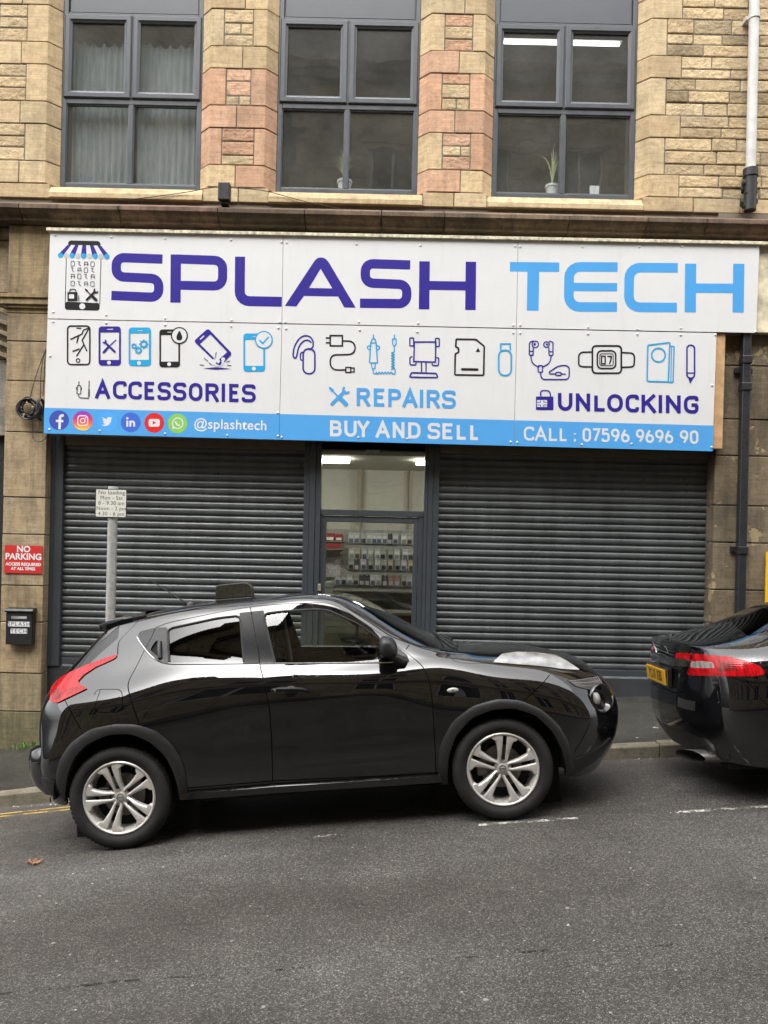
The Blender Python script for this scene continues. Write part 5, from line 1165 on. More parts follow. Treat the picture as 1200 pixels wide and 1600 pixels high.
def inside(P_, ring):
    x, y = P_[:, 0], P_[:, 1]; r = np.zeros(len(P_), bool); n = len(ring)
    for i in range(n):
        x0, y0 = ring[i]; x1, y1 = ring[i - 1]
        if y0 == y1: continue
        c = ((y0 > y) != (y1 > y)) & (x < (x1 - x0) * (y - y0) / (y1 - y0) + x0); r ^= c
    return r
def smooth_ring(pts, r=6, closed=True): return fillet(pts, r, closed, 4)
class Cutter:
    """cuts one half shell into classes along outlines (surface parameters), then meshes each class, mirrored on demand"""
    def __init__(s, sh, step=.032):
        s.sh = sh; s.step = step; s.rings = []; s.V = []; s.E = []
    def sc(s, ab): return np.asarray(ab) * [s.sh.da, s.sh.db]
    def ring(s, cls, ab):
        r = s.sc(ab); s.rings.append((cls, r)); n0 = len(s.V); s.V += [tuple(p) for p in r]; n = len(r); s.E += [(n0 + i, n0 + (i + 1) % n) for i in range(n)]
    def px(s, cls, pts, r=5, dstep=5): s.ring(cls, s.sh.inv(dens(smooth_ring(pts, r) if r else pts, dstep)))
    def line(s, cls, ab, w):
        q = s.sc(ab); L, R = [], []
        for i, p in enumerate(q):
            d = q[min(i + 1, len(q) - 1)] - q[max(i - 1, 0)]; d = d / (np.linalg.norm(d) + 1e-9); n = np.array([-d[1], d[0]])
            L.append(p + n * w / 2); R.append(p - n * w / 2)
        s.ring(cls, np.array(L + R[::-1]) / [s.sh.da, s.sh.db])
    def seam(s, pts, w=.006, r=8): s.line(None, s.sh.inv(dens(fillet(pts, r) if r and len(pts) > 2 else pts, 6, False)), w)
    def run(s, default):
        sh = s.sh; X1, Y1 = (sh.na - 1) * sh.da, (sh.nb - 1) * sh.db
        nx, ny = int(X1 / s.step), int(Y1 / s.step)
        n0 = len(s.V); bd = [(X1 * i / nx, 0.) for i in range(nx)] + [(X1, Y1 * j / ny) for j in range(ny)] + [(X1 * (1 - i / nx), Y1) for i in range(nx)] + [(0., Y1 * (1 - j / ny)) for j in range(ny)]
        V = s.V + bd; E = s.E + [(n0 + i, n0 + (i + 1) % len(bd)) for i in range(len(bd))]
        V += [(X1 * (i + .5 * (j % 2)) / nx, Y1 * j / ny) for j in range(1, ny) for i in range(1, nx)]
        V = [(min(max(a, 0), X1), min(max(b, 0), Y1)) for a, b in V]
        res = delaunay_2d_cdt([Vector(v) for v in V], E, [], 0, 1e-5)
        vs = np.array([tuple(v) for v in res[0]]); tri = np.array([t for t in res[2] if len(t) == 3]); cen = vs[tri].mean(1)
        cl = np.full(len(tri), -1); names = [default]
        done = np.zeros(len(tri), bool)
        for c_, r in s.rings:                                   # earlier outlines win
            if c_ not in names: names.append(c_)
            m = inside(cen, r) & ~done; cl[m] = names.index(c_); done |= m
        cl[~done] = 0
        s.vs, s.tri, s.cl, s.names = vs, tri, cl, names
        ab = vs / [sh.da, sh.db]; s.Pn = sh.at(ab); s.Nn = sh.nrm(ab)
        return s
    def mesh(s, cls, name, mat, parent, sides=(1, -1), off=0., rim=0.):
        """one mesh per side; sides=(0,) joins both halves over the centre line"""
        k = s.names.index(cls) if cls in s.names else -9; T = s.tri[s.cl == k]; outs = []
        if not len(T): return outs
        u, invi = np.unique(T.ravel(), return_inverse=True); T2 = invi.reshape(-1, 3); P_ = s.Pn[u] + s.Nn[u] * off; N_ = s.Nn[u]
        a, b, c = P_[T2[:, 0]], P_[T2[:, 1]], P_[T2[:, 2]]; fl = (np.cross(b - a, c - a) * N_[T2[:, 0]]).sum(-1) < 0
        T2[fl] = T2[fl][:, ::-1]
        cnt = {}
        for t in T2:
            for i in range(3):
                e = (t[i], t[(i + 1) % 3]); cnt[e] = cnt.get(e, 0) + 1
        bnd = [e for e in cnt if (e[1], e[0]) not in cnt and not (abs(P_[e[0], 1]) < 1e-4 and abs(P_[e[1], 1]) < 1e-4)]
        outw = np.zeros_like(P_)
        for e in bnd:
            o_ = np.cross(P_[e[1]] - P_[e[0]], N_[e[0]]); outw[e[0]] += o_; outw[e[1]] += o_
        for sd in sides:
            Vv, Ff, Nr = [], [], []
            for m in ((1, -1) if sd == 0 else (sd,)):
                n0 = len(Vv); mv = np.array([1, m, 1.])
                Vv += list(P_ * mv); Nr += list(N_ * mv)
                Ff += [tuple(t + n0) if m == 1 else tuple(t[::-1] + n0) for t in T2]
                if rim:
                    n1 = len(Vv); ids = {}
                    for e in bnd:
                        for q in e:
                            if q not in ids:
                                ids[q] = n1 + len(ids) * 2; Vv += [P_[q] * mv, (P_[q] - N_[q] * rim) * mv]; on = outw[q] / (np.linalg.norm(outw[q]) + 1e-9); Nr += [on * mv] * 2
                    for e in bnd:
                        f = (ids[e[1]], ids[e[0]], ids[e[0]] + 1, ids[e[1]] + 1); Ff.append(f if m == 1 else f[::-1])
            me = bpy.data.meshes.new(name); me.from_pydata([tuple(v) for v in Vv], [], [tuple(int(i) for i in f) for f in Ff]); me.update()
            for p_ in me.polygons: p_.use_smooth = True
            try: me.normals_split_custom_set_from_vertices([tuple(n_) for n_ in Nr])
            except Exception: pass
            me.materials.append(mat); o = bpy.data.objects.new(name, me); COL.objects.link(o); o.parent = parent; outs.append(o)
        return outs
def band_mesh(sh, outer_px, inner_px, n=60, prof=((0, .002), (.0, .010), (.25, .019), (.75, .022), (1, .018), (1, -.10)), r=8):
    """raised trim that follows two photo outlines on the shell; returns an MB for the near side"""
    def res(pts):
        pts = np.array(fillet(pts, r)); L_ = np.concatenate([[0], np.cumsum(np.linalg.norm(np.diff(pts, axis=0), axis=1))]); q = np.linspace(0, L_[-1], n)
        return np.stack([np.interp(q, L_, pts[:, 0]), np.interp(q, L_, pts[:, 1])], 1)
    O, I = sh.inv(res(outer_px)), sh.inv(res(inner_px)); mb = MB(); V = []
    for f, o in prof: V += [tuple(p) for p in sh.at(O * (1 - f) + I * f) + sh.nrm(O * (1 - f) + I * f) * o]
    mb.add(V, [(j * n + i, j * n + i + 1, (j + 1) * n + i + 1, (j + 1) * n + i) for j in range(len(prof) - 1) for i in range(n - 1)])
    return mb
def ribbon(sh, pts_px, w, lift=.003, bulge=.003, r=8, ab=None):
    q = sh.inv(dens(fillet(pts_px, r) if r and len(pts_px) > 2 else pts_px, 6, False)) if ab is None else ab
    sc = np.array([sh.da, sh.db]); qs = q * sc; V = []; mb = MB()
    for i in range(len(qs)):
        d = qs[min(i + 1, len(qs) - 1)] - qs[max(i - 1, 0)]; d /= np.linalg.norm(d) + 1e-9; n = np.array([-d[1], d[0]])
        for f, o in ((-.5, 0), (-.45, lift), (0, lift + bulge), (.45, lift), (.5, 0)):
            a = (qs[i] + n * w * f) / sc; V.append(tuple(sh.at(a) + sh.nrm(a) * o))
    mb.add(V, [(i * 5 + j, i * 5 + j + 1, (i + 1) * 5 + j + 1, (i + 1) * 5 + j) for i in range(len(qs) - 1) for j in range(4)])
    return mb
def mirror_mb(mb):
    m = MB(); m.v = [(x, -y, z) for x, y, z in mb.v]; m.f = [f[::-1] for f in mb.f]; m.c = list(mb.c); return m
def car_paint(name, base=(.004, .004, .0045), drops=.00012, dscale=110.):
    m, n, b, l = new_mat(name); vec = coords(n)
    setp(b, Roughness=.03, Coat_Weight=1.0, Coat_Roughness=.01, Specular_IOR_Level=.12, Coat_IOR=1.68)
    f = noise(n, vec, 6, 5); l.new(ramp(n, f, [(.3, tuple(c * .7 for c in base)), (.75, tuple(c * 1.6 + .0006 for c in base))]), b.inputs['Base Color'])
    l.new(ramp(n, noise(n, vec, 9, 5, .65), [(.4, .006), (.75, .03)]), b.inputs['Coat Roughness'])
    # standing rain drops: many where the panel faces the sky, almost none on upright sides
    v = node(n, 'ShaderNodeTexVoronoi', Scale=dscale, Randomness=1.); l.new(vec, v.inputs['Vector'])
    sep = node(n, 'ShaderNodeSeparateColor'); l.new(v.outputs['Color'], sep.inputs[0])
    ge = n.nodes.new('ShaderNodeNewGeometry'); sx = n.nodes.new('ShaderNodeSeparateXYZ'); l.new(ge.outputs['Normal'], sx.inputs[0])
    up = ramp(n, sx.outputs['Z'], [(.35, 0.), (.9, .8)])
    pick = node(n, 'ShaderNodeMath', operation='LESS_THAN'); l.new(sep.outputs[0], pick.inputs[0]); l.new(up, pick.inputs[1])
    d = ramp(n, v.outputs['Distance'], [(0., 1.), (.2, .75), (.36, 0.)]); h = mixc(n, 1., d, pick.outputs[0], 'MULTIPLY')
    nm = bump(n, None, noise(n, vec, 2.2, 2), .0004, .6); nm = bump(n, None, h, drops, 1., nm)
    l.new(nm, b.inputs['Normal']); l.new(nm, b.inputs['Coat Normal'])
    return m
M['juke'] = car_paint('glossy black paint'); M['jag'] = car_paint('wet black paint', (.004, .0042, .005), .0005, 75.)
M['trim'] = simple('textured black trim', (.016, .016, .017), .42, var=.12, vscale=20, bscale=400, bdist=.0006)
M['gloss'] = simple('gloss black trim', (.006, .006, .007), .12, var=.1, coat=.6)
M['satin'] = simple('satin black trim', (.012, .012, .013), .34, var=.1, vscale=3, spec=.22, rvar=.04)
M['rubber'] = simple('black rubber seal', (.010, .010, .010), .6)
M['chrome'] = simple('bright trim', (.62, .62, .62), .16, 1., var=.05)
M['alloy'] = simple('silver alloy', (.56, .54, .51), .34, .30, var=.10, vscale=14)
M['alloy_dark'] = simple('dull alloy', (.22, .21, .20), .45, .8, var=.2, vscale=14)
def tyre_mat():
    m, n, b, l = new_mat('tyre rubber'); vec = coords(n); setp(b, Roughness=.75, Specular_IOR_Level=.3)
    l.new(ramp(n, noise(n, vec, 7, 5), [(.3, (.010, .010, .010)), (.7, (.026, .025, .023))]), b.inputs['Base Color']); bump(n, b, noise(n, vec, 90, 4), .0012, .7); return m
M['tyre'] = tyre_mat()
M['tint_glass'] = glass_mat('privacy glass', (.045, .05, .05), .95, .0, .0, 1.55, .003)
M['car_glass'] = glass_mat('car side glass', (.88, .91, .85), 1.2, .0, .0, 1.52, .003)
M['screen_glass'] = glass_mat('windscreen glass', (.30, .36, .36), 1.5, .03, .0, 1.55, .004)
def lens_mat(name, col, rough=.12, emi=0., scale=60., coat=0.):
    m, n, b, l = new_mat(name); vec = coords(n, (1, 1, 1)); f = noise(n, coords(n, (scale, 2, 12)), 1.5, 2)
    l.new(ramp(n, f, [(.35, tuple(c * .55 for c in col)), (.65, tuple(min(1, c * 1.25) for c in col))]), b.inputs['Base Color']); setp(b, Roughness=rough, Coat_Weight=coat, Coat_Roughness=.01, Specular_IOR_Level=.35)
    w = node(n, 'ShaderNodeTexWave', Scale=26.); w.bands_direction = 'Z'; l.new(vec, w.inputs['Vector']); bump(n, b, w.outputs['Fac'], .0008, .35); return m
M['red_lens'] = lens_mat('red lens', (.46, .004, .008)); M['reverse_lens'] = lens_mat('reversing lens', (.30, .27, .25), .2); M['deep_red'] = lens_mat('deep red lens', (.30, .003, .005), .2); M['clear_lens'] = lens_mat('clear lens', (.42, .41, .39), .10, 0., 5., 1.); M['amber_lens'] = lens_mat('smoky red lens', (.22, .012, .012))
M['cloth'] = simple('dark seat cloth', (.06, .055, .048), .9, var=.2, vscale=30); M['cabin'] = simple('dark cabin trim', (.022, .022, .022), .8)
M['cream_seat'] = simple('grey seat trim', (.22, .205, .18), .8, var=.2)

# ----------------------------------------------------------------- wheels
def make_wheel(parent, x, y, z, r=.334, w=.215, rr=.235, rot=0., side=-1):
    """axle along y; outer face towards side*y"""
    t = part('wheel', parent); t.location = (x, y, z); sg = side
    def F(yy): return sg * yy
    h = w / 2
    pr = [(rr - .008, F(h * .62)), (rr + .004, F(h * .84)), (rr + .012, F(h * .93)), (rr + .03, F(h * 1.03)), (r * .82, F(h * 1.08)), (r * .90, F(h * 1.06)), (r * .955, F(h * .95)), (r * .985, F(h * .82)), (r, F(h * .6)), (r, F(0)), (r, F(-h * .8)), (r * .96, F(-h)), (rr, F(-h * .9))]
    ty = MB().lathe(pr, 72, 'y'); obj('tyre', ty, M['tyre'], t, smooth=True, angle=60)
    td = MB()
    for k_ in range(64):
        a0 = 2 * math.pi * k_ / 64; da_ = .055
        for s0, s1, sk in ((.62, .98, .02), (-.5, .5, .0)):
            q = [(a0, s0), (a0 + da_, s0), (a0 + da_ + sk, s1), (a0 + sk, s1)]
            lo = [(math.cos(a) * (r - .004), F(h * s * .92), math.sin(a) * (r - .004)) for a, s in q]; rad = lambda s: r + .003 if s < .7 else r * .972
            hi = [(math.cos(a) * rad(s), F(h * s * .96), math.sin(a) * rad(s)) for a, s in q]
            td.add(lo + hi, [(4, 5, 6, 7), (0, 1, 5, 4), (1, 2, 6, 5), (2, 3, 7, 6), (3, 0, 4, 7)])
    obj('tread', td, M['tyre'], t)
    ba = MB().lathe([(rr + .006, F(h * .90)), (rr - .002, F(h * .955)), (rr - .010, F(h * .93)), (rr - .016, F(h * .80)), (rr - .024, F(h * .55)), (rr - .03, F(-h * .4)), (rr - .005, F(-h * .9))], 72, 'y'); obj('rim', ba, M['alloy'], t, smooth=True, angle=50)
    sp = MB()
    yo, yi = h * .90, h * .52
    for k_ in range(5):
        c0 = rot + k_ * 2 * math.pi / 5; er = np.array([math.cos(c0), math.sin(c0)]); et = np.array([-er[1], er[0]])
        for m in (1, -1):
            # cross sections along the spoke: radius, inner edge, outer edge, face height
            cs = [(.034, .004, .030, .60), (.060, .0135, .032, .68), (.085, .013, .034, .76), (.12, .013, .040, .83), (.155, .013, .050, .875), (.178, .013, .058, .89), (.194, .013, .078, .895), (.207, .013, .088, .89), (.2235, .013, .092, .88)]
            V = []
            for rad, a, b, f in cs:
                k = rad * rr / .229
                for tt_, hh in ((a, f - .20), (a, f - .03), (a + .004, f), ((a + b) / 2, f + .018), (b - .006, f - .005), (b, f - .06), (b + .004, f - .28)):
                    q = er * k * (1 if rad < .19 else math.sqrt(max(.3, 1 - (tt_ / rr) ** 2))) + et * tt_ * m
                    V.append((q[0], F(h * hh), q[1]))
            n = 7; sp.add(V, [(i * n + j, i * n + j + 1, (i + 1) * n + j + 1, (i + 1) * n + j) for i in range(len(cs) - 1) for j in range(n - 1)])
    obj('spokes', sp, M['alloy'], t, smooth=True, angle=32)
    hb = MB().lathe([(0, F(h * .70)), (.026, F(h * .70)), (.030, F(h * .68)), (.031, F(h * .62)), (.052, F(h * .60)), (.060, F(h * .5)), (.066, F(h * .3))], 40, 'y'); obj('hub', hb, M['alloy'], t, smooth=True)
    em = MB().lathe([(.017, F(h * .712)), (.021, F(h * .722)), (.025, F(h * .712))], 30, 'y').box(-.022, .022, F(h * .705), F(h * .725), -.005, .005); obj('emblem', em, M['chrome'], t)
    bo = MB()
    for k_ in range(5):
        c0 = rot + k_ * 2 * math.pi / 5; cx_, cz_ = math.cos(c0) * .057, math.sin(c0) * .057
        bo.lathe([(.0155, F(h * .66)), (.0155, F(h * .50)), (0, F(h * .50))], 14, 'y', (cx_, 0, cz_))
    obj('bolt_recess', bo, M['dark'], t)
    bo = MB()
    for k_ in range(5):
        c0 = rot + k_ * 2 * math.pi / 5; bo.lathe([(0, F(h * .61)), (.007, F(h * .61)), (.0085, F(h * .52))], 6, 'y', (math.cos(c0) * .057, 0, math.sin(c0) * .057))
    obj('bolt', bo, M['alloy_dark'], t)
    obj('brake_disc', MB().lathe([(0, F(-h * .05)), (.14, F(-h * .05)), (.142, F(-h * .12)), (.0, F(-h * .14))], 48, 'y'), M['alloy_dark'], t, smooth=True, angle=30)
    obj('caliper', MB().box(-.165, -.09, F(-h * .1), F(h * .2), -.05, .06), M['alloy_dark'], t, bevel=.01)
    obj('wheel_back', MB().lathe([(0, F(-h * .3)), (rr - .012, F(-h * .3)), (rr - .012, F(-h * .34)), (0, F(-h * .34))], 40, 'y'), M['dark'], t)
    return t
def seat(parent, x, y, mat, w=.25, head=True):
    s = part('seat', parent); s.location = (x, y, 0)
    obj('seat_base', MB().box(-.28, .26, -w, w, .36, .60), mat, s, bevel=.07, segs=4)
    bk = MB().prism([(-.30, .52), (-.16, .50), (-.34, 1.16), (-.44, 1.15)], -w * .95, w * .95, 'y'); obj('backrest', bk, mat, s, bevel=.045, segs=4)
    if head: obj('headrest', MB().box(-.47, -.37, -.13, .13, 1.20, 1.40).box(-.425, -.41, -.06, -.045, 1.12, 1.21).box(-.425, -.41, .045, .06, 1.12, 1.21), mat, s, bevel=.035, segs=3)
    return s

# ================================================================== the black crossover
RJ = (Matrix.Rotation(-math.atan(.0971), 3, 'Y') @ Matrix.Rotation(-math.radians(2.5), 3, 'X'))
TJ = Vector((-.4135, 5.05, -.1255)) - RJ @ Vector((0, -.86, 0)); XJ = Matrix.Translation(TJ) @ RJ.to_4x4()
def mk(*rows_): return [[tuple(p_) for p_ in r_] for r_ in rows_]
JN = mk(
 # i0 rear centre
 [(-1.90,0,.30),(-1.93,0,.43),(-1.94,0,.61),(-1.95,0,.81),(-1.93,0,.97),(-1.86,0,1.09),(-1.69,0,1.26),(-1.53,0,1.41),(-1.46,0,1.475),(-1.42,0,1.50),(-1.40,0,1.512)],
 [(-1.88,.38,.30),(-1.91,.40,.43),(-1.92,.40,.61),(-1.92,.40,.81),(-1.90,.39,.97),(-1.83,.36,1.09),(-1.66,.33,1.26),(-1.50,.31,1.41),(-1.43,.30,1.472),(-1.38,.18,1.502),(-1.345,0,1.518)],
 [(-1.80,.64,.30),(-1.84,.68,.43),(-1.845,.695,.61),(-1.83,.70,.82),(-1.79,.68,.97),(-1.72,.62,1.085),(-1.58,.57,1.24),(-1.44,.535,1.39),(-1.36,.50,1.462),(-1.29,.27,1.512),(-1.24,0,1.53)],
 [(-1.66,.76,.29),(-1.72,.81,.43),(-1.74,.83,.62),(-1.66,.82,.84),(-1.62,.795,.98),(-1.55,.715,1.09),(-1.45,.635,1.24),(-1.34,.575,1.38),(-1.24,.535,1.468),(-1.18,.29,1.527),(-1.12,0,1.545)],
 [(-1.27,.80,.28),(-1.27,.85,.44),(-1.27,.88,.66),(-1.27,.882,.87),(-1.27,.85,1.00),(-1.23,.752,1.125),(-1.16,.675,1.27),(-1.08,.605,1.42),(-1.02,.558,1.505),(-.98,.3,1.55),(-.95,0,1.563)],
 [(-.85,.78,.28),(-.85,.84,.42),(-.85,.862,.65),(-.85,.868,.88),(-.85,.843,1.05),(-.85,.762,1.175),(-.83,.694,1.31),(-.79,.622,1.46),(-.74,.565,1.535),(-.68,.3,1.57),(-.64,0,1.58)],
 [(-.33,.76,.275),(-.33,.835,.405),(-.33,.845,.63),(-.33,.855,.87),(-.33,.840,1.035),(-.33,.774,1.145),(-.33,.702,1.32),(-.33,.625,1.487),(-.30,.57,1.548),(-.28,.3,1.577),(-.26,0,1.586)],
 [(.20,.76,.27),(.20,.835,.40),(.20,.845,.62),(.20,.855,.86),(.20,.842,1.01),(.18,.775,1.11),(.18,.703,1.29),(.19,.632,1.455),(.20,.58,1.528),(.26,.32,1.555),(.29,0,1.562)],
 [(.55,.76,.265),(.55,.835,.40),(.55,.845,.62),(.55,.853,.85),(.55,.838,.995),(.55,.772,1.085),(.58,.73,1.155),(.61,.685,1.222),(.67,.64,1.235),(.72,.35,1.285),(.75,0,1.30)],
 [(.90,.78,.26),(.90,.84,.40),(.90,.852,.62),(.90,.853,.83),(.91,.828,.985),(.93,.775,1.065),(.93,.745,1.090),(.94,.71,1.108),(.97,.665,1.118),(1.05,.38,1.128),(1.10,0,1.13)],
 [(1.27,.80,.25),(1.27,.85,.42),(1.27,.875,.62),(1.27,.875,.81),(1.27,.845,.93),(1.27,.770,1.012),(1.27,.69,1.048),(1.27,.62,1.066),(1.28,.54,1.078),(1.31,.30,1.094),(1.34,0,1.10)],
 [(1.62,.78,.24),(1.65,.83,.40),(1.66,.85,.60),(1.65,.845,.76),(1.63,.81,.875),(1.60,.745,.955),(1.61,.655,.990),(1.63,.58,1.010),(1.64,.50,1.026),(1.65,.28,1.046),(1.66,0,1.056)],
 [(1.82,.70,.22),(1.88,.745,.37),(1.93,.765,.55),(1.92,.755,.70),(1.88,.73,.80),(1.82,.685,.885),(1.82,.62,.925),(1.84,.54,.947),(1.87,.47,.955),(1.93,.28,.962),(1.96,0,.967)],
 [(2.01,.43,.22),(2.11,.46,.37),(2.165,.47,.55),(2.155,.465,.69),(2.12,.455,.765),(2.08,.44,.83),(2.055,.41,.865),(2.04,.37,.885),(2.035,.33,.895),(2.04,.2,.902),(2.05,0,.906)],
 [(2.06,0,.23),(2.15,0,.37),(2.205,0,.55),(2.195,0,.68),(2.16,0,.75),(2.125,0,.80),(2.105,0,.83),(2.095,0,.85),(2.09,0,.865),(2.085,0,.872),(2.08,0,.88)])
sj = Shell(JN, XJ)
JK = thing('parked_car', 'glossy black compact crossover with silver twin spoke wheels parked before the shutters', 'car', TJ); JK.rotation_euler = RJ.to_euler()
cj = Cutter(sj)
arR_o = [(88, 1214), (90, 1203), (95, 1185), (112, 1160), (142, 1139), (180, 1131), (215, 1132), (245, 1142), (267, 1160), (285, 1187), (291, 1215), (293, 1236)]
arR_i = [(104, 1250), (104, 1232), (108, 1206), (118, 1182), (139, 1161), (172, 1147), (205, 1146), (235, 1158), (259, 1180), (272, 1205), (279, 1230), (281, 1247)]
arF_o = [(684, 1224), (684, 1205), (688, 1163), (707, 1127), (739, 1102.5), (778, 1092), (812, 1094), (847, 1109), (874, 1134), (889, 1162), (894, 1185), (896, 1197)]
arF_i = [(700, 1236), (699, 1215), (700, 1184), (711, 1150), (737, 1121), (770, 1108), (803, 1106), (836, 1117), (862, 1141), (877, 1169), (882, 1190), (884, 1206)]
def hole(cls, inner, drop):
    x0, x1 = inner[0][0], inner[-1][0]; cj.px(cls, [(x0 + 2, drop + 0)] + [(p_[0] + 0, p_[1]) for p_ in inner] + [(x1 - 2, drop)], 6, 5)
hole(None, [(x_ , y_ - 3) for x_, y_ in arR_i], 1300); hole(None, [(x_, y_ - 3) for x_, y_ in arF_i], 1290)
rear_glass = [(262, 985), (268, 981), (340, 965.5), (375, 961.5), (381, 1035.5), (264, 1035.5)]
front_glass = [(411, 959), (440, 955), (495, 952), (513, 953.5), (526, 959.5), (560, 975), (588, 995), (604, 1009), (611, 1034.5), (429, 1034.5)]
cpan = [(215.5, 992), (219, 986.5), (242, 981), (262, 980), (264, 1037), (250, 1034), (237, 1026), (226, 1015), (219, 1003)]
bpil = [(374, 957.5), (412, 953.5), (431, 1037), (380, 1037.5)]
# seams (cut right through)
cj.seam([(243, 981), (236, 998), (226, 1015), (214, 1040), (204, 1058), (199.5, 1069), (201, 1080), (206, 1099), (218, 1133)], .006)
cj.seam([(391.5, 949), (392, 954), (403, 1010), (406, 1040), (413, 1066), (421, 1108), (424.5, 1150), (426, 1222)], .006)
cj.seam([(243, 981), (262, 973), (340, 957), (391, 948), (440, 944), (500, 941.5), (517, 943), (535, 951), (570, 974), (617, 1006), (642, 1025), (661, 1041), (669, 1058), (674, 1080), (677, 1120), (681, 1190), (681, 1209)], .006, 12)
cj.seam([(640, 1007), (634, 1015)], .006, 0)
cj.seam([(696, 1017.5), (704, 1029), (716, 1035.5), (732, 1036.5), (768, 1036.5)], .005)
cj.seam([(859.5, 1054), (846, 1070), (819, 1094)], .005)
cj.seam([(921, 1130), (914, 1148), (896, 1177)], .005)
cj.seam([(226, 959), (206, 981), (186, 1001), (184, 1012), (184, 1023)], .006)
cj.seam([(101, 1093), (112, 1115), (126, 1139)], .005)
cj.seam([(293, 1231), (427, 1220), (681, 1208)], .006)
cj.seam(rrect(148, 1077, 191, 1113, 9) + [(157, 1077)], .004, 0)
# openings and trim fields
cj.px('rear_door_glass', rear_glass, 3); cj.px('front_door_glass', front_glass, 4)
handle = [(246, 1001), (253, 1001.5), (254.5, 1031), (251, 1029), (242, 1022), (235, 1016), (238, 1009), (243, 1002)]
cj.px('handle_recess', handle, 2, 4); cj.px('corner_panel', cpan, 4); cj.px('door_pillar', bpil, 1)
tail = [(184, 1022.5), (181, 1029), (166, 1036), (150, 1043), (132, 1055), (122, 1065.5), (127, 1071), (137.5, 1076), (125, 1082), (100, 1094), (90, 1099), (79, 1096), (80, 1082), (83, 1070), (92, 1062), (110, 1051), (130, 1042), (158, 1031)]
cj.px('lamp_reflector', [(84, 1079), (95, 1076), (97, 1091), (88, 1095), (83, 1093)], 1.5, 3); cj.px('lamp_facet', [(102, 1078), (120, 1074), (133, 1076.5), (122, 1081), (103, 1089)], 1.5, 3); cj.px('tail_lamp', tail, 3, 4)
lamp = [(770, 1035.5), (784, 1022.5), (805, 1019.5), (835, 1020), (868, 1024), (888, 1035), (906, 1047.5), (879, 1046), (844, 1041.5), (805, 1038.5)]
cj.px('side_lamp', lamp, 3, 4)
ell = [(939 + 19.5 * math.cos(a_) * 1. + 2 * math.sin(a_), 1090 + 21 * math.sin(a_) + 3 * math.cos(a_)) for a_ in [k_ * math.pi / 14 for k_ in range(28)]]
cj.px('headlamp', ell, 0, 4)
grl = [(885, 1063), (905, 1060), (926, 1056), (934, 1058), (944, 1071), (948, 1084), (936, 1074), (926, 1071.5), (898, 1073)]
cj.px('grille', grl, 2, 4)
cj.px('sill', [(281, 1240), (293, 1231.5), (427, 1220.5), (681, 1208.5), (690, 1211), (690, 1285), (275, 1300)], 0)
cj.px('tailgate_glass', [(187, 977), (184.5, 997), (158, 1020), (131, 1045), (109, 1050), (103, 1047), (130, 1024), (160, 1000)], 2, 4)
cj.ring('windscreen', np.array(dens([tuple(p_) for p_ in sj.ik([(7.28, 10), (7.28, 9.1), (7.36, 8.45), (7.6, 8.3), (8.9, 8.3), (9.0, 8.62), (8.99, 9.2), (8.98, 10)])], 3)))
cj.ring('tailgate_glass', np.array(dens([tuple(p_) for p_ in sj.ik([(0, 5.15), (1, 5.15), (1.9, 5.2), (2.35, 5.5), (2.42, 6.5), (2.3, 7.3), (1, 7.35), (0, 7.35)])], 3)))
cj.ring('bonnet', np.array(dens([tuple(p_) for p_ in sj.ik([(9.06, 10), (9.06, 9.0), (9.05, 8.4), (9.2, 7.3), (10, 6.6), (11, 6.55), (12, 7.2), (13, 8.2), (13.2, 10)])], 3)))
rear_door = [(243, 981), (262, 973), (340, 957), (391, 948), (392, 954), (403, 1010), (406, 1040), (413, 1066), (421, 1108), (424.5, 1150), (426, 1222), (293, 1231), (279, 1232), (260, 1160), (218, 1133), (206, 1099), (199.5, 1069), (204, 1058), (226, 1015)]
front_door = [(391, 948), (440, 944), (500, 941.5), (517, 943), (535, 951), (570, 974), (617, 1006), (642, 1025), (661, 1041), (669, 1058), (674, 1080), (677, 1120), (681, 1190), (681, 1209), (427, 1220), (424.5, 1150), (421, 1108), (413, 1066), (406, 1040), (403, 1010), (392, 954)]
cj.px('front_door', front_door, 0); cj.px('rear_door', rear_door, 0)
cj.ring('front_bumper', np.array(dens([tuple(p_) for p_ in list(sj.inv([(859, 1054), (846, 1070), (819, 1094)])) + list(sj.inv([(862, 1135), (884, 1195)])) + list(sj.ik([(11.5, 0), (14, 0), (14, 7.6), (13, 7.2), (12.4, 6.4)]))], 3)))
cj.ring('rear_bumper', np.array(dens([tuple(p_) for p_ in list(sj.inv([(126, 1139), (112, 1115), (101, 1093)])) + list(sj.ik([(2, 2.55), (0, 2.5), (0, 0), (3.3, 0)])) + list(sj.inv([(105, 1220)]))], 3)))
cj.run('body_shell')
g_ = cj.mesh
g_('body_shell', 'body_shell', M['juke'], JK, (0,), 0, .02)
for cl in ('front_door', 'rear_door'):
    for sd in (1, -1): g_(cl, cl, M['juke'], JK, (sd,), 0, .02)
FDoor = [o for o in COL.objects if o.name.startswith('front_door') and o.parent == JK]; RDoor = [o for o in COL.objects if o.name.startswith('rear_door') and o.parent == JK]
g_('front_bumper', 'front_bumper', M['juke'], JK, (0,), 0, .02); g_('rear_bumper', 'rear_bumper', M['juke'], JK, (0,), 0, .02)
g_('bonnet', 'bonnet', M['juke'], JK, (0,), .001, .02); g_('sill', 'sill', M['gloss'], JK, (1, -1), .004, .03)
for k_, sd in enumerate((1, -1)):
    g_('front_door_glass', 'front_window', M['car_glass'], FDoor[k_], (sd,), -.006); g_('rear_door_glass', 'rear_window', M['tint_glass'], RDoor[k_], (sd,), -.006)
    g_('corner_panel', 'corner_panel', M['trim'], RDoor[k_], (sd,), .001, .01); g_('handle_recess', 'handle_recess', M['dark'], RDoor[k_], (sd,), -.014)
    g_('door_pillar', 'door_pillar', M['satin'], JK, (sd,), .0015, .01)
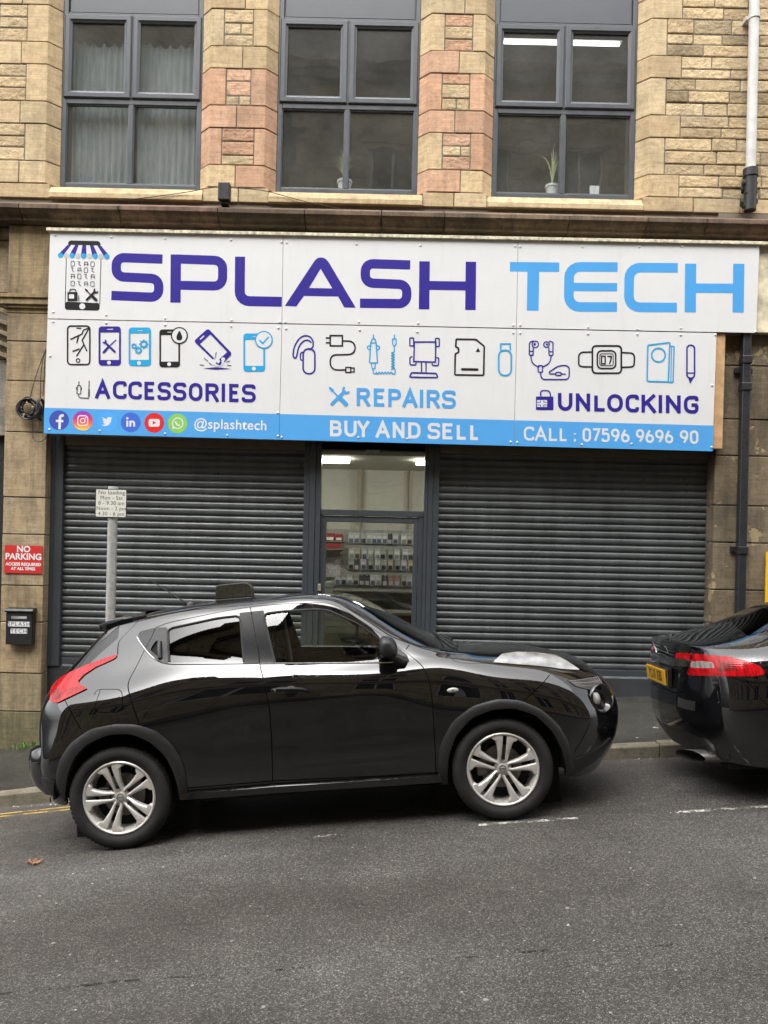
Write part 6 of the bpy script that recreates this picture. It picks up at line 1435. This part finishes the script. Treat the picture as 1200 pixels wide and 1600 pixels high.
g_('windscreen', 'windscreen', M['screen_glass'], JK, (0,), -.003); g_('tailgate_glass', 'tailgate_window', M['tint_glass'], JK, (0,), -.002)
for sd in (1, -1):
    tl_ = g_('tail_lamp', 'tail_lamp', M['red_lens'], JK, (sd,), .008, .02)[0]; g_('lamp_reflector', 'lamp_reflector', M['amber_lens'], tl_, (sd,), .0075, .01); g_('lamp_facet', 'lamp_facet', M['deep_red'], tl_, (sd,), .0075, .01); g_('side_lamp', 'side_lamp', M['clear_lens'], JK, (sd,), .006, .02)
    g_('headlamp', 'headlamp', M['gloss'], JK, (sd,), -.004)
g_('grille', 'grille', M['gloss'], JK, (0,), -.006)
def both(name, mb, mat, parents=(JK, JK), **kw):
    a_ = obj(name, mb, mat, parents[0], **kw); b_ = obj(name, mirror_mb(mb), mat, parents[1], **kw); return a_, b_
both('arch_trim', band_mesh(sj, arR_o, arR_i), M['trim'], smooth=True, recalc=False); both('arch_trim', band_mesh(sj, arF_o, arF_i), M['trim'], smooth=True, recalc=False)
dd_ = (FDoor, RDoor)
both('window_strip', ribbon(sj, [(405, 1037.2), (500, 1036.6), (606, 1035.6), (627, 1034.5)], .011), M['chrome'], FDoor, smooth=True, recalc=False)
both('window_strip', ribbon(sj, [(214, 996), (220, 1006), (230, 1019), (240, 1029), (252, 1036), (268, 1038.2), (330, 1037.8), (404, 1037.2)], .0075), M['chrome'], RDoor, smooth=True, recalc=False)
both('window_seal', ribbon(sj, [(429, 1033), (411, 959), (440, 955), (495, 952), (513, 953.5), (526, 959.5), (560, 975), (588, 995), (606, 1010)], .015, .002, .003), M['rubber'], FDoor, smooth=True, recalc=False)
both('window_seal', ribbon(sj, [(264, 1034), (262, 985), (268, 981), (340, 965.5), (375, 961.5), (381, 1034)], .014, .002, .003), M['rubber'], RDoor, smooth=True, recalc=False)
both('gutter_strip', ribbon(sj, [(186, 975), (215, 967.5), (250, 960.5), (320, 948), (400, 938.5), (480, 934), (515, 936), (530, 942), (570, 967), (610, 994), (652, 1010)], .012, .002, .002), M['rubber'], smooth=True, recalc=False)
both('pillar_strip', ribbon(sj, [(530, 941), (570, 964), (610, 990), (650, 1008), (688, 1016)], .010, .002, .003), M['rubber'], smooth=True, recalc=False)
# sill moulding, lower lip, bumper crease
both('sill_moulding', ribbon(sj, [(284, 1243), (360, 1237), (430, 1231), (560, 1223), (690, 1215)], .085, .022, .022, 0), M['gloss'], smooth=True, recalc=False)
both('bumper_lip', band_mesh(sj, [(883, 1190), (905, 1184), (925, 1174), (942, 1163), (953, 1152)], [(888, 1214), (905, 1206), (925, 1192), (940, 1180), (950, 1165)], 24, ((0, .001), (0, .006), (.5, .010), (1, .004), (1, -.06))), M['trim'], smooth=True, recalc=False)
both('bumper_lip', band_mesh(sj, [(46, 1207), (65, 1213), (93, 1222)], [(58, 1236), (80, 1243), (104, 1246)], 20, ((0, .001), (0, .008), (.5, .012), (1, .004), (1, -.06))), M['trim'], smooth=True, recalc=False)
# bumper shoulder that juts out at the back
bs = MB(); V = []
prf = [(-.02, .690), (.030, .683), (.075, .655), (.095, .59), (.09, .50), (.07, .43), (.0, .36)]
pl_ = []
for f in np.linspace(0, 1, 25):
    ang = f * math.pi / 2; yy = .76 * math.sin(ang) ** .55 if f > 0 else 0.; xx = -1.90 + .30 * (1 - math.cos(ang) ** .45)
    pl_.append((xx, -yy, math.cos(ang), math.sin(ang)))
for (xx, yy, ca, sa) in pl_:
    for o_, zz in prf:
        k_ = 1 if sa < .85 else max(.3, 1 - (sa - .85) * 3.2); V.append((xx - o_ * ca * 1.25 * k_ , yy - o_ * sa * .55 * k_, zz))
n_ = len(prf); bs.add(V, [(i * n_ + j, i * n_ + j + 1, (i + 1) * n_ + j + 1, (i + 1) * n_ + j) for i in range(24) for j in range(n_ - 1)])
m2 = mirror_mb(bs); bs.add(m2.v, m2.f); obj('bumper_shoulder', bs, M['juke'], JK, smooth=True, angle=60)
# roof spoiler
spv = MB(); prf = [(-1.22, 1.545), (-1.38, 1.528), (-1.50, 1.500), (-1.56, 1.482), (-1.555, 1.468), (-1.50, 1.455), (-1.36, 1.455)]
V = []; ys = np.linspace(-.53, .53, 21)
for yy in ys:
    e = abs(yy) / .53
    for xx, zz in prf: V.append((xx + .11 * e ** 2.5, yy, zz - .022 * e ** 2 - .006 * e ** 8))
n_ = len(prf); spv.add(V, [(i * n_ + j, i * n_ + j + 1, (i + 1) * n_ + j + 1, (i + 1) * n_ + j) for i in range(20) for j in range(n_ - 1)] + [tuple(range(n_)), tuple(range(20 * n_, 21 * n_))[::-1]])
obj('roof_spoiler', spv, M['juke'], JK, smooth=True, angle=50)
# mirrors
def mirror(sd, door):
    mb = MB(); c = np.array(sj.at(sj.inv([(606, 1018)])[0])); c = c + np.array([-.012, -.12, .04])
    V = []; nu, nv = 24, 14
    for i in range(nv + 1):
        th = math.pi * i / nv
        for k_ in range(nu):
            ph = 2 * math.pi * k_ / nu; x_ = math.sin(th) * math.cos(ph); y_ = math.sin(th) * math.sin(ph); z_ = math.cos(th)
            sq = lambda v, e: math.copysign(abs(v) ** e, v)
            x2 = sq(x_, .8) * .078 * (1 if x_ > 0 else .62) * (1 - .10 * z_); V.append((c[0] + x2, c[1] + sq(y_, .75) * .115, c[2] + sq(z_, .8) * .074 - .12 * x2 * 1.))
    mb.add(V, [(i * nu + k_, i * nu + (k_ + 1) % nu, (i + 1) * nu + (k_ + 1) % nu, (i + 1) * nu + k_) for i in range(nv) for k_ in range(nu)])
    ft = MB(); q0 = np.array(sj.at(sj.inv([(626, 1031)])[0])); ft.tube([q0 + [.02, .03, -.02], q0 + [.005, -.035, -.006], c + [.025, .02, -.055], c + [.0, .0, -.04]], [.05, .036, .028, .03], 12)
    sp_ = MB(); a_ = sj.inv([(606, 1009), (622, 1012), (636, 1024), (640, 1033), (612, 1034.5)]); sp_.add([tuple(p_) for p_ in sj.at(a_) + sj.nrm(a_) * .006], [(0, 1, 2, 3, 4)])
    gl_ = MB(); gl_.lathe([(0, c[0] - .056), (.07, c[0] - .0565)], 24, 'x', (0, c[1], c[2]))
    if sd == -1: mb, ft, sp_, gl_ = mirror_mb(mb), mirror_mb(ft), mirror_mb(sp_), mirror_mb(gl_)
    root = obj('wing_mirror', mb, M['trim'], JK, smooth=True, angle=70); obj('mirror_foot', ft, M['trim'], root, smooth=True); obj('mirror_base', sp_, M['trim'], root, recalc=False); obj('mirror_glass', gl_, M['chrome'], root)
for k_, sd in enumerate((1, -1)): mirror(sd, FDoor[k_])
# door handles
hm = MB(); a_ = sj.inv([(425, 1078.5), (437, 1077), (455, 1076.5), (470, 1077), (480, 1079)]); bp_, bn = sj.at(a_), sj.nrm(a_)
hm.tube([bp_[0] + bn[0] * .002, bp_[0] * .7 + bp_[1] * .3 + bn[1] * .026, bp_[1] + bn[1] * .036, bp_[2] + bn[2] * .04, bp_[3] + bn[3] * .035, bp_[3] * .3 + bp_[4] * .7 + bn[4] * .026, bp_[4] + bn[4] * .002], [.010, .013, .014, .014, .014, .013, .010], 12)
both('door_handle', hm, M['satin'], FDoor, smooth=True, angle=70)
cup = MB(); a_ = sj.inv([(455, 1081)])[0]; c_, nn = sj.at(a_), sj.nrm(a_); cup.ball(tuple(c_ - nn * .010), (.055, .018, .042), 20, 12); both('handle_cup', cup, M['satin'], FDoor, smooth=True)
kh = MB(); a_ = sj.inv([(431, 1078.8)])[0]; c_ = sj.at(a_) + sj.nrm(a_) * .044; kh.lathe([(0, c_[1] - .001), (.007, c_[1] - .001), (.009, c_[1] + .004)], 14, 'y', (c_[0], 0, c_[2])); both('key_barrel', kh, M['chrome'], FDoor)
hp_ = MB(); a_ = sj.inv([(249.5, 1003), (250, 1029)]); q_ = sj.at(a_) + sj.nrm(a_) * .004; hp_.tube([q_[0], (q_[0] + q_[1]) / 2 + sj.nrm(a_)[0] * .006, q_[1]], [.014, .016, .014], 12); both('door_handle', hp_, M['trim'], RDoor, smooth=True)
# repeater lamp, aerial, wipers
rp = MB(); a_ = sj.inv([(707.5, 1078.5)])[0]; c_, nn = sj.at(a_), sj.nrm(a_); rp.ball(tuple(c_), (.040, .010, .017), 24, 10); both('repeater_lamp', rp, M['clear_lens'], smooth=True)
rp = MB().ball(tuple(c_ + nn * .010), (.008, .004, .008), 10, 6); both('repeater_bulb', rp, M['alloy_dark'], smooth=True)
ae = MB(); b0 = np.array([-.92, -.05, 1.565]); ae.tube([b0, b0 + [-.10, 0, .065], b0 + [-.30, 0, .215]], [.006, .0045, .003], 8); obj('aerial', ae, M['black_plastic'], JK, smooth=True)
obj('aerial_base', MB().lathe([(.034, -.02), (.030, .012), (.014, .03), (0, .034)], 18, 'z', tuple(b0)), M['black_plastic'], JK, smooth=True)
wp = MB(); wp.tube([(1.06, -.50, 1.135), (.98, -.15, 1.180), (.94, .12, 1.205)], .009, 8).tube([(.985, -.40, 1.178), (.94, .18, 1.214)], .006, 6); obj('wiper', wp, M['black_plastic'], JK)
wp = MB(); wp.tube([(1.07, .05, 1.145), (1.0, .40, 1.172)], .009, 8); obj('wiper', wp, M['black_plastic'], JK)
wp = MB(); wp.tube([(-1.84, 0, 1.13), (-1.80, -.12, 1.165), (-1.75, -.30, 1.21)], .009, 8); obj('wiper', wp, M['black_plastic'], JK)
# headlamp bowl, grille mesh, front plate, badge
q_ = sj.inv([(939, 1090)])[0]; c_, nn = Vector(sj.at(q_)), Vector(sj.nrm(q_))
hl = MB(); pr_ = [(.0, -.055), (.035, -.05), (.065, -.025), (.082, .004), (.092, .012), (.100, .006), (.102, -.01)]; hl.lathe(pr_, 36, 'z'); nn = Vector((.55, -.82, .12)); c_ = c_ + Vector((-.005, -.022, .0)); mt_ = Matrix.Translation(c_) @ nn.to_track_quat('Z', 'Y').to_matrix().to_4x4()
hl.v = [tuple(mt_ @ Vector(v)) for v in hl.v]; both('headlamp_bezel', hl, M['gloss'], smooth=True, angle=50)
hl = MB().ball((-.035, 0, -.022), (.045, .05, .026), 24, 12); hl.v = [tuple(mt_ @ Vector(v)) for v in hl.v]; both('headlamp_bulb', hl, M['clear_lens'], smooth=True)
gm = MB(); ga = sj.inv([(888, 1064), (933, 1058)]); gb_ = sj.inv([(900, 1072), (946, 1079)])
for i in range(13):
    f = i / 12; a_ = ga[0] * (1 - f) + ga[1] * f; b_ = gb_[0] * (1 - f) + gb_[1] * f; pts = [tuple(sj.at(a_ * (1 - t_) + b_ * t_) + sj.nrm(a_) * .004) for t_ in (0, .5, 1)]; gm.tube(pts, .0035, 6)
for i in range(4):
    f = i / 3; pts = []
    for t_ in np.linspace(0, 1, 8): a_ = ga[0] * (1 - t_) + ga[1] * t_; b_ = gb_[0] * (1 - t_) + gb_[1] * t_; q2 = a_ * (1 - f) + b_ * f; pts.append(tuple(sj.at(q2) + sj.nrm(q2) * .004))
    gm.tube(pts, .0035, 6)
both('grille_mesh', gm, M['alloy_dark'], smooth=True)
np_ = MB().box(2.195, 2.225, -.26, .26, .50, .62); obj('number_plate', np_, M['gloss'], JK, bevel=.006)
np_ = MB().box(2.226, 2.228, -.25, .25, .505, .615); obj('plate_face', np_, M['inkw'], JK)
obj('rear_plate', MB().box(-1.975, -1.962, -.26, .26, .72, .83), M['yellow'], JK, bevel=.004)
# cabin, floor and wheel wells
il = MB(); S_ = sj.S; st = 6
ia = range(0, sj.na, st); ib = [j for j in range(0, sj.nb, 4)]
Vn = sj.S - sj.Nn * .028; V = []; ids = {}; kb = sj.ik([(0, 4.9), (0, 8.35)])[:, 1]
F_ = []
def okc(p_):
    for wx in (-1.2675, 1.2675):
        if (p_[0] - wx) ** 2 + (p_[2] - .334) ** 2 < .47 ** 2: return False
    return True
for i in range(0, sj.na - st, st):
    for j in range(0, sj.nb - 4, 4):
        c_ = Vn[i + st // 2, j + 2]
        low = j + 4 < kb[0]; roof = j > kb[1] and c_[2] > 1.44
        bon = c_[0] > .98 and c_[2] > .7
        if not (low or roof or bon) or not okc(c_): continue
        q_ = []
        for a_, b_ in ((i, j), (i + st, j), (i + st, j + 4), (i, j + 4)):
            a_, b_ = min(a_, sj.na - 1), min(b_, sj.nb - 1)
            if (a_, b_) not in ids: ids[(a_, b_)] = len(V); V.append(tuple(Vn[a_, b_]))
            q_.append(ids[(a_, b_)])
        F_.append(tuple(q_))
il.add(V, F_); m2 = mirror_mb(il); il.add(m2.v, m2.f); obj('inner_shell', il, M['cabin'], JK)
ub = MB().box(-1.80, -1.72, -.60, .60, .30, .9).box(-.82, .82, -.72, .72, .24, .34).box(-1.75, -.82, -.52, .52, .28, .62).box(.82, 1.80, -.52, .52, .24, .62); obj('underbody', ub, M['dark'], JK)
for wx in (-1.2675, 1.2675):
    for sd in (1, -1):
        ww = MB(); n_ = 28; R_ = .435; V = []
        for k_ in range(n_ + 1):
            a_ = -.03 + (math.pi + .06) * k_ / n_; V += [(wx + R_ * math.cos(a_), sd * .845, .36 + R_ * math.sin(a_)), (wx + R_ * math.cos(a_), sd * .50, .36 + R_ * math.sin(a_))]
        ww.add(V, [(2 * k_, 2 * k_ + 2, 2 * k_ + 3, 2 * k_ + 1) for k_ in range(n_)]); ww.add([(wx - R_, sd * .5, .0), (wx + R_, sd * .5, .0), (wx + R_, sd * .5, .8), (wx - R_, sd * .5, .8)], [(0, 1, 2, 3)])
        obj('wheel_well', ww, M['dark'], JK)
for sy in (-.36, .36): seat(JK, -.02, sy, M['cloth'])
bs_ = part('rear_bench', JK); obj('bench_base', MB().box(-1.05, -.62, -.6, .6, .40, .64), M['cloth'], bs_, bevel=.05, segs=3); obj('bench_back', MB().prism([(-1.10, .6), (-.95, .6), (-1.12, 1.18), (-1.22, 1.16)], -.6, .6, 'y'), M['cloth'], bs_, bevel=.04, segs=3)
obj('dashboard', MB().prism([(.62, .55), (.60, .92), (.68, 1.02), (.95, 1.06), (1.0, .6)], -.68, .68, 'y'), M['cabin'], JK, bevel=.03, segs=3)
sw_ = MB(); c_ = Vector((.46, .36, .96)); ax = Vector((-.88, 0, .47)); u_ = ax.cross(Vector((0, 1, 0))).normalized()
sw_.tube([c_ + (Vector((0, 1, 0)) * math.cos(a_) + u_ * math.sin(a_)) * .18 for a_ in [k_ * 2 * math.pi / 28 for k_ in range(28)]], .014, 8, closed=True).tube([c_, c_ - ax * .2], .03, 8).tube([c_ + Vector((0, -.18, 0)), c_ + Vector((0, .18, 0))], .014, 6); obj('steering_wheel', sw_, M['cabin'], JK, smooth=True)
for sd in (-1, 1):
    pb = MB().tube([(-.26, sd * .72, .5), (-.30, sd * .71, 1.1), (-.33, sd * .60, 1.47)], .035, 8); obj('door_pillar_trim', pb, M['cream_seat'], JK, smooth=True)
rv = MB().box(.30, .33, -.11, .11, 1.40, 1.46).tube([(.34, 0, 1.44), (.38, 0, 1.50)], .01, 6); obj('rear_view_mirror', rv, M['cabin'], JK, bevel=.012)
for wx, rt in ((-1.2675, 33), (1.2675, 10)):
    make_wheel(JK, wx, -.86 + .1075, .334, rot=math.radians(rt), side=-1); make_wheel(JK, wx, .86 - .1075, .334, rot=math.radians(rt + 20), side=1)
# small sign box on the roof
q_ = P(368, 934, 5.85); lz = RJ.transposed() @ (q_ - TJ); rt_ = thing('roof_sign', 'small dark plastic sign box standing on the car roof', 'roof sign', TJ + RJ @ Vector((lz.x, lz.y, 1.575))); rt_.rotation_euler = RJ.to_euler()
obj('box_body', MB().prism(fillet([(-.14, .016), (-.142, .125), (.10, .13), (.137, .095), (.137, .016)], .035), -.05, .05, 'y'), simple('dark olive plastic', (.030, .029, .022), .3, var=.2), rt_, bevel=.008, segs=3); obj('magnet_base', MB().box(-.142, .137, -.06, .06, -.004, .0155), M['black_plastic'], rt_, bevel=.005)
# ================================================================== the black saloon at the right edge
RG = (Matrix.Rotation(math.radians(-5), 3, 'Z') @ Matrix.Rotation(-math.atan(.045), 3, 'Y') @ Matrix.Rotation(-math.radians(2.5), 3, 'X')); TG = Vector((2.165, 5.92, .068)); XG = Matrix.Translation(TG) @ RG.to_4x4()
GN = mk(
 [(.10,0,.27),(.03,0,.38),(0,0,.52),(.00,0,.66),(.015,0,.80),(.02,0,.93),(.03,0,1.035),(.045,0,1.052),(.06,0,1.06),(.08,0,1.066)],
 [(.15,.42,.27),(.085,.43,.38),(.05,.44,.52),(.05,.44,.66),(.06,.43,.80),(.068,.42,.93),(.075,.40,1.03),(.08,.38,1.047),(.09,.26,1.058),(.16,0,1.078)],
 [(.31,.76,.265),(.25,.79,.38),(.215,.805,.52),(.205,.805,.66),(.205,.79,.80),(.20,.765,.92),(.185,.70,1.005),(.165,.64,1.038),(.20,.33,1.07),(.28,0,1.102)],
 [(.52,.86,.26),(.46,.905,.40),(.44,.925,.56),(.44,.928,.70),(.45,.915,.83),(.46,.88,.935),(.48,.80,1.03),(.48,.66,1.09),(.50,.34,1.14),(.54,0,1.172)],
 [(1.12,.87,.25),(1.12,.93,.42),(1.12,.945,.60),(1.12,.94,.75),(1.12,.925,.87),(1.12,.885,.955),(1.05,.80,1.06),(.98,.66,1.23),(.95,.34,1.315),(.94,0,1.34)],
 [(1.80,.86,.25),(1.80,.92,.42),(1.80,.935,.60),(1.80,.935,.75),(1.80,.92,.87),(1.80,.88,.955),(1.78,.76,1.16),(1.72,.62,1.365),(1.68,.32,1.425),(1.66,0,1.44)],
 [(2.50,.85,.25),(2.50,.91,.42),(2.50,.93,.60),(2.50,.93,.75),(2.50,.915,.87),(2.50,.87,.945),(2.50,.75,1.18),(2.48,.60,1.39),(2.46,.3,1.45),(2.45,0,1.463)],
 [(3.20,.85,.25),(3.20,.91,.42),(3.20,.925,.60),(3.20,.925,.75),(3.20,.91,.86),(3.20,.865,.93),(3.15,.76,1.13),(3.05,.60,1.33),(3.02,.3,1.40),(3.0,0,1.41)],
 [(3.90,.86,.25),(3.90,.92,.42),(3.90,.935,.60),(3.90,.93,.75),(3.90,.91,.85),(3.88,.86,.92),(3.85,.77,.985),(3.83,.66,1.01),(3.80,.33,1.03),(3.78,0,1.035)],
 [(4.45,.83,.24),(4.48,.89,.40),(4.50,.90,.56),(4.50,.885,.68),(4.48,.86,.76),(4.45,.80,.82),(4.42,.68,.87),(4.42,.55,.90),(4.42,.3,.915),(4.42,0,.92)],
 [(4.72,.50,.23),(4.82,.54,.36),(4.87,.55,.50),(4.86,.54,.60),(4.82,.52,.68),(4.78,.49,.72),(4.76,.44,.75),(4.75,.38,.765),(4.75,.2,.775),(4.75,0,.78)],
 [(4.78,0,.23),(4.90,0,.36),(4.95,0,.50),(4.94,0,.60),(4.90,0,.68),(4.87,0,.71),(4.85,0,.73),(4.84,0,.74),(4.83,0,.75),(4.82,0,.755)])
sg = Shell(GN, XG)
JG = thing('parked_saloon', 'black saloon with red tail lamps and yellow plate, cut off by the right edge', 'car', TG); JG.rotation_euler = RG.to_euler()
cg = Cutter(sg, .035); cj_keep = cj
def arch(x, z, r_):
    ab = []
    for k_ in range(25):
        a_ = -.25 + (math.pi + .5) * k_ / 24; tx, tz = x + r_ * math.cos(a_), z + r_ * math.sin(a_)
        d_ = (sg.S[..., 0] - tx) ** 2 + (sg.S[..., 2] - tz) ** 2 + (sg.S[..., 1] > -.6) * 9; ab.append(np.unravel_index(np.argmin(d_), d_.shape))
    return np.array(ab, float)
for wx in (1.15, 4.06): ab = arch(wx, .335, .375); cg.ring(None, np.concatenate([ab, [[ab[-1][0], 0], [ab[0][0], 0]]]))
cg.seam([(1094, 1009), (1086, 1020), (1081, 1031), (1075, 1056), (1068, 1072)], .006)
cg.seam([(1018, 1062), (1035, 1073), (1054, 1084), (1070, 1080)], .006)
cg.seam([(1162, 1058), (1178, 1078), (1200, 1104)], .004)
cg.seam([(1094, 1009), (1115, 1006), (1146, 999), (1200, 984), (1230, 974)], .006)
lamp_o = [(1084.4, 1020.8), (1105, 1023.4), (1140, 1026.6), (1168, 1033), (1187, 1041), (1195.5, 1049), (1194, 1054), (1181, 1056.7), (1121, 1056.5), (1073.6, 1055), (1077, 1044), (1080, 1032)]
cg.px('reversing_lens', [(1081, 1033), (1096, 1033), (1114, 1034.5), (1118, 1043.5), (1100, 1044), (1078.6, 1043)], 3, 3)
cg.px('lamp_reflector', [(1123, 1033), (1138, 1036), (1149, 1041), (1156, 1049.5), (1120, 1049), (1121, 1045), (1125, 1041)], 2, 3)
cg.px('tail_lamp', lamp_o, 3, 3); cg.px('boot_lamp', [(1057.5, 1020), (1081.5, 1020.8), (1078, 1031), (1055.5, 1028)], 2, 3)
cg.px('boot_strip', [(1022.5, 1023), (1054, 1028), (1078.5, 1031.3), (1075, 1042), (1050, 1040), (1021.5, 1031)], 1.5, 3)
cg.ring('rear_window', np.array(dens([tuple(p_) for p_ in sg.ik([(3.05, 9), (3.0, 8), (2.97, 7.25), (3.2, 6.98), (4.2, 6.98), (4.75, 7.2), (4.9, 8), (4.95, 9)])], 3)))
cg.ring('side_window', np.array(dens([tuple(p_) for p_ in sg.ik([(4.1, 5.35), (4.6, 6.55), (5.2, 6.78), (6.2, 6.8), (7.0, 6.6), (7.75, 5.6), (7.8, 5.3)])], 3)))
cg.ring('windscreen', np.array(dens([tuple(p_) for p_ in sg.ik([(7.0, 9), (7.0, 7.3), (7.1, 7.1), (7.9, 7.1), (7.95, 9)])], 3)))
cg.px('valance', [(1017, 1125.5), (1040, 1131), (1078, 1145.5), (1099, 1155.5), (1118, 1174.5), (1137, 1192), (1130, 1200), (1090, 1190), (1030, 1170)], 2, 4)
cg.run('body_shell')
h_ = cg.mesh
h_('body_shell', 'body_shell', M['jag'], JG, (0,), 0, .02); h_('valance', 'valance', M['trim'], JG, (0,), -.004, .02)
for sd in (1, -1):
    tl = h_('tail_lamp', 'tail_lamp', M['red_lens'], JG, (sd,), .004, .02)
    if tl: h_('reversing_lens', 'reversing_lens', M['reverse_lens'], tl[0], (sd,), .004, .01); h_('lamp_reflector', 'lamp_reflector', M['amber_lens'], tl[0], (sd,), .004, .01)
    h_('boot_lamp', 'boot_lamp', M['red_lens'], JG, (sd,), .004, .02); h_('side_window', 'side_window', M['tint_glass'], JG, (sd,), -.003)
h_('rear_window', 'rear_window', M['tint_glass'], JG, (0,), -.003); h_('windscreen', 'windscreen', M['screen_glass'], JG, (0,), -.003)
bst = h_('boot_strip', 'boot_strip', simple('dark chrome', (.45, .46, .47), .18, 1., var=.08), JG, (0,), .010, .02)[0]
def gboth(name, mb, mat, **kw): return obj(name, mb, mat, JG, **kw), obj(name, mirror_mb(mb), mat, JG, **kw)
gboth('window_strip', ribbon(sg, None, .014, ab=np.array(dens([tuple(p_) for p_ in sg.ik([(4.0, 5.25), (5, 5.15), (6, 5.15), (7.8, 5.2)])], 6, False))), M['chrome'], smooth=True, recalc=False)
gboth('window_strip', ribbon(sg, None, .012, ab=np.array(dens([tuple(p_) for p_ in sg.ik([(4.05, 5.4), (4.55, 6.6), (5.2, 6.85), (6.2, 6.88), (7.05, 6.7), (7.8, 5.4)])], 6, False))), M['chrome'], smooth=True, recalc=False)
# yellow rear plate with its characters
npl = obj('number_plate', MB().box(-.006, .006, -.26, .26, -.056, .056), simple('yellow plate', (.60, .33, .02), .35, var=.06), JG, bevel=.003)
npl.location = (-.012, 0, .785); npl.rotation_euler = (0, math.radians(-4), 0)
text_mesh('YC10 XBS', .108, 'characters', M['ink'], npl, Matrix.Translation((-.0075, 0, 0)) @ Matrix.Rotation(math.radians(-90), 4, 'Z') @ FACE @ Matrix.Scale(.80, 4, (1, 0, 0)), bold=.0012, spacing=1.05)
obj('plate_recess', MB().box(-.004, .03, -.30, .30, .715, .86), M['gloss'], JG, bevel=.006)
text_mesh('JAGUAR', .036, 'badge_lettering', M['dark'], JG, Matrix.Translation((-.024, 0, .913)) @ Matrix.Rotation(math.radians(-90), 4, 'Z') @ FACE, spacing=2.2)
lc = MB(); pts = [(-.012, .085, .99), (-.016, .05, 1.003), (-.017, .01, 1.000), (-.016, -.03, .985), (-.014, -.07, .965)]; lc.tube(pts, [.004, .010, .012, .010, .003], 8).tube([pts[1], (-.016, .075, .983)], [.006, .003], 6).tube([pts[3], (-.015, -.05, .955)], [.006, .003], 6); obj('leaper_emblem', lc, M['chrome'], JG, smooth=True)
text_mesh('D', .034, 'badge_lettering', M['chrome'], JG, Matrix.Translation((.022, -.52, .80)) @ Matrix.Rotation(math.radians(-84), 4, 'Z') @ FACE); text_mesh('XF', .034, 'badge_lettering', M['chrome'], JG, Matrix.Translation((.030, -.56, .80)) @ Matrix.Rotation(math.radians(-82), 4, 'Z') @ FACE)
# tailpipe, underside, wheels, cabin
tp = MB(); V = []; 
for xx, sc_ in ((.065, 1.), (.06, 1.02), (.075, .93), (.13, .88), (.22, .86)):
    for k_ in range(28): a_ = 2 * math.pi * k_ / 28; V.append((xx - .0175 * math.sin(a_) - .075 * math.cos(a_), -.56 + .076 * sc_ * math.cos(a_), .278 + .040 * sc_ * math.sin(a_)))
tp.add(V[28:56] + V[:28] + V[56:], [(j * 28 + k_, j * 28 + (k_ + 1) % 28, (j + 1) * 28 + (k_ + 1) % 28, (j + 1) * 28 + k_) for j in range(4) for k_ in range(28)])
tp2 = MB(); V2 = []
for xx, sc_ in ((.06, 1.03), (.08, 1.06), (.27, 1.02)):
    for k_ in range(28): a_ = 2 * math.pi * k_ / 28; V2.append((xx - .0175 * math.sin(a_) - .075 * math.cos(a_), -.56 + .076 * sc_ * math.cos(a_), .278 + .040 * sc_ * math.sin(a_)))
tp2.add(V2, [(j * 28 + k_, j * 28 + (k_ + 1) % 28, (j + 1) * 28 + (k_ + 1) % 28, (j + 1) * 28 + k_) for j in range(2) for k_ in range(28)])
obj('tailpipe', tp2, M['alloy_dark'], JG, smooth=True); obj('tailpipe_bore', tp, M['dark'], JG, smooth=True)
obj('underbody', MB().box(.30, 4.7, -.62, .62, .20, .34).box(.25, .60, -.75, .75, .30, .5).box(1.6, 3.6, -.82, .82, .22, .32).box(.5, 1.7, -.60, .60, .34, .72).box(3.6, 4.5, -.58, .58, .34, .72), M['dark'], JG)
for wx in (1.15, 4.06):
    for sd in (1, -1):
        ww = MB(); V = []
        for k_ in range(29): a_ = -.05 + (math.pi + .1) * k_ / 28; V += [(wx + .385 * math.cos(a_), sd * .90, .345 + .385 * math.sin(a_)), (wx + .385 * math.cos(a_), sd * .58, .345 + .385 * math.sin(a_))]
        ww.add(V, [(2 * k_, 2 * k_ + 2, 2 * k_ + 3, 2 * k_ + 1) for k_ in range(28)]); obj('wheel_well', ww, M['dark'], JG)
for wx in (1.15, 4.06): make_wheel(JG, wx, -.81, .335, .335, .235, .232, .4, -1); make_wheel(JG, wx, .81, .335, .335, .235, .232, .9, 1)
for sx, sy in ((2.55, -.38), (2.55, .38)): s_ = seat(JG, sx, sy, M['cloth']); s_.location.z = -.08
obj('parcel_shelf', MB().box(.75, 1.25, -.6, .6, 1.0, 1.02), M['cabin'], JG); obj('bench_back', MB().prism([(1.25, .55), (1.45, .52), (1.28, 1.10), (1.18, 1.08)], -.6, .6, 'y'), M['cloth'], JG, bevel=.04, segs=3)
Vn = sg.S - sg.Nn * .03; V = []; F_ = []; ids = {}; kb = sg.ik([(0, 5.2), (0, 7.2)])[:, 1]; st = 6
for i in range(0, sg.na - st, st):
    for j in range(0, sg.nb - 4, 4):
        c_ = Vn[i + 3, j + 2]
        if not ((j + 4 < kb[0]) or (j > kb[1] and 1.75 < c_[0] < 2.95) or (c_[0] > 3.95 and c_[2] > .6) or (c_[0] < .5)): continue
        if any((c_[0] - wx) ** 2 + (c_[2] - .335) ** 2 < .42 ** 2 for wx in (1.15, 4.06)): continue
        q_ = []
        for a_, b_ in ((i, j), (i + st, j), (i + st, j + 4), (i, j + 4)):
            if (a_, b_) not in ids: ids[(a_, b_)] = len(V); V.append(tuple(Vn[a_, b_]))
            q_.append(ids[(a_, b_)])
        F_.append(tuple(q_))
il = MB(); il.add(V, F_); m2 = mirror_mb(il); il.add(m2.v, m2.f); obj('inner_shell', il, M['cabin'], JG)
